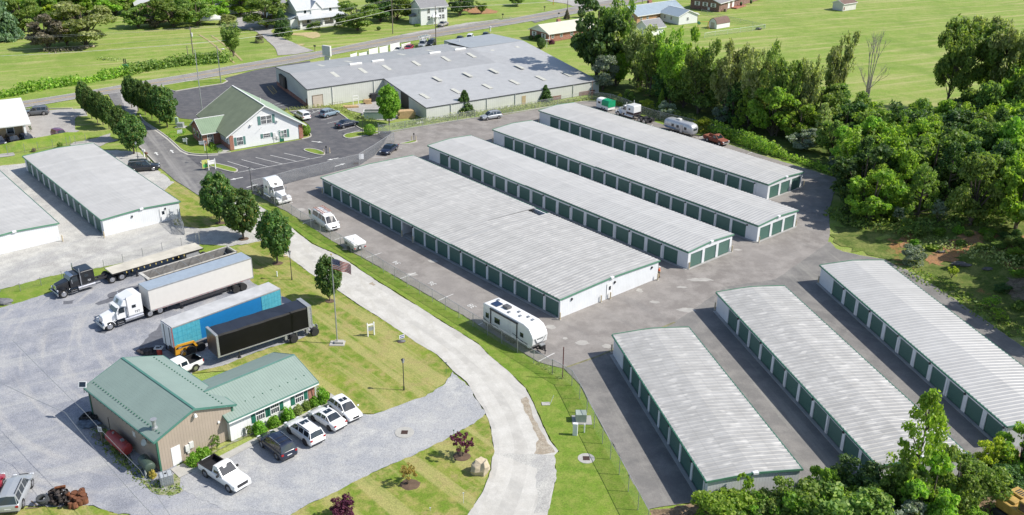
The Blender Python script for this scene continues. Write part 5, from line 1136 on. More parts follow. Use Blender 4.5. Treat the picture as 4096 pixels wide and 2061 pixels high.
    mb=MB(); mb.box(x1-.1,-hw*.9,.45,x1+.09,hw*.9,.64); obj('bumper',mb,m_white if pt is pt_white else m_galv,t,bevel=.04)
    mb=MB(); mb.box(x0-.12,-hw*.85,.48,x0+.02,hw*.85,.66); obj('bumper',mb,m_galv,t,bevel=.03)
    return t
pickup('white pickup truck with an empty black bed parked beside the tan workshop door',pt_white,(912.7,1967),(826.3,1911),-1,L=5.9,wb=3.6)
pickup('white crew-cab pickup truck partly hidden behind the green workshop roof',pt_white,(690,1526),(776,1487.4),1,wb=3.24,crew=True,H=1.8,Wd=1.9,flare=True,r=.39)
pickup('old rusty red pickup truck by the hedge behind the northernmost storage row',pt_rust,(2877,584),(2827.5,567),-1,wb=3.2,H=1.8,Wd=1.95,old=True,bedm=plain('rusty_bed',(.32,.14,.09),.9,var=.4,scale=4))
# red car glimpsed in the woods
p=P(134,49); 
car('sedan','red car glimpsed between the trees at the top left',pt_red,(128,56),(146,52),1,L=4.5)
# ---------------- semi tractors and trailers ----------------
def tractor(label,pt,fw,rw,side,wbase=6.1,raised=True,sleep=2.0,chr_=None,stripe=None,roofh=3.1,zg=ZG,long_=0,tank=None,hood_drop=.0):
    """fw: near front wheel, rw: near rearmost tandem wheel"""
    F=P(fw[0],fw[1],zg); B=P(rw[0],rw[1],zg); a=ang(B,F); ex=Vector((math.cos(a),math.sin(a),0)); ey=Vector((-ex.y,ex.x,0)); hw=1.2
    wbase=(F-B).length; c=F-ey*side*(hw-.05)
    t=thing('semi_truck',label,'semi truck',(c.x,c.y,zg),a); r=.52; ch=chr_ or m_chrome; tk=tank or ch
    # frame
    mb=MB(); mb.box(-wbase-.9,-.45,.72,.3,-.32,.98); mb.box(-wbase-.9,.32,.72,.3,.45,.98)
    for k in range(6): mb.box(-wbase-.8+k*1.1,-.33,.75,-wbase-.65+k*1.1,.33,.92)
    obj('frame',mb,m_dark,t)
    xh=.55; cabf=-1.05; cabr=cabf-1.35; slr=cabr-sleep
    # hood
    mb=MB(); w0,w1=.52,.78
    mb.hexa([(xh,-w0,.75),(xh,w0,.75),(cabf,w1,.75),(cabf,-w1,.75)],[(xh,-w0*.9,1.72-hood_drop),(xh,w0*.9,1.72-hood_drop),(cabf,w1*.92,2.0),(cabf,-w1*.92,2.0)]); obj('hood',mb,pt,t,bevel=.12,seg=3)
    mb=MB(); mb.box(xh-.02,-.42,.8,xh+.07,.42,1.62-hood_drop); obj('grille',mb,ch,t,bevel=.05)
    for s in (1,-1):
        mb=MB(); 
        n=9
        for k in range(n):
            a0,a1=R(10+160*k/n),R(10+160*(k+1)/n); rr=r*1.25
            mb.hexa([(math.cos(a0)*rr,s*.6,r+math.sin(a0)*rr),(math.cos(a1)*rr,s*.6,r+math.sin(a1)*rr),(math.cos(a1)*rr,s*1.22,r+math.sin(a1)*rr),(math.cos(a0)*rr,s*1.22,r+math.sin(a0)*rr)],
                [(math.cos(a0)*(rr+.07),s*.6,r+math.sin(a0)*(rr+.07)),(math.cos(a1)*(rr+.07),s*.6,r+math.sin(a1)*(rr+.07)),(math.cos(a1)*(rr+.07),s*1.22,r+math.sin(a1)*(rr+.07)),(math.cos(a0)*(rr+.07),s*1.22,r+math.sin(a0)*(rr+.07))])
        mb.box(.3,min(s*.5,s*1.2),.75,xh+.1,max(s*.5,s*1.2),1.15); obj('fender',mb,pt,t)
        mb=MB(); mb.box(xh+.02,s*.95-.2,.95,xh+.15,s*.95+.2,1.2); obj('headlight',mb,m_lens,t,bevel=.04)
        wheel(t,0,s*1.18,r,.3,rim=m_chrome)
        for x in (-wbase,-wbase+1.33):
            wheel(t,x,s*1.22,r,.62,rim=m_chrome)
        mb=MB(); mb.tube((cabf-.9,s*1.0,.72),(slr+.1,s*1.0,.72),.31,.31,14); obj('fuel_tank',mb,tk,t)
        mb=MB(); mb.box(cabf-.75,s*1.0-.2,.35,cabf+.1,s*1.0+.22,.42); mb.box(cabf-.7,s*1.0-.2,.6,cabf+.05,s*1.0+.2,.67); obj('step',mb,ch,t)
        mb=MB(); mb.tube((cabr-.02,s*1.18,.9),(cabr-.02,s*1.18,roofh+.55),.075,.075,10); mb.tube((cabr-.02,s*1.18,1.3),(cabr-.02,s*1.18,2.4),.10,.10,10); obj('exhaust_stack',mb,ch,t)
        mb=MB(); mb.box(cabf-.2,s*1.2,1.75,cabf-.1,s*1.42,2.3); obj('mirror',mb,ch,t,bevel=.03)
        mb=MB(); mb.box(-wbase-.95,s*.95-.27,.35,-wbase-.9,s*.95+.27,1.05); obj('mud_flap',mb,m_dark,t)
    mb=MB(); mb.box(xh+.12,-1.2,.42,xh+.28,1.2,.78); obj('bumper',mb,ch if pt is not pt_white else m_whited,t,bevel=.06)
    # cab
    cw=1.02; mb=MB(); zc=2.62
    mb.hexa([(cabf,-cw,1.0),(cabf,cw,1.0),(cabr,cw,1.0),(cabr,-cw,1.0)],[(cabf,-cw,1.95),(cabf,cw,1.95),(cabr,cw,1.95),(cabr,-cw,1.95)])
    mb.hexa([(cabf,-cw,1.95),(cabf,cw,1.95),(cabr,cw,1.95),(cabr,-cw,1.95)],[(cabf-.42,-cw*.93,zc),(cabf-.42,cw*.93,zc),(cabr,cw*.93,zc),(cabr,-cw*.93,zc)]); obj('cab',mb,pt,t,bevel=.05)
    mb=MB(); mb.poly((cabf+.005,-cw*.9,2.0),(cabf+.005,cw*.9,2.0),(cabf-.37,cw*.85,2.55),(cabf-.37,-cw*.85,2.55)); o=obj('windscreen',mb,m_glassd,t); o.location=(.025,0,.02)
    mb=MB(); mb.hexa([(cabf-.3,-cw*.93,2.55),(cabf-.3,cw*.93,2.55),(cabf-.6,cw*.93,2.62),(cabf-.6,-cw*.93,2.62)],[(cabf-.12,-cw*.95,2.62),(cabf-.12,cw*.95,2.62),(cabf-.6,cw*.93,2.70),(cabf-.6,-cw*.93,2.70)]); obj('sun_visor',mb,ch if pt is not pt_white else pt,t)
    for s in (1,-1):
        mb=MB(); y=s*(cw+.012); q=[(cabf-.12,y,1.75),(cabf-1.05,y,1.75),(cabf-1.05,y*.965,2.45),(cabf-.42,y*.965,2.45)]; mb.poly(*q); obj('side_window',mb,m_glassd,t)
        mb=MB(); mb.box(slr+sleep*.45,s*(1.2)-.006*s if s<0 else 1.2,roofh-.95,slr+sleep*.45+.55,s*1.215 if s>0 else -1.2+.0,roofh-.55) if False else mb.box(slr+sleep*.45,min(s*1.21,s*1.225),2.05,slr+sleep*.45+.5,max(s*1.21,s*1.225),2.45); obj('sleeper_window',mb,m_glassd,t)
    # sleeper
    mb=MB(); sw=1.2
    if raised:
        pr=[(slr,1.0),(cabr-.0,1.0),(cabr,2.4),(cabf-.55,2.66),(cabr+.35,roofh+.25),(slr+.9,roofh+.62),(slr,roofh+.55)]
        mb.extr(pr,-sw,sw)
    else: mb.box(slr,-sw,1.0,cabr,sw,roofh)
    obj('sleeper',mb,pt,t,bevel=.16 if raised else .2,seg=4)
    if raised:
        mb=MB(); xa=(cabf-.55+cabr+.35)/2; za=(2.66+roofh+.25)/2; dx=(cabr+.35)-(cabf-.55); dz=roofh+.25-2.66; L_=math.hypot(dx,dz); ux,uz=dx/L_,dz/L_; nx,nz=-uz*-1,ux*-1
        nx,nz=(uz,-ux) if -ux>0 else (-uz,ux); 
        mb.poly(*[(xa+ux*p_+nx*.03,q_,za+uz*p_+nz*.03) for p_,q_ in ((-.25,-.45),(-.25,.15),(.25,.15),(.25,-.45))]); obj('roof_window',mb,m_glassd,t)
    if stripe: 
        mb=MB()
        for s in (1,-1): mb.box(slr+.02,min(s*1.203,s*1.212),1.15,cabr,max(s*1.203,s*1.212),1.62)
        mb.box(slr-.012,-1.15,1.15,slr-.004,1.15,1.62); obj('stripe',mb,stripe,t)
    mb=MB(); mb.tube((-wbase+.65,0,1.0),(-wbase+.65,0,1.12),.48,.48,16); obj('fifth_wheel',mb,m_dark,t)
    return t
m_steel=plain('trailer_white',(.62,.62,.60),.45,var=.05)
T_black=tractor('black semi truck hitched to the empty flatbed trailer',pt_black,(258.6,1192),(489.5,1121),1,raised=False,sleep=1.9,roofh=2.95)
T_white=tractor('white semi truck hitched to the long white box trailer',pt_white,(443,1322),(642.7,1256),1,raised=True,sleep=2.0,roofh=3.1)
T_gate=tractor('white semi truck without a trailer parked at the corner of the chain-link fence',pt_white,(1108,820.5),(1027,773),-1,raised=True,sleep=1.9,roofh=3.0)
T_top=tractor('white semi truck with a black waist stripe beside the silver camper',pt_white,(2471,464.5),(2575,496),1,raised=False,sleep=2.1,roofh=3.1,stripe=plain('stripe_black',(.03,.02,.025),.3))
text('door_lettering','TST',.42,m_dark,T_white,Matrix.Translation((-3.6,1.225,1.45))@Matrix.Rotation(PI,4,'Z')@Matrix.Rotation(PI/2,4,'X'),.003)
text('door_lettering','FJS',.36,m_lens,T_black,Matrix.Translation((-3.5,1.225,1.5))@Matrix.Rotation(PI,4,'Z')@Matrix.Rotation(PI/2,4,'X'),.003)
def trailer_frame(t,L,W,z,rear,rx,legs=None,fl=True,spread=1.33,front_at_low=True):
    mb=MB(); y0=W/2
    mb.box(.8,y0-.5,z-.28,L-.5,y0-.38,z-.01); mb.box(.8,y0+.38,z-.28,L-.5,y0+.5,z-.01); obj('frame_rail',mb,m_dark,t)
    for x in rx:
        for y in (0.02,W-.02):
            r=.5; s=-1 if y<W/2 else 1
            wheel(t,x,y,r,.55 if s>0 else .55,rim=m_chrome)
        mb=MB(); mb.tube((x,.3,.5),(x,W-.3,.5),.08,.08,8); obj('axle',mb,m_dark,t)
    if legs:
        for y in (.35,W-.35): mb=MB(); mb.box(legs-.06,y-.06,.12,legs+.06,y+.06,z-.05); mb.box(legs-.15,y-.15,.0,legs+.15,y+.15,.12); obj('landing_leg',mb,m_dark,t)
def wheelfix(): pass
_w=wheel
def box_trailer(label,p1,p2,z,rearside,body,roof,group=None,W=2.6,flip=False,skirt=False,h0=1.15,rx=None,legs=None,doors=None,curtain=None,name='box_trailer'):
    A,a,L=frame2(p1,p2,z); t=thing(name,label,'trailer',(A.x,A.y,ZG),a,group)
    mb=MB(); mb.box(0,0,h0,L,W,z-.06); obj('body',mb,body,t,bevel=.03)
    mb=MB(); mb.box(.02,.02,z-.055,L-.02,W-.02,z); obj('roof',mb,roof,t)
    mb=MB()
    for y in (-.03,W-.01): mb.box(-.02,y,z-.16,L+.02,y+.04,z-.02)
    for y in (-.03,W-.01): mb.box(-.02,y,h0-.06,L+.02,y+.04,h0+.14)
    for x in (-.03,L-.02):
        for y in (-.035,W-.015): mb.box(x,y,h0,x+.05,y+.05,z-.02)
    obj('edge_rail',mb,m_galv,t)
    trailer_frame(t,L,W,h0,None,rx,legs)
    return t,A,a,L
def lx(A,a,u,v,z): p=P(u,v,z); return (p.x-A.x)*math.cos(a)+(p.y-A.y)*math.sin(a)
A,a,L=frame2((590.5,1163),(1005,1033),4.1)
r1,r2=lx(A,a,931.6,1162,ZG),lx(A,a,962.4,1153.6,ZG)
t,A,a,L=box_trailer('long white box trailer behind the white semi truck',(590.5,1163),(1005,1033),4.1,1,plain('trailer_cream',(.60,.58,.55),.4,var=.03),plain('trailer_roof_blue',(.40,.46,.52),.3,.3,var=.08),rx=(r1,r2),legs=4.2)
mb=MB(); mb.box(.5,-.036,1.17,L-.5,-.031,1.19)
for k in range(14): mb.box(.6+k*1.0,-.04,1.16,.9+k*1.0,-.032,1.2)
obj('reflector_strip',mb,m_red,t)
mb=MB(); mb.box(3.9,.1,.55,r1-1.0,.16,1.1); obj('side_skirt',mb,m_dark,t)
# blue curtain-side trailer: doors at its left end
A,a,L=frame2((686.5,1313),(1120.5,1155),4.1)
m_blue=plain('blue_curtain',(.008,.15,.37),.5,var=.05)
t,A,a,L=box_trailer('blue curtain-sided trailer with a weathered grey roof and white rear doors',(686.5,1313),(1120.5,1155),4.1,0,m_blue,plain('trailer_roof_grey',(.46,.46,.46),.6,var=.15,scale=.6),rx=(1.8,3.1),legs=L-3.2)
m_cyan=plain('faded_cyan_curtain',(.07,.33,.42),.5,var=.15,scale=3)
for x0_,x1_ in ((.05,3.5),(L-2.8,L-.05)):
    mb=MB(); mb.box(x0_,-.034,1.32,x1_,-.031,3.92); q=obj('curtain_panel',mb,m_cyan,t)
    mb=MB()
    for k in range(1,6): x=x0_+(x1_-x0_)*k/6; mb.box(x-.02,-.038,1.32,x+.02,-.0345,3.92)
    for k in range(1,4): zz=1.32+2.6*k/4; mb.box(x0_,-.038,zz-.02,x1_,-.0345,zz+.02)
    obj('strap_line',mb,plain('strap_blue',(.03,.25,.36),.6),q)
mb=MB(); mb.box(-.07,.05,1.15,-.035,1.28,4.0); obj('rear_door',mb,m_lwhite,t); mb=MB(); mb.box(-.07,1.32,1.15,-.035,2.55,4.0); obj('rear_door',mb,m_lwhite,t)
mb=MB(); mb.box(-.09,-.05,1.1,-.03,.03,4.05); obj('corner_post',mb,plain('faded_red',(.35,.06,.06),.6),t)
mb=MB(); 
for y in (.6,1.9): mb.tube((-.1,y,1.2),(-.1,y,3.95),.03,.03,6)
obj('lock_bar',mb,m_dark,t)
mb=MB(); mb.box(-.1,.3,.5,0,2.3,.62); mb.box(-.08,.5,.6,0,.6,1.1); mb.box(-.08,2.0,.6,0,2.1,1.1); obj('underride_guard',mb,m_dark,t)
# black tarp-covered trailer
A,a,L=frame2((861,1346),(1253,1222),3.95)
r1,r2=lx(A,a,1158.7,1355,ZG),lx(A,a,1240.8,1326,ZG)
m_tarp=plain('black_tarp',(.004,.004,.005),.5,var=.3,scale=.8,spec=.25)
m_tarpt=plain('tarp_top',(.018,.022,.035),.5,var=.15,scale=.6)
t=thing('tarp_trailer','black tarp-covered trailer, frontmost of the parked trailers','trailer',(A.x,A.y,ZG),a); z=3.95; W=2.6; h0=1.2
nseg=14; pr=lambda k:.03*math.sin(k*1.7)
near,farm=MB(),MB()
for k in range(nseg):
    xa,xb=.25+(L-1.1)*k/nseg,.25+(L-1.1)*(k+1)/nseg; za,zb=z-.02+pr(k),z-.02+pr(k+1)
    near.poly((xa,0,h0),(xb,0,h0),(xb,0,zb-.2),(xa,0,za-.2)); near.poly((xa,0,za-.2),(xb,0,zb-.2),(xb,.12,zb),(xa,.12,za)); farm.poly((xb,W,h0),(xa,W,h0),(xa,W,za-.2),(xb,W,zb-.2)); farm.poly((xb,W,zb-.2),(xa,W,za-.2),(xa,W-.12,za),(xb,W-.12,zb))
for q in (near,farm): obj('tarp_side',q,m_tarp,t)
mb=MB()
for k in range(nseg):
    xa,xb=.25+(L-1.1)*k/nseg,.25+(L-1.1)*(k+1)/nseg; za,zb=z-.02+pr(k),z-.02+pr(k+1); mb.poly((xa,.12,za),(xb,.12,zb),(xb,W-.12,zb),(xa,W-.12,za))
obj('tarp_top',mb,m_tarpt,t)
mb=MB(); mb.box(-.02,-.05,h0-.1,.12,W+.05,z-.1); obj('bulkhead',mb,plain('dull_aluminium',(.17,.15,.15),.35,.6),t)
mb=MB(); mb.box(.02,-.07,h0-.1,.3,.02,z+.05); mb.box(.02,W-.02,h0-.1,.3,W+.07,z+.05); mb.box(-.03,-.07,z-.1,.3,W+.07,z+.06); obj('front_frame',mb,m_galv,t,bevel=.04)
mb=MB(); mb.box(L-.85,-.06,z-.22,L-.3,W+.06,z+.04); mb.box(L-.85,-.06,h0,L-.7,.02,z-.2); mb.box(L-.38,-.06,h0,L-.3,.02,z-.2); 
for k in range(4): mb.box(L-.75,-.055,h0+.5+k*.65,L-.35,-.0,h0+.56+k*.65)
obj('rear_frame',mb,m_galv,t)
mb=MB(); mb.box(L-.72,-.02,h0,L-.36,W+.02,z-.22); obj('rear_panel',mb,plain('grey_curtain',(.28,.29,.3),.6),t)
mb=MB(); mb.box(0,-.06,h0-.12,L,W+.06,h0); obj('deck',mb,m_galv,t)
trailer_frame(t,L,W,h0-.12,None,(r1,r2),legs=lx(A,a,948,1420,ZG))
for x in (r1,r2): mb=MB(); mb.box(x-.95,.02,.45,x-.65,.5,1.05); mb.box(x+.6,.02,.3,x+.64,.6,1.05); obj('mud_flap',mb,m_galv,t)
# flatbed
A,a,L=frame2((450,1098),(812.8,993.5),1.5); r1,r2=lx(A,a,723.7,1044.6,ZG),lx(A,a,796.6,1021.3,ZG)
t=thing('flatbed_trailer','long empty flatbed trailer with a pale wooden deck behind the black semi truck','trailer',(A.x,A.y,ZG),a)
mb=MB(); mb.box(0,0,1.36,L,2.6,1.5); obj('deck',mb,ribbed('pale_deck',(.50,.47,.40),.32,.4,'y',rough=.8,dark=.7,duty=.92,var=.15),t)
mb=MB(); mb.box(-.02,-.05,1.3,L+.02,-.005,1.48); mb.box(-.02,2.605,1.3,L+.02,2.65,1.48); obj('side_rail',mb,m_black,t)
for k in range(11): x=1.8+k*(L-4)/11; mb=MB(); mb.box(x,-.12,1.12,x+.14,-.05,1.34); obj('ratchet_strap',mb,plain('strap_yellow',(.5,.4,.15),.7),t)
mb=MB(); mb.box((r1+r2)/2-1.0,.05,.6,(r1+r2)/2+.9,.6,1.2); obj('tool_box',mb,m_galv,t,bevel=.03)
trailer_frame(t,L,2.6,1.3,None,(r1,r2),legs=3.4)
# open hopper / dump trailer
A,a,L=frame2((599.5,1117.5),(947.8,1009.4),2.9)
t=thing('dump_trailer','open-topped grey dump trailer between the flatbed and the white box trailer','trailer',(A.x,A.y,ZG),a); W=2.5; h1=2.9; h0=1.3
mb=MB(); mb.hexa([(.5,.15,h0),(L-.3,.15,h0),(L-.3,.2,h0),(.5,.2,h0)],[(0,0,h1),(L,0,h1),(L,.06,h1),(0,.06,h1)]); mb.hexa([(.5,W-.2,h0),(L-.3,W-.2,h0),(L-.3,W-.15,h0),(.5,W-.15,h0)],[(0,W-.06,h1),(L,W-.06,h1),(L,W,h1),(0,W,h1)])
mb.hexa([(.5,.15,h0),(.56,.15,h0),(.56,W-.15,h0),(.5,W-.15,h0)],[(0,0,h1),(.06,0,h1),(.06,W,h1),(0,W,h1)]); mb.box(L-.3,.15,h0,L-.24,W-.15,h1); mb.box(.5,.15,h0,L-.3,W-.15,h0+.06)
obj('body',mb,plain('dirty_aluminium',(.20,.195,.19),.6,.2,var=.45,scale=1.2,fine=4),t)
mb=MB(); mb.box(-.05,-.1,h1-.05,L+.05,.05,h1+.08); mb.box(-.05,W-.05,h1-.05,L+.05,W+.1,h1+.08); mb.box(-.35,-.1,h1-.05,.05,W+.1,h1+.1); mb.box(L-.15,-.1,h1-.05,L+.05,W+.1,h1+.08); obj('top_rail',mb,plain('rail_offwhite',(.48,.46,.42),.6,var=.25,scale=2),t)
for k in range(6):
    x=1.5+k*(L-3)/5; mb=MB()
    for j in range(6): mb.tube((x,W*j/6,h1+.05+.22*math.sin(PI*j/6)),(x,W*(j+1)/6,h1+.05+.22*math.sin(PI*(j+1)/6)),.025,.025,5)
    obj('tarp_bow',mb,m_grey,t)
trailer_frame(t,L,W,h0,None,(L-2.2,L-3.5),legs=2.4)
# horse trailer with green tarp
A,a,L=frame2((2385,427),(2431.5,442),.4)
t=thing('horse_trailer','white horse trailer half covered by a green tarp','horse trailer',(A.x,A.y,ZG),a); L=max(L,3.6); W=2.1
mb=MB(); pr=[(0,.35),(0,1.95),(.25,2.25),(W/2,2.4),(W-.25,2.25),(W,1.95),(W,.35)]; mb.extr(pr,0,L); mb.v=[(y,x,z) for x,y,z in mb.v]; mb.f=[f[::-1] for f in mb.f]; obj('body',mb,m_lwhite,t)
mb=MB(); pr=[(-.04,1.1),(-.04,1.97),(.23,2.3),(W/2,2.46),(W-.23,2.3),(W+.04,1.97),(W+.04,1.1),(W+.02,1.1),(W+.01,1.94),(W-.26,2.26),(W/2,2.42),(.26,2.26),(-.01,1.94),(-.02,1.1)]; mb.extr(pr,L*.45,L+.1); mb.v=[(y,x,z) for x,y,z in mb.v]; mb.f=[f[::-1] for f in mb.f]; mb.box(L+.01,0,.9,L+.08,W,2.3); obj('tarp',mb,plain('green_tarp',(.01,.30,.14),.5,var=.2,scale=2),t)
mb=MB(); mb.box(.5,-.012,1.3,1.3,-.003,1.75); obj('window',mb,m_glassd,t)
for x in (L*.5,L*.5+.75):
    for y in (0,W): wheel(t,x,y,.33,.22)
mb=MB(); mb.box(-1.2,W/2-.06,.45,0,W/2+.06,.55); mb.tube((-1.0,W/2,.05),(-1.0,W/2,.6),.04,.04,6); obj('tow_hitch',mb,m_dark,t)
# silver rounded camper
A,a,L=frame2((2650,512),(2764,546),.45); W=2.4
t=thing('silver_camper','silver rounded aluminium camper trailer with a blue waist stripe','camper',(A.x,A.y,ZG),a)
secs=[(0,.62,.75,1.9),(.12,.82,.6,2.25),(.45,.96,.5,2.55),(1.0,1,.48,2.68),(L-1.1,1,.48,2.68),(L-.5,.96,.5,2.55),(L-.14,.84,.58,2.25),(L,.66,.72,1.9)]
mb=MB(); m=16; rows=[]
for x,k,zl,zh in secs:
    hw=W/2*k; row=[]
    for j in range(m):
        th=2*PI*j/m; cx=math.copysign(abs(math.cos(th))**.55,math.cos(th)); sz=math.copysign(abs(math.sin(th))**.6,math.sin(th)); row.append((x,W/2+hw*cx,(zl+zh)/2+(zh-zl)/2*sz))
    rows.append(row)
for r_ in rows: mb.v+=r_
for i in range(len(rows)-1):
    for j in range(m): mb.f.append((i*m+j,i*m+(j+1)%m,(i+1)*m+(j+1)%m,(i+1)*m+j))
mb.f.append(tuple(range(m-1,-1,-1))); mb.f.append(tuple((len(rows)-1)*m+j for j in range(m))); mb.f=[f[::-1] for f in mb.f]
obj('shell',mb,plain('dull_silver_shell',(.52,.53,.55),.38,.45,var=.12,scale=1.5),t,smooth=True)
for x in (2.3,3.6,5.6): mb=MB(); mb.box(x,-.03,1.35,x+.6,-.0,1.9); obj('window',mb,m_glassd,t,bevel=.01)
mb=MB(); mb.box(.5,-.025,.98,3.4,-.005,1.16); obj('blue_stripe',mb,plain('stripe_blue',(.06,.18,.35),.4),t)
mb=MB(); mb.box(4.55,-.022,.6,5.2,-.004,2.2); obj('door',mb,plain('camper_door',(.50,.48,.48),.4,.3),t)
mb=MB(); mb.box(2.8,W/2-.4,2.66,3.7,W/2+.4,2.95); obj('roof_unit',mb,m_whited,t,bevel=.1)
mb=MB(); mb.box(L-.03,W/2-.6,1.35,L+.02,W/2+.6,1.8); obj('window',mb,m_glass,t,bevel=.01)
for x in (L*.42,L*.42+.75):
    for y in (.05,W-.05): wheel(t,x,y,.33,.22)
mb=MB(); mb.tube((L-.1,W/2-.4,.5),(L+1.0,W/2,.45),.05,.05,6); mb.tube((L-.1,W/2+.4,.5),(L+1.0,W/2,.45),.05,.05,6); mb.tube((L+.9,W/2,.02),(L+.9,W/2,.6),.04,.04,6); obj('tow_hitch',mb,m_wood,t)
# big travel trailer
A,a,L=frame2((1931.8,1290),(2110,1392),.55); W=2.45; H_=3.35
t=thing('travel_trailer','large white travel trailer with a rooftop solar panel beside the lane fence','travel trailer',(A.x,A.y,ZG),a)
print('RV',L,math.degrees(a))
L=max(L,9.2)
pr=[(0,.5),(0,3.2),(.25,H_-.05),(2.0,H_),(L-1.6,H_),(L-.7,H_-.25),(L-.15,H_-.9),(L+.05,2.0),(L-.05,1.1),(L-.5,.5)]
mb=MB(); mb.extr([(x,z) for x,z in pr],0,W); obj('body',mb,plain('trailer_shell_white',(.70,.70,.70),.35,var=.03,coat=.3),t,bevel=.10,seg=3)
g_=plain('graphic_grey',(.10,.11,.12),.4)
mb=MB(); mb.box(0,-.008,.5,L-.9,-.003,.72); obj('lower_band',mb,g_,t)
for x,w_,z0_,z1_ in ((.55,.6,1.5,2.2),(2.25,1.0,1.45,2.2),(L-2.2,.6,1.5,2.1)): mb=MB(); mb.box(x,-.03,z0_,x+w_,-.004,z1_); obj('window',mb,m_glassd,t,bevel=.02)
mb=MB(); mb.box(L-4.55,-.03,.75,L-3.9,-.004,2.65); o=obj('door',mb,plain('rv_door',(.66,.66,.66),.4),t,bevel=.02)
mb=MB(); mb.box(1.45,-.16,2.95,L-2.6,-.01,3.15); obj('awning',mb,m_dark,t,bevel=.03)
for x in (1.5,L-2.8): mb=MB(); mb.box(x,-.1,.8,x+.1,-.01,2.95); obj('awning_arm',mb,m_black,t)
for pts in ([(0,1.1),(1.6,.95),(2.6,1.05),(3.9,.72)],[(0,1.35),(1.3,.82),(2.0,.74)],[(L-3.6,1.35),(L-2.9,1.25),(L-2.3,1.05),(L-1.6,.95)]):
    mb=MB()
    for (xa,za),(xb,zb) in zip(pts,pts[1:]): mb.hexa([(xa,-.012,za-.05),(xb,-.012,zb-.05),(xb,-.003,zb-.05),(xa,-.003,za-.05)],[(xa,-.012,za+.05),(xb,-.012,zb+.05),(xb,-.003,zb+.05),(xa,-.003,za+.05)])
    obj('swoosh_graphic',mb,g_,t)
text('lettering','SILVERSTAR',.34,m_black,t,Matrix.Translation((L-1.35,-.012,.98))@Matrix.Rotation(PI/2,4,'X'),.004) if False else text('lettering','CRUISER',.36,m_black,t,Matrix.Translation((L-1.5,-.012,.95))@Matrix.Rotation(PI/2,4,'X')@Matrix.Shear('XY',4,(.2,0)) if False else Matrix.Translation((L-1.5,-.012,.95))@Matrix.Rotation(PI/2,4,'X'),.004)
mb=MB(); mb.box(1.0,.45,H_+.06,2.15,1.5,H_+.1); obj('solar_panel',mb,plain('solar_blue',(.015,.03,.08),.15,spec=.8),t)
mb=MB(); mb.box(2.6,.9,H_+.005,3.6,1.7,H_+.33); obj('roof_air_conditioner',mb,plain('dark_shroud',(.10,.10,.105),.5),t,bevel=.1)
for x,y in ((.7,1.6),(4.0,.5),(4.7,1.5),(5.6,.9),(6.4,1.5),(7.3,1.4)): mb=MB(); mb.box(x,y,H_+.003,x+.35,y+.35,H_+.12); obj('roof_vent',mb,m_grey,t,bevel=.02)
for pts in (((.35,1.9),(.75,1.2)),((W-.35,1.9),(W-.75,1.2)),((.8,1.15),(W-.8,1.15)),((.75,1.75),(W-.75,1.75))):
    (ya,za),(yb,zb)=pts; mb=MB(); fx=lambda z_: L+.07-(.06 if z_<1.6 else .0); d=.05; mb.hexa([(fx(za),ya-d,za-d),(fx(zb),yb-d,zb-d),(fx(zb)-.05,yb-d,zb-d),(fx(za)-.05,ya-d,za-d)],[(fx(za),ya+d,za+d),(fx(zb),yb+d,zb+d),(fx(zb)-.05,yb+d,zb+d),(fx(za)-.05,ya+d,za+d)]); obj('cap_graphic',mb,g_,t)
for x in (L*.52,L*.52+.85):
    for y in (.03,W-.03): wheel(t,x,y,.34,.22)
mb=MB(); mb.tube((L-.4,W/2-.5,.5),(L+1.1,W/2,.5),.06,.06,6); mb.tube((L-.4,W/2+.5,.5),(L+1.1,W/2,.5),.06,.06,6); mb.box(L+.15,W/2-.35,.55,L+.65,W/2+.35,.95); mb.tube((L+.95,W/2,.0),(L+.95,W/2,.9),.05,.05,8); obj('tow_hitch',mb,m_black,t)
mb=MB(); mb.box(L+.15,W/2-.35,.96,L+.6,W/2+.35,1.15); obj('propane_cover',mb,m_grey,t,bevel=.05)
mb=MB(); mb.box(.5,.1,.3,L-.6,W-.1,.5); obj('chassis',mb,m_black,t)
# pop-up camper
A,a,L=frame2((1381,985),(1413.6,1005),.4); A=Vector((P(1383,995).x,P(1383,995).y,0))
ca,cb_,cc=P(1372,948.5,1.5),P(1413.6,977.8,1.5),P(1418,930.6,1.5); a=ang(ca,cb_); L=(cb_-ca).length; W=2.1
t=thing('popup_camper','small white folded camper trailer with a spare wheel by the lane fence','camper',(ca.x,ca.y,ZG),a); print('popup',L,(cc-ca).length)
mb=MB(); mb.box(.1,.08,.4,L-.1,W-.08,1.0); obj('body',mb,plain('popup_grey',(.40,.41,.41),.5),t,bevel=.05)
mb=MB(); mb.box(0,0,1.0,L,W,1.45); obj('roof',mb,m_lwhite,t,bevel=.12,seg=3)
mb=MB(); mb.tube((L*.5,W*.5,1.45),(L*.5,W*.5,1.6),.2,.17,10); obj('roof_vent',mb,m_lwhite,t)
mb=MB(); mb.tube((L+.02,W*.45,.75),(L+.2,W*.45,.75),.28,.28,14); o=obj('spare_wheel',mb,m_rubber,t); mb=MB(); mb.tube((L+.2,W*.45,.75),(L+.22,W*.45,.75),.17,.17,12); obj('rim',mb,m_white,o)
mb=MB(); mb.box(L-.06,.1,.6,L+.04,.3,.75); mb2=MB(); mb2.box(L-.06,W-.3,.6,L+.04,W-.1,.75); obj('taillight',mb,m_red,t); obj('taillight',mb2,m_red,t)
for y in (.06,W-.06): wheel(t,L*.5,y,.3,.2)
mb=MB(); mb.box(.5,.07,.55,1.1,.078,.9); obj('hatch',mb,m_dark,t)
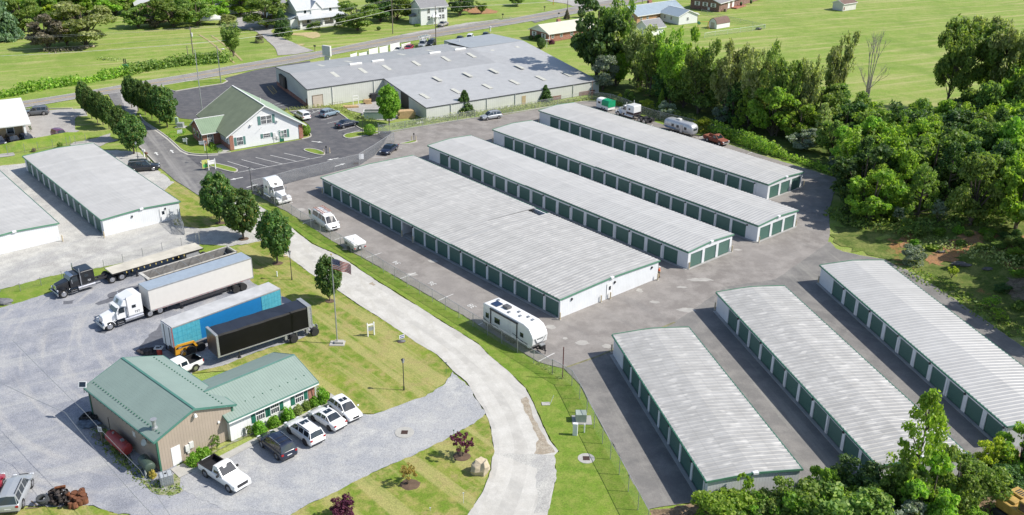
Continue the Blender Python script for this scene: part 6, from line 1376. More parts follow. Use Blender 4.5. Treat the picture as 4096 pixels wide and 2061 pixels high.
# skid steer loader
def skid(u,v,u2,v2):
    A=P(u,v,ZG); B=P(u2,v2,ZG); a=ang(A,B); t=thing('skid_steer','yellow skid steer loader with a black cab beside the blue trailer','loader',(A.x,A.y,ZG),a); r=.40; wb=1.25; W=1.75
    # near-side wheels: rear at x=0, front at x=wb ; near side is y=0, far side y=W
    for x in (0,wb):
        for y in (0.0,W): 
            s=1 if y>W/2 else -1; mb=MB(); mb.tube((x,y-s*.30,r),(x,y,r),r,r,18)
            for k in range(14): a_=2*PI*k/14; c,s_=math.cos(a_),math.sin(a_); mb.hexa([(x+c*(r-.01)-s_*.04,y-s*.3,r+s_*(r-.01)+c*.04),(x+c*(r-.01)+s_*.04,y-s*.3,r+s_*(r-.01)-c*.04),(x+c*(r-.01)+s_*.04,y-s*.02,r+s_*(r-.01)-c*.04),(x+c*(r-.01)-s_*.04,y-s*.02,r+s_*(r-.01)+c*.04)],[(x+c*(r+.04)-s_*.03,y-s*.3,r+s_*(r+.04)+c*.03),(x+c*(r+.04)+s_*.03,y-s*.3,r+s_*(r+.04)-c*.03),(x+c*(r+.04)+s_*.03,y-s*.02,r+s_*(r+.04)-c*.03),(x+c*(r+.04)-s_*.03,y-s*.02,r+s_*(r+.04)+c*.03)])
            o=obj('wheel',mb,plain('dusty_tyre',(.14,.12,.10),.95,var=.3),t); mb=MB(); mb.tube((x,y,r),(x,y+s*.02,r),r*.55,r*.5,14); obj('rim',mb,m_yel,o)
    mb=MB(); mb.hexa([(-.85,.3,.35),(wb+.25,.3,.35),(wb+.25,W-.3,.35),(-.85,W-.3,.35)],[(-.95,.3,1.25),(wb+.1,.3,.95),(wb+.1,W-.3,.95),(-.95,W-.3,1.25)]); obj('body',mb,m_yel,t,bevel=.04)
    mb=MB(); mb.hexa([(-1.0,.12,.5),(-.45,.12,.5),(-.45,W-.12,.5),(-1.0,W-.12,.5)],[(-.92,.12,1.5),(-.15,.12,1.5),(-.15,W-.12,1.5),(-.92,W-.12,1.5)]); obj('rear_frame',mb,m_yel,t,bevel=.04)
    mb=MB(); mb.box(-.93,.35,1.5,-.2,W-.35,1.54); mb.box(-1.04,.3,.6,-1.0,W-.3,1.4); obj('engine_grille',mb,m_black,t)
    for y0_,y1_ in ((.04,.22),(W-.22,W-.04)):
        mb=MB(); mb.hexa([(-.95,y0_,1.35),(-.6,y0_,1.55),(-.6,y1_,1.55),(-.95,y1_,1.35)],[(-.95,y0_,1.6),(-.6,y0_,1.78),(-.6,y1_,1.78),(-.95,y1_,1.6)])
        mb.hexa([(-.6,y0_,1.55),(wb+.2,y0_,1.35),(wb+.2,y1_,1.35),(-.6,y1_,1.55)],[(-.6,y0_,1.78),(wb+.2,y0_,1.58),(wb+.2,y1_,1.58),(-.6,y1_,1.78)]); mb.hexa([(wb+.0,y0_,1.4),(wb+.45,y0_,.5),(wb+.65,y0_,.5) and (wb+.45,y1_,.5),(wb+.0,y1_,1.4)],[(wb+.2,y0_,1.58),(wb+.7,y0_,.5),(wb+.7,y1_,.5),(wb+.2,y1_,1.58)]); obj('lift_arm',mb,m_yel,t)
    mb=MB(); mb.hexa([(-.2,.32,1.0),(.95,.32,1.0),(.95,W-.32,1.0),(-.2,W-.32,1.0)],[(-.1,.36,2.05),(.8,.36,2.05),(.8,W-.36,2.05),(-.1,W-.36,2.05)]); obj('cab',mb,plain('cab_grey',(.06,.065,.07),.35),t,bevel=.05)
    mb=MB(); mb.box(.2,.55,2.06,.7,W-.55,2.09); obj('roof_window',mb,plain('roof_glass',(.08,.14,.12),.2),t)
    mb=MB(); mb.hexa([(wb+.55,-.05,.05),(wb+1.25,-.05,.05),(wb+1.25,W+.05,.05),(wb+.55,W+.05,.05)],[(wb+.55,-.05,.75),(wb+.7,-.05,.75),(wb+.7,W+.05,.75),(wb+.55,W+.05,.75)]); obj('bucket',mb,m_dark,t)
    mb=MB(); mb.box(-.85,.108,1.2,-.1,.118,1.42); obj('badge',mb,m_black,t)
    text('lettering','CAT',.22,m_lwhite,t,Matrix.Translation((-.33,.104,1.31))@Matrix.Rotation(PI/2,4,'X'),.003)
skid(739,1428,775,1414)
# excavator at the lower right corner
p=P(4072,2085); t=thing('excavator','weathered yellow excavator in the brush at the bottom right corner','excavator',(p.x,p.y,.05),R(-62))
m_oy=plain('weathered_yellow',(.42,.27,.07),.7,var=.25,scale=2)
for y in (-1.3,1.3): mb=MB(); mb.box(-1.9,y-.28,0,1.9,y+.28,.85); obj('track',mb,m_dark,t,bevel=.2)
mb=MB(); mb.box(-1.7,-1.35,.95,1.4,1.35,1.9); obj('house',mb,m_oy,t,bevel=.12)
mb=MB(); mb.box(-1.6,.1,1.9,.2,1.3,2.35); mb2=MB(); mb2.box(-1.5,-.9,1.9,-.2,.0,2.15); obj('engine_cover',mb,m_oy,t,bevel=.06); obj('engine_cover',mb2,m_oy,t,bevel=.05)
mb=MB(); mb.box(.3,-1.3,1.9,1.5,-.3,3.0); o=obj('cab',mb,m_oy,t,bevel=.08); mb=MB(); mb.box(1.5,-1.2,2.0,1.52,-.4,2.85); mb.box(.45,-1.325,2.1,1.35,-1.303,2.85); obj('window',mb,m_glassd,o)
mb=MB()
for k in range(5): mb.box(-1.2+k*.22,.35,2.352,-1.08+k*.22,1.05,2.37)
obj('vent_slot',mb,m_dark,t)
mb=MB(); mb.hexa([(1.2,.1,1.2),(4.2,.1,3.6),(4.2,.6,3.6),(1.2,.6,1.2)],[(1.2,.1,1.8),(4.2,.1,4.1),(4.2,.6,4.1),(1.2,.6,1.8)]); obj('boom',mb,m_oy,t)
# ---------------- fences ----------------
m_chain=meshwire('chain_link_wire',(.50,.52,.53),.24); m_chaind=meshwire('chain_link_wire_sparse',(.30,.32,.32),.10); m_chaing=meshwire('chain_link_green',(.30,.42,.33),.22)
m_railg=plain('rail_grey',(.30,.31,.32),.7)
def fence(label,pts,h=1.85,posts=None,wire=None,post_m=None,z=.04,rail=True,step=3.0,world=False,name='chain_link_fence',rr=.038):
    p=[Vector(a) for a in pts] if world else [P(*a) for a in pts]; o=p[0]; t=thing(name,label,'fence',(o.x,o.y,z)); pm=post_m or m_galv
    q=[a-Vector((o.x,o.y,a.z)) for a in p]
    if posts: pp=q
    else: pp=resample(q,step,False)
    for i,a in enumerate(pp):
        mb=MB(); r_=.045 if (i in(0,len(pp)-1)) else rr; mb.tube((a.x,a.y,0),(a.x,a.y,h+.05),r_,r_,6); obj('post',mb,pm,t)
    mb=MB()
    for a,b in zip(q,q[1:]): mb.tube((a.x,a.y,h),(b.x,b.y,h),.03,.03,5)
    if rail: obj('top_rail',mb,m_railg if pm is m_galv else pm,t)
    mb=MB()
    for a,b in zip(q,q[1:]): mb.poly((a.x,a.y,.03),(b.x,b.y,.03),(b.x,b.y,h),(a.x,a.y,h))
    obj('wire_mesh',mb,wire or m_chain,t); return t
W1=[(1010.8,769.5),(1058,799),(1100,825),(1133,842),(1169,866),(1205,890),(1244.8,913),(1283,937.7),(1322.5,962),(1363,986),(1405,1012),(1446.6,1037),(1490.7,1064),(1534,1091),(1580,1119),(1629,1148),(1678.6,1178),(1730,1209),(1783,1241),(1836,1274),(1892,1308),(1950,1343),(2007,1377),(2069.8,1414),(2135,1456),(2208.6,1500)]
fence('long chain-link fence between the pale lane and the storage yard',W1,posts=True)
fence('chain-link fence curving south beside the shortest storage row',[(2208.6,1500),(2287,1545),(2318,1599),(2347,1655),(2376,1715),(2409,1777),(2441,1839),(2476,1901),(2512.5,1968.6),(2551,2042.6),(2590,2115)],posts=True,h=2.0)
fence('chain-link fence between the office parking and the storage yard',[(1010.8,769.5),(1070,755),(1125,741),(1182,724),(1236,712),(1287,699),(1337,687),(1387,673),(1437,662),(1468,642),(1499,623),(1537,597),(1577,571)],posts=True,h=2.1)
fence('chain-link fence along the weedy kerb below the warehouse',[(1514,537),(1560,531),(1620,520),(1690,509),(1760,499),(1830,488),(1900,476),(1975,465),(2048,453),(2140,438),(2230,422),(2323,402),(2367,398)],posts=True,h=1.8)
fence('chain-link fence behind the parked camper and trucks, grown over with vines',[(2367,398),(2440,408),(2500,428),(2564,459),(2640,482),(2720,500),(2790,518),(2858,535),(2925,556),(3000,585),(3072,612)],posts=True,h=1.8)
fence('low wire fence between the truck lot and the gravel yard',[(-60,1183),(2,1168),(83,1177-10),(166,1149-5),(250,1118),(331,1092),(417,1073),(493,1050),(572,1025),(650,1003),(727,983),(800,966)],posts=True,h=1.2,wire=m_chaind,post_m=m_grey,rail=False)
fence('wire fence in the weeds behind the left storage building',[(32,620),(101,612),(154,604),(213,594),(268,584),(284,581),(303,577),(345,572)],posts=True,h=1.7,wire=m_chaind,post_m=m_grey,rail=False)
fence('backyard chain-link fence with a white top rail around the barn-shaped shed',[(2805,52),(2830,60),(2870,72),(2915,82),(2960,93),(3010,104),(3060,115),(3056,115)],posts=True,h=1.2,wire=m_chaing)
fence('white-railed front run of the backyard fence below the barn-shaped shed',[(2818,152),(2860,144),(2910,138),(2960,131),(3010,124),(3060,116)],posts=True,h=1.35,wire=m_chaing,post_m=m_white)
# open gates
def gate(label,a,b,h=1.9):
    A=P(*a); B=P(*b); L=(B-A).length; t=thing('chain_link_gate',label,'gate',(A.x,A.y,.05),ang(A,B)); mb=MB()
    for q,r_ in (((0,0,.1),(L,0,.1)),((0,0,h),(L,0,h)),((0,0,.1),(0,0,h)),((L,0,.1),(L,0,h)),((L/2,0,.1),(L/2,0,h)),((0,0,.1),(L,0,h)),((0,0,h),(L,0,.1)),((0,0,1.0),(L,0,1.0))): mb.tube(q,r_,.03,.03,6)
    obj('frame',mb,m_galv,t); mb=MB(); mb.poly((0,0,.1),(L,0,.1),(L,0,h),(0,0,h)); obj('wire_mesh',mb,m_chain,t)
    mb=MB(); mb.tube((0,0,0),(0,0,h+.3),.06,.06,8); obj('post',mb,m_galv,t)
gate('open chain-link gate leaf at the yard entrance',(1514,537),(1577,571)); 
gate('chain-link gate leaning open against the end of the gravel yard building',(684,893),(738,941),2.0); gate('short chain-link gate panel at the edge of the yard lawn',(716,888),(740,940),1.8)
p=P(800,977); t=thing('gate_post','pair of steel gate posts at the end of the low wire fence','post',(p.x,p.y,.03)); mb=MB(); mb.tube((0,0,0),(0,0,2.1),.06,.06,8); mb.tube((-.6,.3,1.5),(0,0,1.5),.03,.03,6); obj('post',mb,m_galv,t); mb=MB(); mb.tube((-.6,.3,0),(-.6,.3,1.9),.05,.05,8); obj('post',mb,m_galv,t)
# sign on fence near north gate
for u,v,lb in ((1447,655,'blank white notice panel on the chain-link fence by the office parking'),):
    p=P(u,v); t=thing('fence_notice',lb,'sign',(p.x,p.y-.08,.04),R(20)); mb=MB(); mb.box(-.45,-.03,.85,.45,-.0,1.85); obj('panel',mb,m_white,t)
# ---------------- poles, wires ----------------
def pole(label,b,topv,r0=.15,r1=.1,m=None,cat='utility pole',group=None,lamp=None,hmin=None,arm=None,name='utility_pole',tf=None):
    p=P(*b); h=hmin or height(p,topv); t=thing(name,label,cat,(p.x,p.y,0),0,group); mb=MB(); mb.tube((0,0,0),(0,0,h),r0,r1,10); obj('pole',mb,m or m_pole,t)
    if arm: mb=MB(); mb.box(-.06,-1.1,h-.55,.06,1.1,h-.42); obj('cross_arm',mb,m or m_pole,t)
    if lamp: mb=MB(); mb.tube((0,0,h-.9),(1.2,0,h-.7),.04,.04,6); mb.ball((1.35,0,h-.78),.3,10,6,(1.3,.8,.5)); obj('street_lamp',mb,m_whited,t)
    if tf: mb=MB(); mb.tube((.25,0,h-2.4),(.25,0,h-1.5),.22,.22,10); obj('transformer',mb,m_whited,t)
    return Vector((p.x,p.y,h))
pA=pole('tallest wooden utility pole carrying wires beside the highway hedge',(777,250),108,.16,.11,tf=True,arm=True)
pB=pole('tall pale steel pole standing at the corner of the main office',(815,493),200,.12,.07,m=m_galv,cat='pole',name='steel_pole')
pC=pole('light pole with a lamp arm on the grass island by the highway',(884,334),183,.12,.08,m=m_grey,lamp=True)
pD=pole('short dark wooden pole beside the tallest utility pole',(756,256),184,.12,.09)
pE=pole('utility pole on the lawn between the two white houses',(1571.5,135),-2,.15,.1)
pF=pole('utility pole behind the warehouse in front of the plain white house',(1744,182),24,.15,.1,tf=True)
pG=pole('utility pole leaning behind the white canopy tent',(907,54),-10,.15,.1,cat='utility pole')
pH=pole('short pale post standing in the red mulch bed',(1886,38),0,.1,.08,hmin=2.6)
pI=pole('orange-yellow marker poles at the top road edge',(2213,20),-20,.14,.12,m=plain('orange_pole',(.5,.28,.05),.7))
pJ=pole('dark utility pole at the mouth of the top side road',(2270,38),-40,.12,.1)
pK=pole('thin dark pole behind the blue-roofed brick house',(2569,15),-40,.12,.1)
pL=pole('rust-red steel pole at the kink of the storage yard fence',(2250,1517),1389,.06,.06,m=plain('rust_red_pole',(.11,.03,.03),.7),cat='pole',name='steel_pole')
pM=pole('thin rust-coloured pole by the weedy corner behind the horse trailer',(2367,400),325,.05,.05,m=plain('rust_pole2',(.22,.08,.04),.8),cat='pole',name='steel_pole')
def wire(label,pts,r=.022,sag=1.0,m=None):
    t=MB(); o=pts[0]
    for a,b in zip(pts,pts[1:]):
        n=14; q=[]
        for i in range(n+1): f=i/n; v=a.lerp(b,f); v.z-=sag*4*f*(1-f); q.append(v-o)
        t.path(q,r,4)
    w=obj('overhead_wire',t,m or m_galv,loc=o); tag(w,label,'wire'); return w
far=Vector((pA.x-95,pA.y-22,pA.z-.3)); fr=Vector((pF.x+160,pF.y+62,pF.z+1))
for k,(dz,dy,lb) in enumerate(((0,.9,'highest overhead wire on the far side of the cross arm'),(-.05,-.9,'second overhead wire on the near side of the cross arm'))):
    wire(lb,[Vector((far.x,far.y+dy,far.z+dz)),Vector((pA.x,pA.y+dy,pA.z+dz-.35)),Vector((pE.x,pE.y+dy,pE.z+dz)),Vector((fr.x-30,fr.y+40,fr.z))],.02)
wire('thick pale cable strung from the tallest pole past both white houses',[Vector((far.x,far.y,pA.z-4.8)),Vector((pA.x,pA.y,pA.z-4.2)),Vector((pE.x,pE.y,pE.z-3.0)),Vector((fr.x,fr.y+20,fr.z-2))],.045,1.2,m_whited)
wire('slim middle wire below the cross arm of the tallest pole',[Vector((far.x,far.y,pA.z-3.2)),Vector((pA.x,pA.y,pA.z-2.6)),Vector((pE.x,pE.y,pE.z-1.6)),Vector((fr.x-10,fr.y+25,fr.z-1))],.02,1.4)
wire('service wire from the light pole to the short dark pole',[Vector((pC.x,pC.y,pC.z-.3)),Vector((pD.x,pD.y,pD.z-.2))],.02,.4)
wire('service wire from the utility pole behind the warehouse to its neighbour',[Vector((pF.x,pF.y,pF.z-.2)),Vector((pE.x,pE.y,pE.z-2))],.02,.5)
# two wires crossing low over the gravel lot by the workshop
a=P(-10,1328,7); b=P(668,2075,6.2); wire('thin overhead wire crossing the gravel lot, nearer the workshop wall',[P(50,1361,7),P(330,1640,6.6),P(560,1880,6.2),P(700,2090,6)],.018,.1,m_grey)
wire('thin overhead wire crossing the gravel lot, nearer the bottom left corner',[P(-20,1520,7),P(260,1780-130,6.6),P(470,1905,6.2),P(640,2090,6)],.018,.1,m_grey)
# lamp posts
def lamppost(label,b,topv):
    p=P(*b); h=height(p,topv); t=thing('lamp_post',label,'lamp post',(p.x,p.y,.05),0,'black lamp posts'); mb=MB(); mb.tube((0,0,0),(0,0,h-.55),.055,.045,8); mb.tube((0,0,0),(0,0,.5),.09,.07,8); obj('post',mb,m_dark,t)
    mb=MB(); mb.tube((0,0,h-.5),(0,0,h-.12),.12,.20,6); obj('lantern',mb,plain('lantern_glass',(.30,.32,.34),.2),t); mb=MB(); mb.tube((0,0,h-.12),(0,0,h+.05),.25,.04,6); mb.tube((0,0,h-.56),(0,0,h-.5),.08,.12,6); obj('lantern_cap',mb,m_dark,t)
lamppost('black lamp post on the striped lawn near the lane bend',(1616,1562),1437); lamppost('black lamp post beside the lane between two pear trees',(1168,1121),1005)
lamppost('black lamp post near the mailboxes by the black SUV',(552,638),568); lamppost('black lamp post rising from the sign island by the office parking',(833,655),565); lamppost('lamp post by the round shrub at the office parking',(1452,537),455)
lamppost('slim lamp post in the chain-link fence corner by the white semi truck',(1008,768),672)
# flagpole
p=P(1350,1376); h=height(p,1022); t=thing('flagpole','tall metal flagpole with a waving American flag on the striped lawn','flagpole',(p.x,p.y,.04))
mb=MB(); mb.tube((0,0,0),(0,0,h),.085,.045,12); obj('pole',mb,m_galv,t); mb=MB(); mb.ball((0,0,h+.08),.1,10,7); obj('finial',mb,plain('gold_ball',(.5,.36,.1),.3,.8),t)
mb=MB(); mb.box(-.9,-.6,-.02,.9,.6,.08); mb.box(-.3,-.3,.08,.75,.35,.35); obj('base',mb,m_conc,t)
m_fr=plain('flag_red',(.42,.03,.04),.8); m_fw=plain('flag_white',(.6,.58,.58),.8); m_fb=plain('flag_blue',(.02,.03,.14),.8)
FL,FH=2.35,1.35; zt=h-.45
def fpt(s,tv):                                     # s along fly 0..1, tv down hoist 0..1
    droop=.75*s**1.6; wav=.16*math.sin(s*9+tv*1.5)*s; sq=1-.35*max(0,s-.6)
    return (.06+FL*s*.93, -.15*s+wav, zt-FH*tv*sq-droop)
stripes={'w':MB(),'r':MB()}; cant=MB(); nS=22
for k in range(13):
    for i in range(nS):
        s0,s1=i/nS,(i+1)/nS; t0,t1=k/13,(k+1)/13
        if k<7 and s1<=.41: cant.poly(fpt(s0,t0),fpt(s1,t0),fpt(s1,t1),fpt(s0,t1)); continue
        stripes['r' if k%2==0 else 'w'].poly(fpt(s0,t0),fpt(s1,t0),fpt(s1,t1),fpt(s0,t1))
f=obj('flag',stripes['r'],m_fr,t,smooth=False); obj('white_stripes',stripes['w'],m_fw,f); obj('canton',cant,m_fb,f)
st=MB()
for r_ in range(9):
    for c_ in range(6 if r_%2==0 else 5):
        s=.035+ (c_+(0 if r_%2==0 else .5))*.066; tv=.03+r_*.056; q=fpt(s,tv); st.box(q[0]-.018,q[1]-.02,q[2]-.018,q[0]+.018,q[1]+.02,q[2]+.018)
obj('stars',st,m_fw,f)
mb=MB(); mb.tube((.09,-.05,1.2),(.09,-.05,h-.3),.008,.008,4); obj('halyard',mb,m_whited,t)
# small flag on the office
# ---------------- signs ----------------
def frame_sign(label,a,b,h,panel=None,name='post_sign',zoff=.05,m=None,pz=(.5,.85),word=None):
    A=P(*a); B=P(*b); L=(B-A).length; t=thing(name,label,'sign',(A.x,A.y,zoff),ang(A,B)); m=m or m_lwhite
    for x in (0,L): mb=MB(); mb.box(x-.07,-.07,0,x+.07,.07,h); mb.tube((x,0,h),(x,0,h+.1),.06,.02,6); obj('post',mb,m,t)
    mb=MB(); mb.box(.07,-.045,h*.80,L-.07,.045,h*.92); obj('crossbar',mb,m,t)
    return t,L
t,L=frame_sign('white frame with two posts holding a grey oval sign seen from behind on the lawn',(1472,1347),(1497.5,1341),1.75)
mb=MB(); mb.tube((L/2,-.02,.95),(L/2,.02,.95),.36,.36,20); mb.v=[(L/2+(x-L/2)*1.2,y,.95+(z-.95)*.8) for x,y,z in mb.v]; obj('oval_panel',mb,plain('sign_grey',(.25,.28,.29),.5),t)
t,L=frame_sign('white two-post sign frame with a blank yellow-green panel on the parking island',(836,682),(863,677),1.9)
mb=MB(); mb.box(-1.0,.35,.35,.4,.42,1.9); obj('panel',mb,plain('sign_yellow_green',(.50,.52,.15),.6),t); mb=MB(); mb.box(-.8,.33,.5,-.1,.348,1.1); obj('green_block',mb,plain('sign_green',(.08,.45,.10),.6),t); mb=MB(); mb.box(.1,-.03,1.0,L-.1,.03,1.45); obj('panel',mb,m_lwhite,t)
def arm_sign(label,b,h,side=-1,w=.9):
    p=P(*b); t=thing('hanging_sign',label,'sign',(p.x,p.y,.05)); mb=MB(); mb.box(-.06,-.06,0,.06,.06,h); obj('post',mb,m_lwhite,t); mb=MB(); mb.box(min(0,side*w*1.05),-.04,h-.28,max(0,side*w*1.05),.04,h-.18); mb.box(0,-.04,h-.28,.3,.04,h-.18); obj('arm',mb,m_lwhite,t); mb=MB(); mb.box(min(side*w,side*.1),-.02,h-.85,max(side*w,side*.1),.02,h-.32); obj('panel',mb,m_lwhite,t)
arm_sign('white hanging sign post on the lawn corner by the office walk',(820,605),2.1,-1,.95); arm_sign('smaller white hanging sign post above the entry drive kerb',(748,580),1.4,-1,.7)
p=P(720,538); t=thing('lawn_sign','small white tilted sign inside the horseshoe hedge','sign',(p.x,p.y,.05)); mb=MB(); mb.hexa([(-.5,-.1,.1),(.5,-.1,.25),(.5,-.05,.25),(-.5,-.05,.1)],[(-.5,.1,.8),(.5,.1,.95),(.5,.15,.95),(-.5,.15,.8)]); obj('panel',mb,m_lwhite,t,bevel=.01)
p=P(1608,1366); t=thing('yard_sign','small white and blue lawn sign among grey stones by the lane','sign',(p.x,p.y,.05),R(35)); mb=MB(); mb.box(-.36,-.015,.35,.36,.015,.85); mb2=MB(); mb2.tube((-.2,0,0),(-.2,0,.4),.012,.012,5); mb3=MB(); mb3.tube((.2,0,0),(.2,0,.4),.012,.012,5); obj('panel',mb,m_white,t); obj('leg',mb2,m_grey,t); obj('leg',mb3,m_grey,t)
mb=MB(); mb.box(-.29,-.022,.42,.29,-.0155,.54); mb.box(-.29,-.022,.66,.29,-.0155,.78); obj('blue_band',mb,plain('sign_blue',(.04,.04,.25),.6),t)
# roadside double sign box
p=P(1311,262); h=height(p,183); t=thing('roadside_sign','tall blank white double sign box standing by the highway behind the warehouse','sign',(p.x,p.y,0),R(60)); mb=MB(); mb.box(-.12,-.5,0,.12,-.3,h-3.2); mb2=MB(); mb2.box(-.12,.3,0,.12,.5,h-3.2); obj('post',mb,m_galv,t); obj('post',mb2,m_galv,t); mb=MB(); mb.box(-.3,-1.3,h-2.6,.3,1.3,h); obj('upper_box',mb,m_whited,t,bevel=.03); mb=MB(); mb.box(-.22,-.8,h-4.1,.22,.8,h-2.8); obj('lower_box',mb,m_whited,t,bevel=.03)
# white vinyl fence panels on display
for (u0,u1,vt,hh_,lb) in ((1401,1426,209,1.8,'leftmost and lowest white display fence panel behind the warehouse'),(1436,1471,204,1.8,'white display fence panel second from the left'),(1476,1511,188,2.4,'tall solid white display fence panel third from the left'),(1518,1552,180,2.4,'tall solid white display fence panel fourth from the left'),(1561,1597,168,2.7,'tallest white display fence panel, in front of the silver car'),(1606,1640,168,2.0,'slatted white display fence panel nearest the arbor')):
    A=P(u0,vt+8,hh_); B=P(u1,vt,hh_); L=(B-A).length; t=thing('vinyl_fence',lb,'fence panel',(A.x,A.y,0),ang(A,B),'white display fence panels')
    mb=MB()
    if 'slatted' in lb:
        for k in range(5): mb.box(0,-.03,.3+k*.34,L,.03,.3+k*.34+.24)
    else: mb.box(0,-.03,.1,L,.03,hh_-.12)
    obj('panel',mb,m_lwhite,t)
    for x in (0,L): mb=MB(); mb.box(x-.07,-.07,0,x+.07,.07,hh_+.05); obj('post',mb,m_lwhite,t)
A=P(1690,183); B=P(1716,177); t=thing('arbor','white garden arbor with a slatted top beside the utility pole','arbor',(A.x,A.y,0),ang(A,B)); L=(B-A).length
for x in (0,L):
    for y in (0,1.0): mb=MB(); mb.box(x-.08,y-.08,0,x+.08,y+.08,2.3); obj('post',mb,m_lwhite,t)
mb=MB()
for y in (-.1,1.1): mb.box(-.6,y-.04,2.2,L+.6,y+.04,2.4)
for k in range(7): x=-.4+(L+.8)*k/6; mb.box(x-.04,-.4,2.4,x+.04,1.4,2.55)
obj('top',mb,m_lwhite,t)
# ---------------- workshop surroundings ----------------
A=P(440,1739,.9); B=P(510,1800.6,.9); a=ang(A,B); L=(B-A).length; r=.60; t=thing('fuel_tank','long red horizontal fuel tank beside the shaded workshop wall','tank',(A.x,A.y,.03),a); print('TANK',L)
m_tank=plain('tank_red',(.32,.04,.035),.45,var=.15); mb=MB(); mb.tube((.1,0,r+.28),(L-.1,0,r+.28),r,r,24); mb.tube((-.12,0,r+.28),(.1,0,r+.28),r*.72,r,24); mb.tube((L-.1,0,r+.28),(L+.12,0,r+.28),r,r*.72,24); obj('body',mb,m_tank,t)
for x in (.8,L-.8): mb=MB(); mb.box(x-.12,-.4,0,x+.12,.4,.5); obj('saddle',mb,m_conc,t)
mb=MB(); mb.tube((.3,0,2*r+.2),(.3,0,2*r+1.9),.04,.04,6); obj('vent_pipe',mb,m_dark,t)
mb=MB(); mb.tube((.9,0,2*r+.25),(.9,0,2*r+.42),.12,.12,8); obj('fitting',mb,m_grey,t); mb=MB(); mb.box(L-1.2,-.1,2*r+.24,L-.8,.2,2*r+.42); obj('fitting',mb,m_grey,t)
hp=[P(505,1830)+Vector((0,0,.1)),P(497,1850)+Vector((0,0,.05)),P(505,1862)+Vector((0,0,.05)),P(522,1856)+Vector((0,0,.05)),P(527,1842)+Vector((0,0,.05)),P(515,1828)+Vector((0,0,.6))]
mb=MB(); o=hp[0].copy(); mb.path([q-o for q in smoothline(hp,it=3)],.035,6); tag(obj('fuel_hose',mb,m_black,loc=o),'black hose looped on the gravel at the end of the red tank','hose')
A=P(582,1885); B=P(600,1893); t=thing('oil_tank','dark green oil tank at the near corner of the workshop','tank',(P(587,1860,.8).x,P(587,1860,.8).y,.03),R(-50)); mb=MB(); mb.tube((-.85,0,.95),(.85,0,.95),.55,.55,18); mb.ball((-.85,0,.95),.55,18,8,(.4,1,1)); mb.ball((.85,0,.95),.55,18,8,(.4,1,1)); obj('body',mb,plain('tank_dark_green',(.055,.085,.065),.5,var=.2),t)
for x in (-.6,.6):
    for y in (-.3,.3): mb=MB(); mb.tube((x,y,0),(x,y,.6),.03,.03,6); obj('leg',mb,m_dark,t)
mb=MB(); mb.tube((0,0,1.5),(0,0,2.1),.03,.03,6); obj('vent_pipe',mb,m_dark,t); mb=MB(); mb.box(-.25,-.40,1.2,.05,-.36,1.5); 
# IBC tote
p=P(668,1935); t=thing('liquid_tote','caged grey plastic liquid tote at the near corner of the workshop','tote',(p.x,p.y,.05),R(28)); mb=MB(); mb.box(-.55,-.5,.16,.55,.5,1.12); obj('tank',mb,plain('tote_plastic',(.36,.39,.42),.5,var=.15),t,bevel=.08); mb=MB()
for k in range(6):
    z_=.2+k*.18
    for y in (-.54,.54): mb.box(-.58,y-.012,z_,.58,y+.012,z_+.025)
    for x in (-.58,.58): mb.box(x-.012,-.54,z_,x+.012,.54,z_+.025)
for k in range(7):
    x=-.58+1.16*k/6
    for y in (-.56,.56): mb.box(x-.012,y-.012,.15,x+.012,y+.012,1.12)
for k in range(5):
    y=-.54+1.08*k/4
    for x in (-.6,.6): mb.box(x-.012,y-.012,.15,x+.012,y+.012,1.12)
mb.box(-.2,-.56,1.13,-.16,.56,1.16); mb.box(.16,-.56,1.13,.2,.56,1.16); obj('cage',mb,m_galv,t); mb=MB(); mb.tube((0,0,1.12),(0,0,1.18),.1,.1,12); obj('cap',mb,m_black,t); mb=MB(); mb.box(-.6,-.55,0,.6,.55,.14); obj('pallet',mb,m_grey,t)
def pallet(u,v,rz,label):
    p=P(u,v); t=thing('pallet',label,'pallet',(p.x,p.y,.04),rz)
    for k in range(7): mb=MB(); mb.box(-.6+k*.18,-.5,.1,-.6+k*.18+.11,.5,.125); obj('slat',mb,plain('grey_pallet',(.22,.21,.20),.9,var=.25) if 'm_pal' not in globals() else m_pal,t)
    for y in (-.45,0,.4): mb=MB(); mb.box(-.6,y,0,.6,y+.06,.1); obj('runner',mb,m_wood,t)
m_pal=plain('grey_pallet',(.22,.21,.20),.9,var=.25)
pallet(403,1709,R(-40),'weathered grey pallet leaning between the tyres and the red tank'); pallet(396,1748,R(-30),'weathered grey pallet lying on grass at the left end of the red tank')
def tyre(u,v,z,r,tilt,label,group,m=m_rubber,w=.28,rz=0,name='old_tyre'):
    p=P(u,v,z); mb=MB(); n=18; prof=[(r,-w/2),(r*1.0,w/2),(r*.62,w/2),(r*.55,0),(r*.62,-w/2)]; k=len(prof)
    for i in range(n):
        a_=2*PI*i/n
        for (rr_,zz) in prof: mb.v.append((math.cos(a_)*rr_,math.sin(a_)*rr_,zz))
    for i in range(n):
        for j in range(k): mb.f.append((i*k+j,((i+1)%n)*k+j,((i+1)%n)*k+(j+1)%k,i*k+(j+1)%k))
    mb.xf(Matrix.Rotation(rz,4,'Z')@Matrix.Rotation(tilt,4,'X')); o=obj(name,mb,m,loc=(p.x,p.y,z)); tag(o,label,'tyre',group); return o
for i,(u,v,z,ti) in enumerate(((332,1676,.2,.1),(345,1664,.2,.2),(358,1660,.25,.3),(369,1661,.25,.9),(340,1668,.5,.1),(357,1672,.45,.4),(372,1674,.3,1.1),(380,1672,.4,.7))):
    tyre(u,v,z,.42,ti,'old black tyre in the heap at the far corner of the workshop','tyres heaped by the workshop corner',rz=i*.7)
p=P(358,1700); mb=MB(); rr=random.Random(5); 
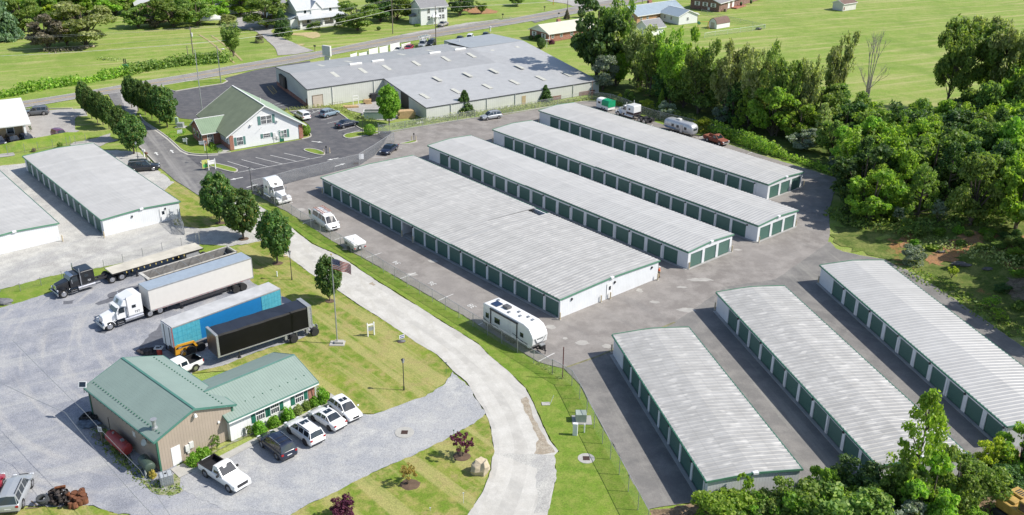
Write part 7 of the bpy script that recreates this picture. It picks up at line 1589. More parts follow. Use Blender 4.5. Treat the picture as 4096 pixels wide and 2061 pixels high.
def rock(r,sz,seed,n=10,m=7,j=.25):
    rr=random.Random(seed); b=MB().ball((0,0,0),r,n,m,sz); b.v=[(x*(1+rr.uniform(-j,j)),y*(1+rr.uniform(-j,j)),z*(1+rr.uniform(-j,j))) for x,y,z in b.v]; return b
o=obj('tarp_heap',rock(1.0,(1.2,.8,.35),4),plain('blue_grey_tarp',(.10,.13,.17),.7,var=.4,scale=3),loc=(p.x,p.y,.2)); tag(o,'crumpled blue-grey tarp heap beside the old tyres at the workshop','tarp')
# propane-side signs, posts
p=P(411,1770); t=thing('notice_post','small white notice on a post beside the red tank','sign',(p.x,p.y,.03),R(-10)); mb=MB(); mb.box(-.05,-.05,0,.05,.05,1.5); obj('post',mb,m_wood,t); mb=MB(); mb.box(-.22,-.08,1.3,.22,-.05,1.9); o=obj('panel',mb,m_white,t); mb=MB(); mb.box(-.15,-.085,1.4,.15,-.081,1.75); obj('panel_print',mb,m_grey,o)
p=P(586,1912); t=thing('marker_post','short white marker post in the gravel by the tote','post',(p.x,p.y,.03)); mb=MB(); mb.box(-.06,-.06,0,.06,.06,.9); obj('post',mb,m_whited,t)
p=P(965,1737); t=thing('air_conditioner','grey air conditioner where the annex meets the tan workshop','air conditioner',(p.x,p.y,.04),R(20)); mb=MB(); mb.box(-.45,-.45,.08,.45,.45,.95); obj('cabinet',mb,ribbed('ac_grille',(.26,.28,.28),.06,.4,'z',dark=.5),t,bevel=.03); mb=MB(); mb.tube((0,0,.95),(0,0,.99),.36,.36,16); obj('fan_guard',mb,m_dark,t); mb=MB(); mb.box(-.55,-.55,0,.55,.55,.08); obj('pad',mb,m_conc,t)
# drum and tray by skid steer
p=P(640,1420); t=thing('oil_drum','red drum with a littered white tray on top','drum',(p.x,p.y,.04)); mb=MB(); mb.tube((0,0,0),(0,0,.88),.30,.30,16); mb.tube((0,0,.3),(0,0,.33),.315,.315,16); mb.tube((0,0,.6),(0,0,.63),.315,.315,16); obj('drum',mb,plain('drum_red',(.42,.05,.03),.5),t); mb=MB(); mb.box(-.5,-.4,.9,.5,.4,.94); mb.box(-.5,-.4,.94,-.46,.4,1.0); mb.box(.46,-.4,.94,.5,.4,1.0); mb.box(-.5,-.4,.94,.5,-.36,1.0); mb.box(-.5,.36,.94,.5,.4,1.0); obj('tray',mb,m_whited,t); mb=MB(); mb.box(-.3,-.2,.945,.1,.1,1.02); mb.tube((.2,.1,.945),(.2,.1,1.08),.08,.08,8); obj('scrap',mb,m_dark,t)
p=P(596,1413); o=obj('scrap_heap',rock(.9,(1.3,.8,.5),9,12,8,.35),plain('scrap_dark',(.05,.04,.04),.9,var=.6,scale=5),loc=(p.x,p.y,.2)); tag(o,'dark scrap heap behind the workshop roof beside the red drum','scrap')
# ---------------- bottom-left junk pile ----------------
m_rust=plain('rusty_steel',(.17,.065,.03),.95,var=.5,scale=4,fine=10); m_rustd=plain('dark_rusty_steel',(.05,.04,.036),.85,var=.6,scale=6)
rr=random.Random(21)
for i,(u,v,z,ti,rz) in enumerate(((168,1996,.75,.12,.3),(176,2002,.35,1.0,-.5))):
    tyre(u,v,z,.52,ti,('big grey tyre lying on top at the left end of the scrap pile','big tyre tilted against the left end of the scrap pile')[i],None,plain('grey_tyre',(.05,.055,.06),.8,var=.2),.3,rz)
i=0
for u,v in [(198+rr.uniform(0,78),1975+rr.uniform(-14,42)) for _ in range(64)]:
    z=.18+.7*max(0,1-abs(u-237)/45)*rr.random(); k=.13+.07*rr.random(); p=P(u,v,z); mb=MB(); mb.tube((0,0,-.14),(0,0,.14),k,k*1.1,10,False); mb.tube((0,0,.12),(0,0,-.12),k*.8,k*.8,10,False); mb.xf(Matrix.Rotation(rr.uniform(0,6),4,'Z')@Matrix.Rotation(rr.uniform(-1.2,1.2),4,'X'))
    o=obj('scrap_part',mb,m_rustd,loc=(p.x,p.y,z)); tag(o,'small dark rusty machine part in the middle of the scrap pile','scrap','dark machine parts in the scrap pile')
for u,v,k in ((286,1997,.30),(300,1980,.32),(320,1978,.34),(334,1990,.33),(338,2004,.36),(320,2012,.3),(302,2003,.24),(300,2025,.28),(282,2026,.22),(318,2001,.2),(275,1984,.26),(330,1968,.26)):
    p=P(u,v,.25); mb=MB(); mb.tube((0,0,-.28),(0,0,.28),k*.92,k,14,False); mb.tube((0,0,.28),(0,0,-.2),k*.85,k*.8,14,True); mb.xf(Matrix.Rotation(rr.uniform(0,6),4,'Z')@Matrix.Rotation(rr.uniform(-.7,.7),4,'X')); o=obj('brake_drum',mb,m_rust,loc=(p.x,p.y,.3)); tag(o,'rusty orange brake drum at the right end of the scrap pile','brake drum','rusty brake drums at the right of the scrap pile')
for k,(u,v,z) in enumerate(((240,1948,.5),(240,1953,.25))):
    a_=P(u-22,v+4,z); b_=P(u+22,v-4,z); mb=MB(); mb.tube((0,0,0),b_-a_,.12,.12,8); o=obj('rusty_beam',mb,m_rust,loc=a_); tag(o,('upper rusty beam lying across the back of the scrap pile','lower rusty beam lying across the back of the scrap pile')[k],'beam')
a_=P(126,2004,.08); b_=P(150,2024,.08); mb=MB(); mb.tube((0,0,0),b_-a_,.05,.05,6); tag(obj('wood_post',mb,m_wood,loc=a_),'short dark post lying left of the big tyres','post')
a_=P(104,2034,.1); b_=P(152,2030,.1); mb=MB(); mb.tube((0,0,0),b_-a_,.06,.06,6); tag(obj('wood_beam',mb,m_wood,loc=a_),'weathered timber lying at the grass edge beside the silver SUV','timber')
# ---------------- warehouse yard ----------------
p=P(1483,455); t=thing('dumpster','open rust-lined dumpster hidden partly by the oval tree','dumpster',(p.x,p.y,.02),R(5)); m_dg=plain('dumpster_green',(.25,.33,.29),.6)
A=P(1455,478); L,W=4.2,2.2; t.location=(A.x,A.y,.02)
for x0_,y0_,x1_,y1_ in ((0,0,L,.1),(0,W-.1,L,W),(0,.1,.1,W-.1),(L-.1,.1,L,W-.1)): mb=MB(); mb.box(x0_,y0_,0,x1_,y1_,1.5); obj('side',mb,m_dg,t)
mb=MB(); mb.box(.1,.1,.1,L-.1,W-.1,.6); obj('load',mb,plain('rust_load',(.30,.10,.06),.9,var=.3),t); mb=MB(); mb.box(-.05,-.05,1.5,L+.05,.12,1.6); mb.box(-.05,W-.12,1.5,L+.05,W+.05,1.6); mb.box(-.05,.12,1.5,.12,W-.12,1.6); mb.box(L-.12,.12,1.5,L+.05,W-.12,1.6); obj('rim',mb,m_whited,t)
def lumber(u,v,L,W,n,label,rz,m=m_lumber,gap=.1):
    p=P(u,v); t=thing('lumber_stack',label,'lumber',(p.x,p.y,.02),rz); r2=random.Random(u)
    for k in range(n):
        for j in range(4):
            mb=MB(); y=-W/2+W*j/4; dx=r2.uniform(-.25,.25); mb.box(-L/2+dx,y,k*.2,L/2+dx,y+W/4-.04,k*.2+.16); obj('board',mb,m,t)
lumber(1625,470,3.4,1.6,8,'tall stack of pale roof trusses right of the oval tree',R(15)); lumber(1404,430,3.0,1.2,2,'low scatter of pale boards against the warehouse wall',R(12)); lumber(1470,415,1.4,1.0,5,'pile of pale timber offcuts beside the dark stacked frames',R(20)); lumber(1495,405,1.6,1.2,9,'dark stacked frames in the warehouse inner corner',R(34),m_dark); lumber(1680,492,1.6,.9,1,'flat white boards lying by the wing corner of the warehouse',R(30),m_whited)
for u,v,w_,hh_,lb in ((1350,425,2.6,.9,'rough wire rack standing against the warehouse wall'),):
    p=P(u,v); t=thing('wire_rack',lb,'rack',(p.x,p.y,.02),R(34)); mb=MB()
    for k in range(5): mb.tube((-w_/2+w_*k/4,0,0),(-w_/2+w_*k/4,0,hh_),.03,.03,5)
    mb.tube((-w_/2,0,hh_),(w_/2,0,hh_),.03,.03,5); mb.tube((-w_/2,0,hh_*.5),(w_/2,0,hh_*.5),.03,.03,5); obj('frame',mb,m_wood,t)
p=P(1424,418); t=thing('door_frame_stack','white door frame leaning on the warehouse wall above the boards','frame',(p.x,p.y,.02),R(34)); mb=MB()
for q in ((-.7,0,.1,2.0),(.6,0,.1,2.0)): mb.box(q[0],0,0,q[0]+.1,.08,2.0)
mb.box(-.7,0,1.9,.7,.08,2.0); mb.box(-.7,0,1.2,.7,.08,1.28); obj('frame',mb,m_lwhite,t)
p=P(1520,370,2.6); 
# ---------------- small utility things ----------------
def boxy(name,label,cat,u,v,w_,d,h,m,rz=0,pad=None,top=None,bev=.03,z=.05,grp=None):
    p=P(u,v); t=thing(name,label,cat,(p.x,p.y,z),rz,grp); mb=MB(); mb.box(-w_/2,-d/2,0,w_/2,d/2,h); obj('cabinet',mb,m,t,bevel=bev)
    if pad: mb=MB(); mb.box(-w_/2-pad,-d/2-pad,-.05,w_/2+pad*1.6,d/2+pad,.06); obj('pad',mb,m_conc,t)
    if top: mb=MB(); mb.box(-w_/2-.03,-d/2-.03,h,w_/2+.03,d/2+.03,h+.05); obj('lid',mb,top,t)
    return t
m_util=plain('utility_green',(.33,.38,.33),.5); m_utilg=plain('utility_grey',(.32,.34,.33),.5)
boxy('transformer_box','square grey-green transformer box on a concrete pad by the yard fence','transformer',2323,1683,1.15,1.0,1.0,m_util,0,.35)
boxy('utility_pedestal','tall slim white utility pedestal on the grass verge','utility box',2300,1742,.5,.35,1.45,m_white,R(-10))
p=P(2337,1732); t=thing('marker_pipe','short white pipe marker right of the slim pedestal','post',(p.x,p.y,.05)); mb=MB(); mb.tube((0,0,0),(0,0,1.05),.07,.07,8); obj('pipe',mb,m_white,t)
boxy('transformer_box','grey transformer box on the office lawn below the pear trees','transformer',723,510,1.3,1.0,.95,m_utilg,0,.3)
boxy('utility_pedestal','pale green utility pedestal beside the grey transformer box','utility box',709,500,.6,.5,1.5,plain('pale_green_box',(.33,.45,.36),.5))
p=P(1109,1107); t=thing('marker_pipe','short white pipe on the lawn left of the lamp post','post',(p.x,p.y,.05)); mb=MB(); mb.tube((0,0,0),(0,0,.75),.08,.08,8); obj('pipe',mb,m_white,t)
def stake(u,v,h,lb,m=m_white,r=.02): p=P(u,v); t=thing('marker_stake',lb,'stake',(p.x,p.y,.05)); mb=MB(); mb.tube((0,0,0),(0,0,h),r,r,5); obj('stake',mb,m,t); mb=MB(); mb.box(-.07,-.02,h,.07,.02,h+.12); obj('tip',mb,m,t)
stake(1785,1497,1.4,'thin green stake at the lawn tip by the lane bend',m_green); stake(1815,1748,.7,'thin green stake behind the purple-leaved shrub',m_green); stake(1854,2015,1.1,'thin white-tipped stake on the bottom lawn'); stake(1721,2045,.25,'tiny white tag near the bottom edge of the lawn')
stake(1390,1170,.5,'small white tag stake beside the lane verge') if False else None
# drains
def drain(u,v,r,lb,sq=.34):
    p=P(u,v); t=thing('storm_drain',lb,'drain',(p.x,p.y,.05)); mb=MB(); mb.tube((0,0,0),(0,0,.03),r,r,24); obj('collar',mb,m_conc,t); mb=MB()
    for k in range(6): mb.box(-sq,-sq+k*sq*2/6+.02,.031,sq,-sq+k*sq*2/6+sq*.2,.05)
    mb.box(-sq,-sq,.031,sq,sq,.036); obj('grate',mb,plain('rusty_grate',(.06,.035,.03),.9),t)
drain(1618,1732,1.0,'storm drain with a round concrete collar in the gravel driveway'); drain(2345,1836,.85,'storm drain with a white concrete collar in the grass verge')
drain(1425,656,.0001+.3,'small square storm drain grate beside the parking fence',.5)
p=P(2183,1618); t=thing('meter_lid','tilted concrete meter lid with a white stick on the verge','lid',(p.x,p.y,.06),R(5)); mb=MB(); mb.box(-.45,-.3,0,.45,.3,.06); obj('lid',mb,m_conc,t); mb=MB(); mb.tube((.5,0,.0),(.85,.1,1.0),.025,.025,5); obj('stick',mb,m_white,t)
# rocks
m_rock=plain('pale_sandstone',(.50,.42,.30),.9,var=.2,scale=1.5,fine=6)
p=P(1917,1890); bo=MB(); rb_=random.Random(3); rings=[(0,.8,12),(.42,.95,12),(.9,.84,12),(1.35,.6,12)]
for z_,r_,n_ in rings:
    for k in range(n_): a_=2*PI*k/n_; q=r_*(1+rb_.uniform(-.22,.16))*(1.0 if abs(math.cos(a_))>.5 else .8); bo.v.append((q*math.cos(a_)+.12*z_,q*math.sin(a_),z_+rb_.uniform(-.16,.16) if z_ else -.1))
for j_ in range(3):
    for k in range(12): bo.f.append((j_*12+k,j_*12+(k+1)%12,(j_+1)*12+(k+1)%12,(j_+1)*12+k))
bo.f.append(tuple(range(36,48))); o=obj('boulder',bo,m_rock,loc=(p.x,p.y,.05),bevel=.05); tag(o,'big pale sandstone boulder on the grass beside the lane','boulder')
for u,v,r_,lb in ((1608,1368,.35,'low grey stones under the small blue and white lawn sign'),(1380,1001,.28,'small tan rock in the verge left of the folded camper'),(1138,1026,.3,'flat tan rock on the lawn right of a pear tree'),(15,1215,.9,'dark grey rock on the grass strip at the left edge')):
    p=P(u,v); o=obj('rock',rock(r_,(1.4,.8,.5),int(u)),m_rock if 'tan' in lb else plain('grey_rock',(.16,.16,.17),.9,var=.3),loc=(p.x,p.y,r_*.3)); tag(o,lb,'rock')
for u,v in ((310,196),(330,192),(350,190),(368,188),(250,200)): p=P(u,v); o=obj('rock',rock(.6,(1.3,.8,.6),u),m_rock,loc=(p.x,p.y,.2)); tag(o,'pale field rock lying under the big round tree in the left field','rock','rocks under the field trees')
for u,v,r_ in ((3835,1058,.7),(3862,1064,.55),(3765,1010,.45),(3950,1079,.5)): p=G(u,v); o=obj('rock',rock(r_,(1.5,.8,.4),u),plain('shale_grey',(.13,.125,.12),.9,var=.3),loc=(p.x,p.y,p.z+.15)); tag(o,'grey slab of rock on the bare dirt of the bank','rock','grey rock slabs on the bank')
# mailboxes
def mailbox(u,v,lb,mp,mbx): 
    p=P(u,v); t=thing('mailbox',lb,'mailbox',(p.x,p.y,.05),R(-30)); mb=MB(); mb.box(-.07,-.07,0,.07,.07,1.1); obj('post',mb,mp,t); mb=MB(); mb.box(-.3,-.15,1.1,.3,.15,1.3); mb.tube((-.3,0,1.3),(.3,0,1.3),.15,.15,10); obj('box',mb,mbx,t)
mailbox(578,629,'white mailbox on a white post above the black SUV',m_lwhite,m_lwhite); mailbox(588,640,'brown double mailbox on a wooden post above the black SUV',m_wood,plain('mailbox_brown',(.20,.09,.05),.6)); mailbox(1260,203,'dark mailbox on a post across the highway behind the sign box',m_wood,m_dark); mailbox(2011,74,'dark mailbox at the far highway edge right of the red mulch',m_wood,m_dark); mailbox(2235,70,'dark mailbox by the brick ranch driveway',m_whited,m_dark); mailbox(2178,44,'dark mailbox on the grass by the top side road',m_wood,m_dark)
# T-shaped clothesline
p=P(2187,190); t=thing('clothesline_post','white T-shaped clothesline post beside the red brick ranch house','post',(p.x,p.y,0),R(20)); mb=MB(); mb.tube((0,0,0),(0,0,2.2),.06,.06,8); obj('post',mb,m_white,t); mb=MB(); mb.box(-.9,-.06,2.1,.9,.06,2.24); obj('crossbar',mb,m_white,t)
# swing set
p=P(2812,118); t=thing('swing_set','orange timber swing set in the backyard left of the barn-shaped shed','swing set',(p.x,p.y,0),R(10)); m_or=plain('orange_timber',(.5,.26,.05),.7)
for x,y in ((-1.6,-1),(-1.6,1),(1.6,-1),(1.6,1)): mb=MB(); mb.tube((x,y,0),(x,0,2.3),.07,.07,6); obj('leg',mb,m_or,t)
mb=MB(); mb.tube((-1.8,0,2.3),(1.8,0,2.3),.07,.07,6); obj('beam',mb,m_or,t); mb=MB(); mb.tube((-1.5,-.4,2.0),(-1.5,.4,2.0),.45,.45,10); obj('play_hood',mb,plain('play_green',(.05,.2,.1),.6),t)
p=P(3032,119); o=obj('covered_heap',rock(.8,(1.3,.7,.5),31),m_dark,loc=(p.x,p.y,.3)); tag(o,'dark covered heap just inside the backyard fence corner','heap')
# canopy tent
p=P(846,98); t=thing('canopy_tent','white canopy tent beside the trees above the field','tent',(p.x,p.y,0),R(12)); mb=MB(); mb.add([(-3.0,-2,2.0),(3.0,-2,2.0),(3.0,2,2.0),(-3.0,2,2.0),(-1,0,3.2),(1,0,3.2)],[(0,1,5,4),(1,2,5),(2,3,4,5),(3,0,4)]); obj('canopy',mb,m_whited,t); mb=MB(); mb.poly((-3,-2,2.0),(-3,-2,1.5),(3,-2,1.6),(3,-2,2.0)); obj('valance',mb,m_whited,t)
for x,y in ((-2.9,-1.9),(2.9,-1.9),(2.9,1.9),(-2.9,1.9)): mb=MB(); mb.tube((x,y,0),(x,y,2.0),.04,.04,5); obj('pole',mb,m_grey,t)
# green farm implement in the field hedge
p=P(505,288); t=thing('farm_implement','small green implement standing behind the hedge in the left field','implement',(p.x,p.y,0),R(5)); mb=MB(); mb.box(-.7,-.5,.4,.7,.5,1.9); obj('hopper',mb,plain('implement_green',(.02,.22,.12),.5),t,bevel=.1); mb=MB(); mb.box(-.3,-.1,1.9,-.1,.1,3.3); obj('lift_bar',mb,m_dark,t); mb=MB(); mb.box(.1,-.1,1.9,.3,.1,3.3); obj('lift_bar',mb,m_dark,t)
for x in (-.75,.75): mb=MB(); mb.tube((x-.1,0,.4),(x+.1,0,.4),.4,.4,12); obj('wheel',mb,m_rubber,t)
# railing at the shop corner
p=P(128,505); 
# log and branches by the excavator
for a_,b_,r_,lb in (((3985,1975),(4035,1968),.28,'thick dark log above the excavator in the brush'),((3920,2046),(3985,1998),.1,'long thin branch lying on wood chips left of the excavator')):
    A=P(a_[0],a_[1],.3); B=P(b_[0],b_[1],.35); mb=MB(); mb.tube((0,0,0),B-A,r_,r_*.7,9); tag(obj('log',mb,plain('bare_log',(.22,.17,.13),.9,var=.3),loc=A),lb,'log')
# dropped board by storage corner
A=P(1270,748,.5); B=P(1296,752,.5); t=thing('scrap_board','grey board propped at the far left corner of the widest storage building','board',(P(1283,765).x,P(1283,765).y,.04),R(-20)); mb=MB(); mb.hexa([(-.9,-.25,.5),(.6,-.25,.55),(.6,.35,.55),(-.9,.35,.5)],[(-.9,-.25,.55),(.6,-.25,.6),(.6,.35,.6),(-.9,.35,.55)]); obj('board',mb,m_grey,t); mb=MB(); mb.tube((.2,0,0),(.2,0,.5),.05,.05,6); obj('leg',mb,m_whited,t)
# ---------------- person ----------------
def person(u,v):
    import bmesh
    p=P(u,v); t=thing('person','person in an orange long-sleeved top, pale hat and tan trousers by the building corner','person',(p.x,p.y,.05),R(155))
    J={'pel':(0,0,.93),'wai':(0,0,1.08),'che':(.02,0,1.30),'nec':(.03,0,1.47),'hea':(.06,0,1.60),'top':(.06,0,1.72),
       'hl':(0,.10,.90),'kl':(.05,.11,.50),'al':(0,.11,.09),'tl':(.15,.12,.04),'hr':(0,-.10,.90),'kr':(.0,-.11,.49),'ar':(-.08,-.12,.09),'tr':(.06,-.13,.04),
       'sl':(.02,.19,1.40),'el':(.10,.25,1.13),'wl':(.32,.16,1.10),'sr':(.02,-.19,1.40),'er':(.08,-.26,1.13),'wr':(.30,-.14,1.14)}
    rad={'pel':.15,'wai':.125,'che':.15,'nec':.055,'hea':.10,'top':.07,'hl':.095,'kl':.065,'al':.045,'tl':.04,'hr':.095,'kr':.065,'ar':.045,'tr':.04,'sl':.065,'el':.048,'wl':.032,'sr':.065,'er':.048,'wr':.032}
    E=[('pel','wai'),('wai','che'),('che','nec'),('nec','hea'),('hea','top'),('pel','hl'),('hl','kl'),('kl','al'),('al','tl'),('pel','hr'),('hr','kr'),('kr','ar'),('ar','tr'),('che','sl'),('sl','el'),('el','wl'),('che','sr'),('sr','er'),('er','wr')]
    for s,k in ((1,'wl'),(-1,'wr')):
        w_=Vector(J[k])
        for f in range(5):
            off=(f-2)*.018 if f<4 else -.035*s; nm=f'f{k}{f}'; J[nm]=tuple(w_+Vector((.05,off,-.005))); J[nm+'b']=tuple(w_+Vector((.05+(.05,.06,.065,.055,.03)[f],off*1.3,-.02))); rad[nm]=.012; rad[nm+'b']=.009; E+=[(k,nm),(nm,nm+'b')]
    def skin(keys,edges,name,m,par,grow=0,sub=2):
        ks=list(keys); me=bpy.data.meshes.new(name); me.from_pydata([J[k] for k in ks],[(ks.index(a),ks.index(b)) for a,b in edges],[]); o=bpy.data.objects.new(name,me); COL.objects.link(o); o.parent=par; md=o.modifiers.new('skin','SKIN')
        for i,k in enumerate(ks): r_=rad[k]+grow; me.skin_vertices[0].data[i].radius=(r_,r_)
        me.skin_vertices[0].data[0].use_root=True; ss=o.modifiers.new('sub','SUBSURF'); ss.levels=ss.render_levels=sub; me.materials.append(m); return o
    body=skin(J.keys(),E,'body',plain('skin',(.45,.28,.2),.6),t)
    tops=['che','pel','wai','sl','el','wl','sr','er','wr']; JJ=dict(J); 
    J['wl']=tuple(Vector(J['el']).lerp(Vector(J['wl']),.9)); J['wr']=tuple(Vector(J['er']).lerp(Vector(J['wr']),.9)); J['pel']=(0,0,.98)
    skin(tops,[('pel','wai'),('wai','che'),('che','sl'),('sl','el'),('el','wl'),('che','sr'),('sr','er'),('er','wr')],'shirt',plain('orange_shirt',(.55,.10,.03),.8),body,.022)
    J.update(JJ); skin(['pel','hl','kl','al','hr','kr','ar'],[('pel','hl'),('hl','kl'),('kl','al'),('pel','hr'),('hr','kr'),('kr','ar')],'trousers',plain('tan_trousers',(.36,.28,.2),.8),body,.02)
    mb=MB(); mb.ball((.05,0,1.66),.125,12,8,(1,1,.8)); mb.tube((.06,0,1.645),(.06,0,1.655),.2,.2,16); obj('hat',mb,m_whited,body)
    for y in (.115,-.125): mb=MB(); x=0 if y>0 else -.08; mb.box(x-.08,y-.05,0,x+.2,y+.05,.1); obj('shoe',mb,m_dark,body,bevel=.03)
    mb=MB(); mb.ball((.165,0,1.59),.018,6,4); obj('nose',mb,plain('skin2',(.45,.28,.2),.6),body)
    for y in (.035,-.035): mb=MB(); mb.ball((.152,y,1.615),.011,6,4); obj('eye',mb,m_dark,body)
    mb=MB(); mb.box(.148,-.025,1.548,.158,.025,1.556); obj('mouth',mb,m_brickd,body)
person(2635,1112)
# ---------------- vegetation ----------------
def leafmesh(name,C,Nm,size,seed,jit=.9,aspect=1.5,up=.25):
    """one rhombic leaf per row of C (centres) with outward normals Nm"""
    g=np.random.default_rng(seed); n=len(C); nr=Nm+g.normal(0,jit,(n,3)); nr[:,2]+=up; nr/=np.linalg.norm(nr,axis=1)[:,None]+1e-9
    a=np.cross(nr,g.normal(0,1,(n,3))); a/=np.linalg.norm(a,axis=1)[:,None]+1e-9; b=np.cross(nr,a)
    s=(size*g.uniform(.6,1.35,n))[:,None]
    V=np.stack([C-a*s*aspect*.5,C-b*s*.5,C+a*s*aspect*.5,C+b*s*.5],1).reshape(-1,3)
    me=bpy.data.meshes.new(name); me.vertices.add(4*n); me.vertices.foreach_set('co',V.astype('f').ravel()); me.loops.add(4*n); me.loops.foreach_set('vertex_index',np.arange(4*n)); me.polygons.add(n); me.polygons.foreach_set('loop_start',np.arange(n)*4); me.polygons.foreach_set('loop_total',np.full(n,4)); me.update(calc_edges=True); me.materials.append(None); return me
def sph(g,n):
    v=g.normal(0,1,(n,3)); return v/(np.linalg.norm(v,axis=1)[:,None]+1e-9)
LIMBS={}
def crownpts(kind,seed):
    g=np.random.default_rng(seed); C=[];Nn=[]; limbs=[]
    def clump(c,r,n,flat=1.0,fill=.35):
        d=sph(g,n); rr=r*(1-fill*g.random(n)**2)[:,None]; p=c+d*rr*np.array([1,1,flat]); C.append(p); Nn.append(d)
    if kind=='oval':                                # dense egg-shaped street tree
        for k in range(150):
            d=sph(g,1)[0]; z=d[2]; rad=.5*(1-.18*max(0,z)-.05*max(0,-z)); f=g.uniform(.78,.97)
            c=np.array([d[0]*rad*f,d[1]*rad*f,.5+z*.5*f]); clump(c,g.uniform(.07,.115),55,.9)
        d=sph(g,1500); C.append(d*np.array([.36,.36,.40])+[0,0,.5]); Nn.append(d)
        for k in range(5): a=2*PI*k/5; limbs.append((0,0,-.05,.2*math.cos(a),.2*math.sin(a),.55))
    elif kind=='broad':
        L=[]
        for k in range(17):
            a=g.uniform(0,2*PI); z=g.uniform(.16,.84); R_=.36*math.sqrt(max(.05,1-((z-.48)/.55)**2)); r=g.uniform(.35,1)**.5*R_
            L.append((np.array([r*math.cos(a),r*math.sin(a),z]),g.uniform(.12,.2)))
        for c,R_ in L:
            limbs.append((0,0,max(-.1,c[2]*.35-.1),c[0]*.9,c[1]*.9,c[2]))
            for k in range(11):
                d=sph(g,1)[0]; d[2]=abs(d[2])*.9-.2; clump(c+d*R_*.85,R_*g.uniform(.28,.46),42,.75)
            clump(c,R_*.7,60,.8,.2)
    elif kind=='wispy':                             # open crown, upright feathery limbs
        for k in range(30):
            a=g.uniform(0,2*PI); r0=g.uniform(.02,.12); r1=g.uniform(.12,.44); z0=g.uniform(.05,.45); z1=min(.98,z0+g.uniform(.2,.5)); limbs.append((r0*math.cos(a),r0*math.sin(a),z0-.1,r1*math.cos(a),r1*math.sin(a),z1-.03))
            for j in range(7):
                f=g.uniform(.25,1.05); p=np.array([(r0+(r1-r0)*f)*math.cos(a+.3*g.normal()),(r0+(r1-r0)*f)*math.sin(a+.3*g.normal()),z0+(z1-z0)*f]); clump(p,g.uniform(.04,.10),46,1.15,.6)
    elif kind=='droop':                             # layered hanging sprays
        for k in range(22):
            a=g.uniform(0,2*PI); r1=g.uniform(.08,.48); z=g.uniform(.2,.95); limbs.append((0,0,z-.3,r1*math.cos(a),r1*math.sin(a),z))
            for j in range(7):
                q=np.array([r1*math.cos(a)+.06*g.normal(),r1*math.sin(a)+.06*g.normal(),z-.05*abs(g.normal())]); clump(q,g.uniform(.05,.095),60,1.5,.6)
    elif kind=='conifer':
        for k in range(230):
            z=g.uniform(0,1)**1.4; R_=.46*(1-z)**.85+.02; a=g.uniform(0,2*PI); f=g.uniform(.4,1.0); clump(np.array([R_*f*math.cos(a),R_*f*math.sin(a),z*.97+.02]),.05+.06*(1-z),40,.7,.5)
    elif kind=='shrub':
        for k in range(46):
            d=sph(g,1)[0]; d[2]=abs(d[2]); f=g.uniform(.6,.95); clump(np.array([d[0]*.42*f,d[1]*.42*f,.12+d[2]*.74*f]),g.uniform(.1,.17),42,.9)
        d=sph(g,500); d[:,2]=abs(d[:,2]); C.append(d*np.array([.34,.34,.6])); Nn.append(d)
    elif kind=='pyramid':
        for k in range(120):
            z=g.uniform(0.02,1)**1.15; R_=.46*(1-z)**.62+.03; a=g.uniform(0,2*PI); f=g.uniform(.3,1.0)**.6; c=np.array([R_*f*math.cos(a),R_*f*math.sin(a),z*.95+.02]); clump(c,g.uniform(.04,.085),50,.8,.6)
            if k%6==0: limbs.append((0,0,max(0,c[2]-.12),c[0],c[1],c[2]))
    elif kind=='bush':
        for k in range(12):
            a=g.uniform(0,2*PI); r=.34*g.random()**.5; R_=g.uniform(.13,.2); c=np.array([r*math.cos(a),r*math.sin(a),g.uniform(.3,.78)*(1-.6*r)])
            for j in range(12):
                d=sph(g,1)[0]; d[2]=abs(d[2])*.9; clump(c+d*R_*.85,R_*g.uniform(.3,.5),34,.9)
        d=sph(g,900); d[:,2]=abs(d[:,2]); C.append(d*np.array([.38,.38,.5])); Nn.append(d)
    elif kind=='ball':
        d=sph(g,2600); C.append(d*np.array([.48,.48,.48])*(1-.12*g.random((2600,1)))+[0,0,.5]); Nn.append(d)
    elif kind=='fan':                               # open shrub on several stems
        for k in range(40):
            a=g.uniform(0,2*PI); r=g.uniform(.1,.48); z=.35+.55*g.random(); limbs.append((0,0,0,r*math.cos(a),r*math.sin(a),z)) if k<9 else None
            clump(np.array([r*math.cos(a),r*math.sin(a),z]),g.uniform(.06,.11),34,.7,.6)
    return np.concatenate(C),np.concatenate(Nn),limbs
SZ={'oval':.042,'broad':.034,'wispy':.028,'droop':.03,'conifer':.045,'shrub':.062,'pyramid':.024,'ball':.05,'bush':.036,'fan':.05}
PROT={}
def proto(kind,seed):
    if (kind,seed) in PROT: return PROT[(kind,seed)]
    C,Nn,limbs=crownpts(kind,seed*17+3); me=leafmesh('crown_'+kind,C,Nn,SZ[kind],seed+5,jit=.55 if kind in('oval','ball') else .8,aspect=2.2 if kind in('wispy','droop') else 1.6)
    mb=MB()
    mb.tube((0,0,-1.0),(0,0,.05),.035,.028,8)
    if kind in('oval','pyramid','conifer','broad','wispy','droop'): mb.tube((0,0,.05),(0.01,0,.72),.028,.006,7)
    for x0,y0,z0,x1,y1,z1 in limbs:
        xm,ym,zm=(x0+x1)/2*.9,(y0+y1)/2*.9,(z0+z1)/2-.02; mb.tube((x0,y0,z0),(xm,ym,zm),.012,.009,5); mb.tube((xm,ym,zm),(x1,y1,z1),.009,.003,5)
    tm=bpy.data.meshes.new('trunk_'+kind); tm.from_pydata(mb.v,[],mb.f); tm.materials.append(None); PROT[(kind,seed)]=(me,tm); return me,tm
m_bark=plain('bark',(.13,.10,.08),.95,var=.35,scale=2,fine=8); m_barkl=plain('pale_bark',(.30,.27,.23),.95,var=.3,scale=2,fine=8)
lf_pear=leafmat('leaf_pear',(.03,.075,.014),(.055,.12,.02),(.10,.17,.028),.3,hi=(.30,.22,.06),k=1.55)
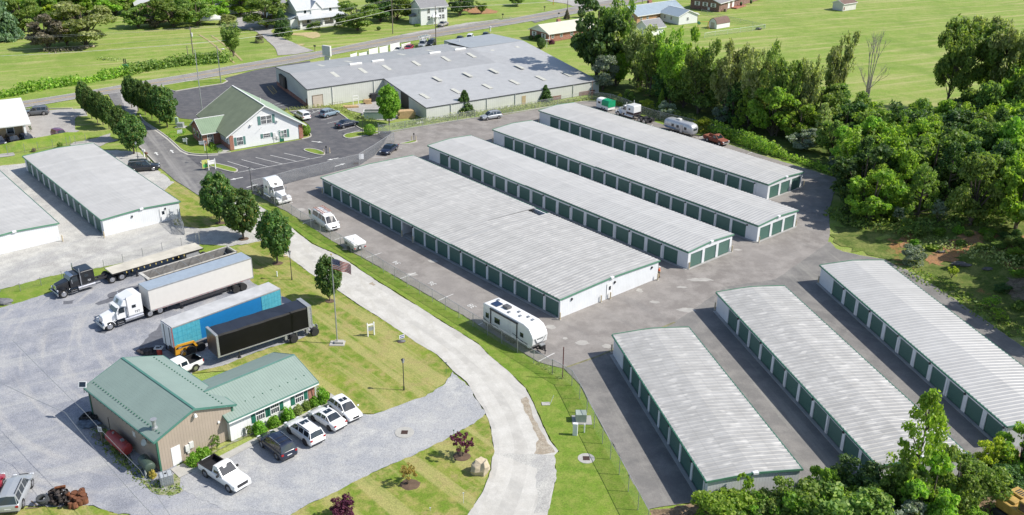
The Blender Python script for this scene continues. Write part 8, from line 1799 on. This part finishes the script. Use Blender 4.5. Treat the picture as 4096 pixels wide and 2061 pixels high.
lf_mid=leafmat('leaf_mid',(.04,.085,.014),(.085,.145,.024),(.145,.205,.04))
lf_dark=leafmat('leaf_dark',(.018,.05,.012),(.035,.08,.015),(.065,.12,.02),.25)
lf_bright=leafmat('leaf_bright',(.06,.13,.014),(.11,.20,.02),(.18,.27,.035),.4)
lf_yel=leafmat('leaf_yellowgreen',(.09,.14,.012),(.16,.22,.018),(.25,.30,.03),.4)
lf_pale=leafmat('leaf_pale',(.08,.12,.03),(.14,.19,.055),(.22,.27,.10),.35)
lf_silver=leafmat('leaf_silver',(.07,.11,.06),(.11,.16,.09),(.18,.23,.14),.25)
lf_grey=leafmat('leaf_greybrown',(.05,.055,.03),(.09,.095,.05),(.14,.14,.08),.25)
lf_purple=leafmat('leaf_purple',(.035,.010,.018),(.065,.02,.03),(.10,.035,.045),.25)
lf_olive=leafmat('leaf_olive',(.14,.13,.03),(.2,.19,.04),(.27,.25,.06),.35)
lf_pine=leafmat('leaf_pine',(.035,.075,.03),(.065,.12,.045),(.10,.16,.06),.2)
lf_hedge=leafmat('leaf_hedge',(.05,.12,.01),(.09,.19,.015),(.14,.25,.025),.35)
MATS=dict(p=lf_pear,m=lf_mid,d=lf_dark,b=lf_bright,y=lf_yel,l=lf_pale,s=lf_silver,g=lf_grey,u=lf_purple,o=lf_olive,n=lf_pine,h=lf_hedge)
CB={'oval':.16,'broad':.16,'wispy':.12,'droop':.3,'conifer':.02,'shrub':0,'pyramid':.03,'ball':0,'bush':0,'fan':0.0}
rt=random.Random(99)
def tree(label,kind,b,topv,w,mk,cat=None,group=None,seed=None,name=None,cb=None,terrain=False,hm=None,wm=None,at=None,bark=None):
    p=at if at is not None else (G(*b) if terrain else P(*b)); u,v,pm=Q(p)
    H=hm or max(.3,height(p,topv)); W=wm or w/pm
    if kind in('broad','wispy','droop'): W*=1.18; H*=1.04
    if kind=='shrub': W*=1.22; H*=1.12
    if kind=='shrub' and W>2.2: kind='bush'
    if kind=='oval': W*=rt.uniform(.9,1.05)
    shrub=kind in('shrub','ball','fan','bush'); name=name or ('shrub' if shrub else 'conifer_tree' if kind=='conifer' else 'tree'); cat=cat or ('shrub' if shrub else 'tree')
    me,tm=proto(kind,seed if seed is not None else rt.choice((1,2,3)))
    t=thing(name,label,cat,(p.x,p.y,p.z),rt.uniform(0,6.28),group); c=CB[kind] if cb is None else cb; hc=H*(1-c)
    o=bpy.data.objects.new('crown' if not shrub else 'foliage',me); link(o,t); o.scale=(W,W,hc); o.location=(0,0,H*c); o.material_slots[0].link='OBJECT'; o.material_slots[0].material=MATS[mk]
    if not shrub or kind=='fan':
        k=bpy.data.objects.new('trunk' if not shrub else 'stems',tm); link(k,t); s_=max(W,H*.4); k.scale=(W if kind!='oval' else W,W,hc); k.location=(0,0,H*c); k.material_slots[0].link='OBJECT'; k.material_slots[0].material=bark or m_bark
    return t
def mulch(b,r,seed=1,):
    r*=.62
    p=P(*b); mb=rock(r,(1,.85,.08),seed,16,6,.12); o=obj('mulch_ring',mb,m_mulch,loc=(p.x,p.y,.06)); o['kind']='structure'
# pears along the entry drive
for i,(b,top,w) in enumerate((((346,459),327,62),((368,476),350,66),((391,491),362,62),((413,500),372,60),((437,516),385,66),((487,562),424,84),((537,616),462,114))):
    w*=.93; n=('farthest pear tree on the left side of the entry drive, nearest the highway','second pear tree from the highway on the left side of the drive','third pear tree from the highway on the left side of the drive','fourth pear tree from the highway on the left side of the drive','fifth pear tree from the highway on the left side of the drive','second nearest pear tree on the left side of the drive','nearest and largest pear tree left of the drive, above the mailboxes')[i]
    tree(n,'oval',b,top,w,'p',group='pear trees along the entry drive',name='pear_tree')
for i,(b,top,w) in enumerate((((528,433),302,64),((554,447),312,66),((582,461),322,68),((609,478),330,70),((639,494),340,82),((670,511),350,104))):
    w*=.93; n=('farthest pear tree on the right side of the entry drive','second pear tree from the highway on the right side of the drive','third pear tree from the highway on the right side of the drive','fourth pear tree from the highway on the right side of the drive','second nearest pear tree on the right side of the drive','nearest pear tree on the right side of the drive, by the grey box')[i]
    tree(n,'oval',b,top,w,'p',group='pear trees along the entry drive',name='pear_tree')
for (b,top,w),n in zip((((881,894),692,122),((974,957),755,138),((1110,1055),837,130)),('pear tree on the yard lawn, leftmost of the three beside the lane','middle pear tree of the three beside the lane','pear tree beside the black lamp post, right of the three by the lane')): tree(n,'oval',b,top,w,'p',group='pear trees beside the lane',name='pear_tree'); mulch(b,1.3,int(w))
tree('thinner pear tree right behind the flagpole','oval',(1320,1206),1022,108,'p',group='pear trees beside the lane',name='pear_tree',seed=2); mulch((1320,1206),1.1,7)
tree('large dense oval tree in front of the warehouse inner corner','oval',(1557,500),346,100,'h',name='pear_tree')
tree('conifer against the warehouse wing wall above the silver wagon','conifer',(1857,454),362,86,'d'); tree('smaller conifer against the warehouse wall near the tan door','conifer',(2181,407),341,64,'d')
# shrubs
for lb,k,b,top,w,m in (('round shrub at the right brick corner of the main office','ball',(1227,542),497,36,'h'),('clipped round shrub beside the lamp post at the office parking','ball',(1480,541),496,50,'h'),
 ('purple-leaved shrub near the lane bend, above the boulder','fan',(1847,1829),1731,94,'u'),('yellow-olive shrub in the middle of the corner lawn','fan',(1632,1938),1856,72,'o'),('purple-leaved shrub cut off by the bottom edge','shrub',(1375,2078),1990,92,'u'),
 ('leftmost shrub below the annex windows','shrub',(1040,1733),1684,54,'h'),('shrub with reddish tips second from left below the annex windows','shrub',(1098,1704),1662,48,'h'),('tallest shrub between the annex windows','shrub',(1152,1682),1626,48,'h'),
 ('low pale shrub in the middle of the annex bed','shrub',(1195,1655),1618,34,'l'),('shrub below the right annex window','shrub',(1226,1636),1602,34,'m'),('shrub beside the brick corner of the annex','shrub',(1256,1624),1584,38,'h'),('tall shrub at the right end of the annex','shrub',(1292,1612),1545,48,'h'),
 ('shrub right of the white workshop door','shrub',(775,1862),1808,46,'h'),('long shrub at the foot of the tan gable wall','shrub',(815,1838),1785,58,'h'),('wispy shrub where the tan wall meets the annex','fan',(868,1795),1745,44,'m'),('small bush beside the dark green oil tank','shrub',(613,1910),1877,28,'o'),
 ('narrow shrub in the far annex bed beside the air conditioner','fan',(1000,1745),1700,26,'m'),
 ('dark round shrub on the left of the brick ranch gable','ball',(2124,160),141,22,'d'),('dark shrub between the brick ranch gable windows','shrub',(2153,163),135,30,'d'),('big round shrub beside the clothesline post','ball',(2165,194),149,38,'d'),('reddish low shrub at the brick ranch corner','shrub',(2207,176),158,24,'u'),
 ('grey-green upright bush behind the brick ranch roof','conifer',(2268,76),38,28,'g'),('dark rounded bush behind the brick ranch chimney','ball',(2326,70),33,34,'d'),
 ('bush left of the farmhouse porch steps','shrub',(1262,119),80,42,'m'),('small bright bush at the left porch column','shrub',(1236,119),98,22,'h'),('bush right of the farmhouse porch steps','shrub',(1357,108),70,46,'m'),('tiny dark bush alone on the farmhouse lawn','ball',(1515,121),106,18,'d'),
 ('small round bush at the bend of the farmhouse drive','shrub',(1037,171),131,38,'g'),('small bush below the dark spreading conifer','shrub',(1155,158),118,28,'m'),
 ('young shrub in the weeds behind the left storage building','shrub',(241,592),566,22,'m'),('small bush by the wire fence near the left pad','shrub',(136,607),590,16,'g'),
 ('dark plant at the white corner of the shop','fan',(124,528),503,12,'d'),('low shrubs at the corner of the plain two-storey house','shrub',(1672,104),94,26,'h')):
    tree(lb,k,b,top,w,m)
mulch((1847,1829),1.5,3); mulch((1640,1940),1.6,4); mulch((1375,2078),1.5,5); mulch((1605,1368),.8,6)
# trees of the far left and beyond the highway
for lb,k,b,top,w,m in (('pale green pine at the top left corner','conifer',(5,158),-60,170,'n'),('leafy tree right of the corner pine','broad',(95,128),-15,100,'m'),('grey-brown dense tree standing in the left field','broad',(192,200),46,112,'g'),
 ('large round tree with pale top in the left field','broad',(345,184),2,175,'l'),('bright yellow-green tree between the grey tree and the round tree','broad',(268,180),48,100,'y'),
 ('tree at the left of the white-roofed barn','broad',(430,64),-60,100,'b'),('leafy tree at the near left corner of the white-roofed barn','broad',(555,112),10,92,'m'),('brownish low tree in front of the white-roofed barn','broad',(622,110),52,70,'g'),
 ('big tree at the right of the white-roofed barn','broad',(695,106),-25,135,'m'),('dense tree left of the canopy tent','broad',(790,102),-15,115,'m'),('bright tree behind the canopy tent','broad',(858,76),-25,90,'b'),('yellow-green tree right of the leaning pole','broad',(962,62),-40,95,'b'),
 ('open tree on the grass between field track and highway','wispy',(935,225),92,95,'m'),('pale rounded bush-tree below the leaning pole','shrub',(907,96),52,68,'l'),('maple beside the farmhouse drive, left of the farmhouse','broad',(1066,112),-15,128,'m'),
 ('dark spreading conifer at the left wall of the farmhouse','conifer',(1130,142),36,78,'d'),('large tree on the right of the farmhouse lawn','broad',(1431,122),2,128,'m'),('dark tree behind the utility pole between the houses','broad',(1522,86),-30,100,'d'),('dark tree against the left wall of the plain two-storey house','broad',(1590,80),-40,110,'m'),
 ('dark tree on the left of the red mulch bed','broad',(1838,62),-50,85,'d'),('pine trunked tree in the red mulch bed','wispy',(1872,45),-60,60,'n'),('small bushy tree right of the red mulch bed','wispy',(1925,56),4,46,'m'),('small tree at the right of the far lawn','broad',(2068,24),-30,50,'m')):
    tree(lb,k,b,top,w*(1.25 if k=='broad' else 1),m,cb=.05 if k=='broad' else None)
k=0
for u,v,top,w,m in ((140,70,-60,90,'b'),(175,88,-30,85,'m'),(215,80,-40,90,'y'),(255,78,-50,95,'b'),(300,72,-60,100,'m'),(350,70,-60,95,'b'),(395,66,-55,90,'m'),(60,60,-90,120,'m'),(110,40,-110,110,'b'),(200,40,-90,110,'b'),(320,30,-90,110,'m'),(460,58,-60,90,'m'),(505,50,-70,80,'b'),(30,30,-120,120,'b'),(760,60,-60,110,'b'),(720,40,-70,110,'m'),(1000,50,-60,80,'m'),(1110,20,-60,90,'b'),(1560,40,-70,110,'m')):
    tree('leafy tree in the belt behind the left field and houses','broad',(u,v),top,w*1.35,m,cb=.04,group='background tree belt at the top left')
# ---------------- woods on the right ----------------
WG='woodland trees beside the storage yard'
for lb,k,b,top,w,m,g in (('tallest tree, dark and ivy-clad, at the far corner of the warehouse','broad',(2385,322),-45,225,'d',None),('light feathery tree rising right behind the tallest dark tree','wispy',(2440,318),-30,150,'m',None),
 ('silvery-leaved tree at the warehouse corner','broad',(2410,362),214,112,'s',None),('pale feathery tree in front of the small grey-roofed garage','wispy',(2550,352),86,160,'l',None),('feathery tree directly behind the white semi with the black stripe','wispy',(2600,385),110,140,'m',None),
 ('upright tree between the garage and the barn-shaped shed','wispy',(2680,420),118,140,'b',None),('pointed bright tree below the swing set','broad',(2772,400),100,95,'b',None),('feathery tree right of the swing set','wispy',(2790,455),150,130,'m',None),
 ('tall pale tree above the rusty pickup','wispy',(2905,480),132,150,'l',None),('pale airy tree left of the tall thin tree','wispy',(3010,515),185,140,'l',None),('airy tree third to the left of the bare dead tree','wispy',(3105,545),170,125,'m',None),('airy tree second to the left of the bare dead tree','wispy',(3200,545),212,120,'l',None),
 ('tall thin tree with a straight visible trunk','wispy',(3325,482),122,112,'l',None),
 ('drooping tree at the left of the far right group','droop',(3838,470),104,190,'m',None),('drooping tree with a curved trunk against the field','droop',(3910,455),92,135,'l',None),('drooping tree with a long low left branch at the field edge','droop',(3775,480),150,130,'m',None),('drooping tree second from the right edge','droop',(3965,490),118,150,'l',None),('drooping full tree near the right edge','droop',(4015,500),140,165,'m',None),('dark tree at the right edge above the drooping trees','broad',(4085,440),92,120,'d',None),
 ('tall leafy tree below the dead tree, left of the field gap','broad',(3590,600),418,150,'m',None),('tall leafy tree at the lower end of the field gap','broad',(3700,610),392,160,'m',None),('leafy tree under the leftmost drooping tree','broad',(3790,570),372,150,'b',None),('dense tree under the curved drooping tree','broad',(3870,570),345,150,'m',None),
 ('dense green tree below the full drooping tree','broad',(3950,600),318,170,'m',None),('high leafy tree near the right edge','broad',(4020,610),250,180,'b',None),('highest leafy tree at the right edge','broad',(4085,600),190,190,'m',None),('tall dark tree at the right edge under the top trees','broad',(4130,520),130,190,'d',None),('large leafy tree in the middle of the right woods','broad',(3900,740),470,210,'m',None),('large bright tree near the right edge of the woods','broad',(4050,760),430,220,'b',None),('large mid-height tree behind the curve tree','broad',(3640,730),470,190,'b',None),
 ('tall leafy tree shading the upper bank, middle one','broad',(3880,900),600,200,'m',None),('tall leafy tree shading the upper bank at the right edge','broad',(4060,920),560,230,'b',None),
 ('bright leafy tree bulging over the curved yard edge','broad',(3482,890),655,205,'b',None),('low tree directly behind the yard curve','broad',(3440,740),505,170,'m',None)):
    tree(lb,k,b,top,w,m,group=g,terrain=True,cb=.06 if k=='broad' else None)
for u,v,top,w,m in ((4190,1010,700,200,'m'),(4230,1120,780,230,'d'),(4290,1240,880,240,'m'),(4330,1010,680,220,'b'),(4360,1380,1010,240,'m'),(4400,1140,760,220,'m')): tree('tree above the bank on the right edge of the yard','broad',(u,v),top,w,m,group='trees along the top of the bank',terrain=True,cb=.08)
# the interlocking mass between them
poly=[(2400,345),(2560,372),(2700,425),(2850,478),(3000,528),(3150,565),(3290,610),(3400,690),(3430,800),(3440,880),(3560,905),(3700,880),(3850,850),(4096,830),(4330,800),(4330,500),(4080,450),(3930,480),(3800,520),(3700,540),(3600,585),(3500,560),(3380,500),(3260,520),(3180,500),(3060,470),(2900,430),(2760,385),(2620,345),(2450,310)]
def inpoly(u,v,pl_):
    c=False; n=len(pl_)
    for i in range(n):
        a,b=pl_[i],pl_[i-1]
        if (a[1]>v)!=(b[1]>v) and u<(b[0]-a[0])*(v-a[1])/(b[1]-a[1])+a[0]: c=not c
    return c
pts=[]; tries=0; r9=random.Random(12)
while len(pts)<118 and tries<20000:
    tries+=1; u,v=r9.uniform(2390,4330),r9.uniform(300,910)
    if not inpoly(u,v,poly): continue
    p=G(u,v)
    if any((p-q).length<4.0 for q in pts): continue
    pts.append(p); 
    kind=r9.choice(('broad','broad','pyramid','wispy')); mk=r9.choice('mmddbml') if u<3300 else r9.choice('mmdbbdm'); h=r9.uniform(9,12.5) if u>3350 else r9.uniform(7.5,12.5); W=h*r9.uniform(.68,.92)
    if u>3300 and v<620: h*=.75; W=h*1.0
    nm={'m':'mid green','d':'dark green','b':'bright green','l':'pale green'}[mk]
    lb=f"{nm} tree in the dense woods beside the storage yard"
    tree(lb,kind,None,0,0,mk,group=WG,at=p,hm=h,wm=W,cb=.05)
for lb,k,b,top,w,m in (('young conifer-shaped tree in the fence line behind the white semi','conifer',(2643,432),356,38,'b'),('young leafy tree right behind the horse trailer','broad',(2511,412),352,44,'m'),('small yellow-green sapling beside the horse trailer tarp','shrub',(2477,412),372,20,'y'),
 ('yellow bush in the fence line right of the white semi','shrub',(2586,440),398,52,'y'),('silvery bush in the fence line left of the silver camper','broad',(2668,470),402,74,'s'),('vine-covered yellow-green mound beside the silver camper','shrub',(2802,522),466,78,'y'),
 ('silver-leaved bush under the thin trees above the hedge','broad',(3205,598),504,112,'s'),('second silver-leaved bush nearer the yard curve','broad',(3355,668),606,80,'s'),('grey-leaved bush among dark trees behind the camper','broad',(2880,490),425,60,'s'),
 ('rounded grey-green bush on the bare dirt bank','shrub',(3652,1056),980,84,'s'),('silvery shrub under the trees on the bank','fan',(3752,888),798,78,'s'),('small silvery shrub beside the bright leafy tree','fan',(3593,888),826,60,'s'),('low green shrub at the foot of the bank trees','shrub',(3630,942),872,84,'m'),
 ('bright grassy tuft on the sunlit bank','fan',(3806,1114),1066,46,'y'),('bright broad-leaved plants at the bank edge, upper clump','fan',(3960,1235),1188,70,'b'),('bright broad-leaved plants at the bank edge, lower clump','fan',(3990,1285),1236,70,'b')):
    tree(lb,k,b,top,w,m,terrain=True,cb=0)
r9=random.Random(77)
for i in range(30):
    u=r9.uniform(3560,4150); v=r9.uniform(925,1000) if i<22 else r9.uniform(1000,1250)
    if i>=22: u=r9.uniform(3930+(v-1000)*.35,4160)
    tree('mixed green bush on the shaded upper bank','shrub',(u,v),0,0,r9.choice('mdbmh'),group='bushes on the upper bank',terrain=True,hm=r9.uniform(.5,1.3),wm=r9.uniform(1.2,2.4))
# vine hedge along the yard fence
def foliage_line(name,label,pts,wd,h,mk,dens=26,size=.30,cat='hedge',seed=1,terrain=False,stuff=False,hvar=.5,z=0):
    p=[(G(*a) if terrain else P(*a)) for a in pts]; q=resample(p,.9,False); g=np.random.default_rng(seed); C=[];Nn=[]
    o=q[0].copy(); hh_=h
    for a in q:
        hh_=max(h*(1-hvar),min(h*(1+hvar),hh_+g.normal(0,h*.22)))
        n=int(dens*wd*max(1,hh_)); d=sph(g,n); d[:,2]=abs(d[:,2]); c=np.array([a.x-o.x,a.y-o.y,a.z-o.z+z]); C.append(c+d*np.array([wd*.6,wd*.6,hh_])*(1-.35*g.random((n,1))**2)+g.normal(0,.12,(n,3))); Nn.append(d)
    C=np.concatenate(C); C[:,2]=np.maximum(C[:,2],.05); me=leafmesh(name,C,np.concatenate(Nn),size,seed); me.materials[0]=MATS[mk]; ob=bpy.data.objects.new(name,me); link(ob); ob.location=o; tag(ob,label,cat,kind='stuff' if stuff else None); return ob
foliage_line('hedge','vine-grown hedge along the yard fence below the woods',[(2850,530),(2912,556),(2990,580),(3072,612),(3170,640),(3280,676),(3345,700)],2.0,1.9,'b',seed=3)
foliage_line('hedge','darker scrub behind the yard fence beside the trucks',[(2480,418),(2560,440),(2640,462),(2700,480),(2780,500)],2.2,1.5,'m',seed=4)
foliage_line('hedge','overgrown hedge along the left highway, left of the steel poles',[(-40,395),(60,378),(150,358),(250,342),(330,330),(420,316),(500,300)],3.0,1.6,'b',seed=5,size=.4,dens=14)
foliage_line('hedge','taller hedge between the highway and the field behind the pear trees',[(500,300),(560,286),(630,272),(700,262),(770,256),(860,250),(905,246)],3.2,2.0,'m',seed=6,size=.4,dens=14)
foliage_line('hedge','clipped horseshoe hedge around the tilted lawn sign',[(672,541),(690,532),(720,524),(738,527),(730,538),(700,549),(684,552)],.6,.55,'h',seed=7,dens=60,size=.16,hvar=.1)
foliage_line('hedge','clipped low hedge beside the office walk',[(832,570),(845,582),(856,596),(845,606),(835,611)],1.0,.7,'h',seed=8,dens=60,size=.18,hvar=.1); foliage_line('hedge','second run of the clipped hedge curving along the office walk',[(856,596),(868,602),(880,608)],.9,.7,'h',seed=9,dens=60,size=.18,hvar=.1)
foliage_line('hedge','dark shrubs in the shade on the west side of the office',[(812,520),(820,545),(826,560)],1.6,1.1,'m',seed=10,dens=40,size=.22)
foliage_line('tall_weeds','tall pale weeds along the kerb in front of the warehouse wing',[(1590,508),(1700,492),(1800,475),(1900,460),(2000,448),(2100,432),(2230,412),(2350,398)],2.2,.75,'l',seed=11,dens=26,size=.22,cat='weeds',stuff=True)
foliage_line('tall_weeds','weeds between the office parking kerb and the warehouse yard',[(1140,442),(1230,436),(1317,428),(1360,436),(1400,455),(1450,480),(1500,492)],1.4,.6,'l',seed=12,dens=26,size=.2,cat='weeds',stuff=True)
foliage_line('tall_weeds','weeds along the fence line inside the lane verge',[(2160,1462),(2210,1492),(2250,1512)],.7,.4,'l',seed=14,dens=30,size=.16,cat='weeds',stuff=True)
foliage_line('tall_weeds','weeds at the foot of the shaded workshop wall',[(395,1725),(430,1790),(480,1840),(540,1880),(580,1925),(640,1955),(700,1962)],1.3,.32,'m',seed=15,dens=34,size=.16,cat='weeds',stuff=True)
foliage_line('tall_weeds','brushy weeds under the grey tree in the left field',[(190,205),(240,205),(300,198),(350,190)],3.5,1.1,'g',seed=16,dens=12,size=.35,cat='weeds',stuff=True)
foliage_line('tall_weeds','rough undergrowth at the foot of the storage yard woods',[(3365,860),(3450,895),(3560,912),(3700,900),(3850,880),(4000,870),(4120,860)],5,1.2,'m',seed=17,dens=10,size=.34,cat='undergrowth',stuff=True,terrain=True)
foliage_line('tall_weeds','rough grass tufts on the sunny lower bank',[(3640,1090),(3760,1140),(3860,1200),(3960,1265),(4060,1330)],3.5,.45,'m',seed=18,dens=10,size=.25,cat='weeds',stuff=True,terrain=True)
foliage_line('tall_weeds','yellowish tall grass higher on the bank',[(3700,960),(3820,985),(3950,1010),(4080,1050)],6,.6,'l',seed=19,dens=8,size=.28,cat='weeds',stuff=True,terrain=True)
foliage_line('ivy_tangle','tangle of field weeds in the hay field',[(412,236),(440,238),(470,240)],2.5,.6,'l',seed=20,dens=12,size=.3,cat='weeds',stuff=True)
# grass berm behind the left storage building
mb=MB(); bp=[P(-80,612),P(60,595),P(175,575),P(270,557),P(330,540)]; nn=offset(bp,1.0)
for i in range(len(bp)-1):
    rows=[]
    for q in (bp[i],bp[i+1]):
        j=bp.index(q); n_=(nn[j]-q); k_=1.0 if 0<j<len(bp)-1 else .4; rows.append([q-n_*2.4,q-n_*1.0+Vector((0,0,.9*k_)),q+Vector((0,0,1.4*k_)),q+n_*.8+Vector((0,0,1.1*k_)),q+n_*1.8])
    for k in range(4): mb.poly(rows[0][k],rows[1][k],rows[1][k+1],rows[0][k+1])
struct('grass_berm',mb,g_lawnb,smooth=True)
# dead tree
p=G(3458,450); H=height(p,128); t=thing('dead_tree','bare dead tree with several pale upright stems against the field','tree',(p.x,p.y,p.z)); mb=MB(); g=random.Random(8)
def branch(a,d,L,r,dep):
    b=a+d*L; mb.tube(a,b,r,r*.7,6)
    if dep==0: return
    for k in range(3 if dep>1 else 4):
        nd=(d+Vector((g.uniform(-.5,.5),g.uniform(-.5,.5),g.uniform(.0,.5)))).normalized(); branch(a+d*L*g.uniform(.55,1),nd,L*g.uniform(.45,.7),r*.5,dep-1)
for k in range(4):
    a=2*PI*k/4; b0=Vector((.3*math.cos(a),.3*math.sin(a),0)); m1=b0+Vector((.1*math.cos(a),.1*math.sin(a),H*.45)); mb.tube(b0,m1,.16,.11,7); branch(m1,Vector((.12*math.cos(a),.12*math.sin(a),1)).normalized(),H*.3,.10,3)
    branch(b0+Vector((0,0,H*.3)),Vector((.7*math.cos(a+.6),.7*math.sin(a+.6),.8)).normalized(),H*.2,.06,3)
obj('trunk',mb,plain('dead_wood',(.32,.29,.26),.95,var=.2),t)
# ---------------- foreground thicket ----------------
tree('tall feathery tree standing in front of the middle southern storage row','pyramid',(3628,2040),1568,310,'b',seed=1)
tree('leafy lower companion at the foot of the tall foreground tree','broad',(3640,2060),1815,200,'m',cb=.08,seed=2)
FG=[('bright leafy bush at the shaded end of the shortest storage row','shrub',(2880,2095),1950,215,'b'),('thin leafy sprig rising against the ribbed end wall','fan',(2975,2040),1905,80,'b'),('dark bush right of the bright leafy bush','shrub',(3030,2110),1985,150,'m'),
 ('spreading bush below the end of the shortest row','shrub',(3150,2110),1925,190,'m'),('pointed bright bush at the gap between the two rows','broad',(3275,2010),1830,125,'b'),('dark sumac mound before the middle southern row','shrub',(3400,2010),1850,210,'d'),
 ('large pale sumac thicket at the bottom edge','shrub',(3370,2150),1925,330,'m'),('bright thicket left of the pale sumac','shrub',(3200,2160),1990,230,'b'),('yellow-green bush at the foot of the tall foreground tree','broad',(3700,2110),1835,230,'b'),('leafy bush right of the tall foreground tree','broad',(3800,2040),1790,190,'m'),
 ('rounded bush between the tall tree and the right corner bushes','shrub',(3900,2010),1815,200,'m'),('leafy tree at the right edge before the last storage row','broad',(4070,1890),1680,200,'b'),('dense tree cut off by the right edge','broad',(4180,1930),1700,200,'d'),('dark low bush above the excavator','shrub',(4000,1950),1850,170,'d'),
 ('grey-green bush at the bottom edge below the tall tree','shrub',(3580,2150),1985,200,'s'),('bottom edge bush left of the wood chips','shrub',(3640,2140),1990,150,'m'),('pale pointed shrub in the gap above the sumac','shrub',(3490,2060),1880,140,'m'),('small green bush among the wood chips','shrub',(3885,2085),2015,90,'b'),('bright bush beyond the kerb of the last aisle','shrub',(3960,1900),1760,120,'y')]
for lb,k,b,top,w,m in FG: tree(lb,k,b,top,w,m,cb=0)
r9=random.Random(5)
for i in range(46):
    u=r9.uniform(2820,3640); v0=2045-(u-2820)*.11; v=r9.uniform(v0+20,v0+150)
    tree('leafy bush in the foreground thicket at the bottom edge',r9.choice(('shrub','shrub','broad')),(u,v),0,0,r9.choice('mbmdbh'),group='thicket at the bottom right',hm=r9.uniform(1.6,3.6),wm=r9.uniform(2.2,3.8),cb=0)
# dirt scars on the bank and wood chips
draped('dirt_scar',[(3700,1045),(3760,1012),(3860,985),(3935,1000),(3900,1030),(3820,1060),(3745,1072)],g_dirt,.07,.8); draped('dirt_scar',[(3600,975),(3640,958),(3690,962),(3650,985),(3605,1003)],g_dirt,.07,.7); draped('dirt_scar',[(4010,1045),(4080,1020),(4140,1010),(4140,1060),(4030,1075)],g_dirt,.07,.8); draped('dirt_scar',[(4005,1160),(4060,1140),(4140,1130),(4140,1240),(4060,1225)],grainy('brown_scree',((.16,.12,.085),(.22,.17,.12),(.28,.22,.16)),(.5,2,6),patch=(.6,(.10,.14,.03),.5,.6,.8)),.07,.8)
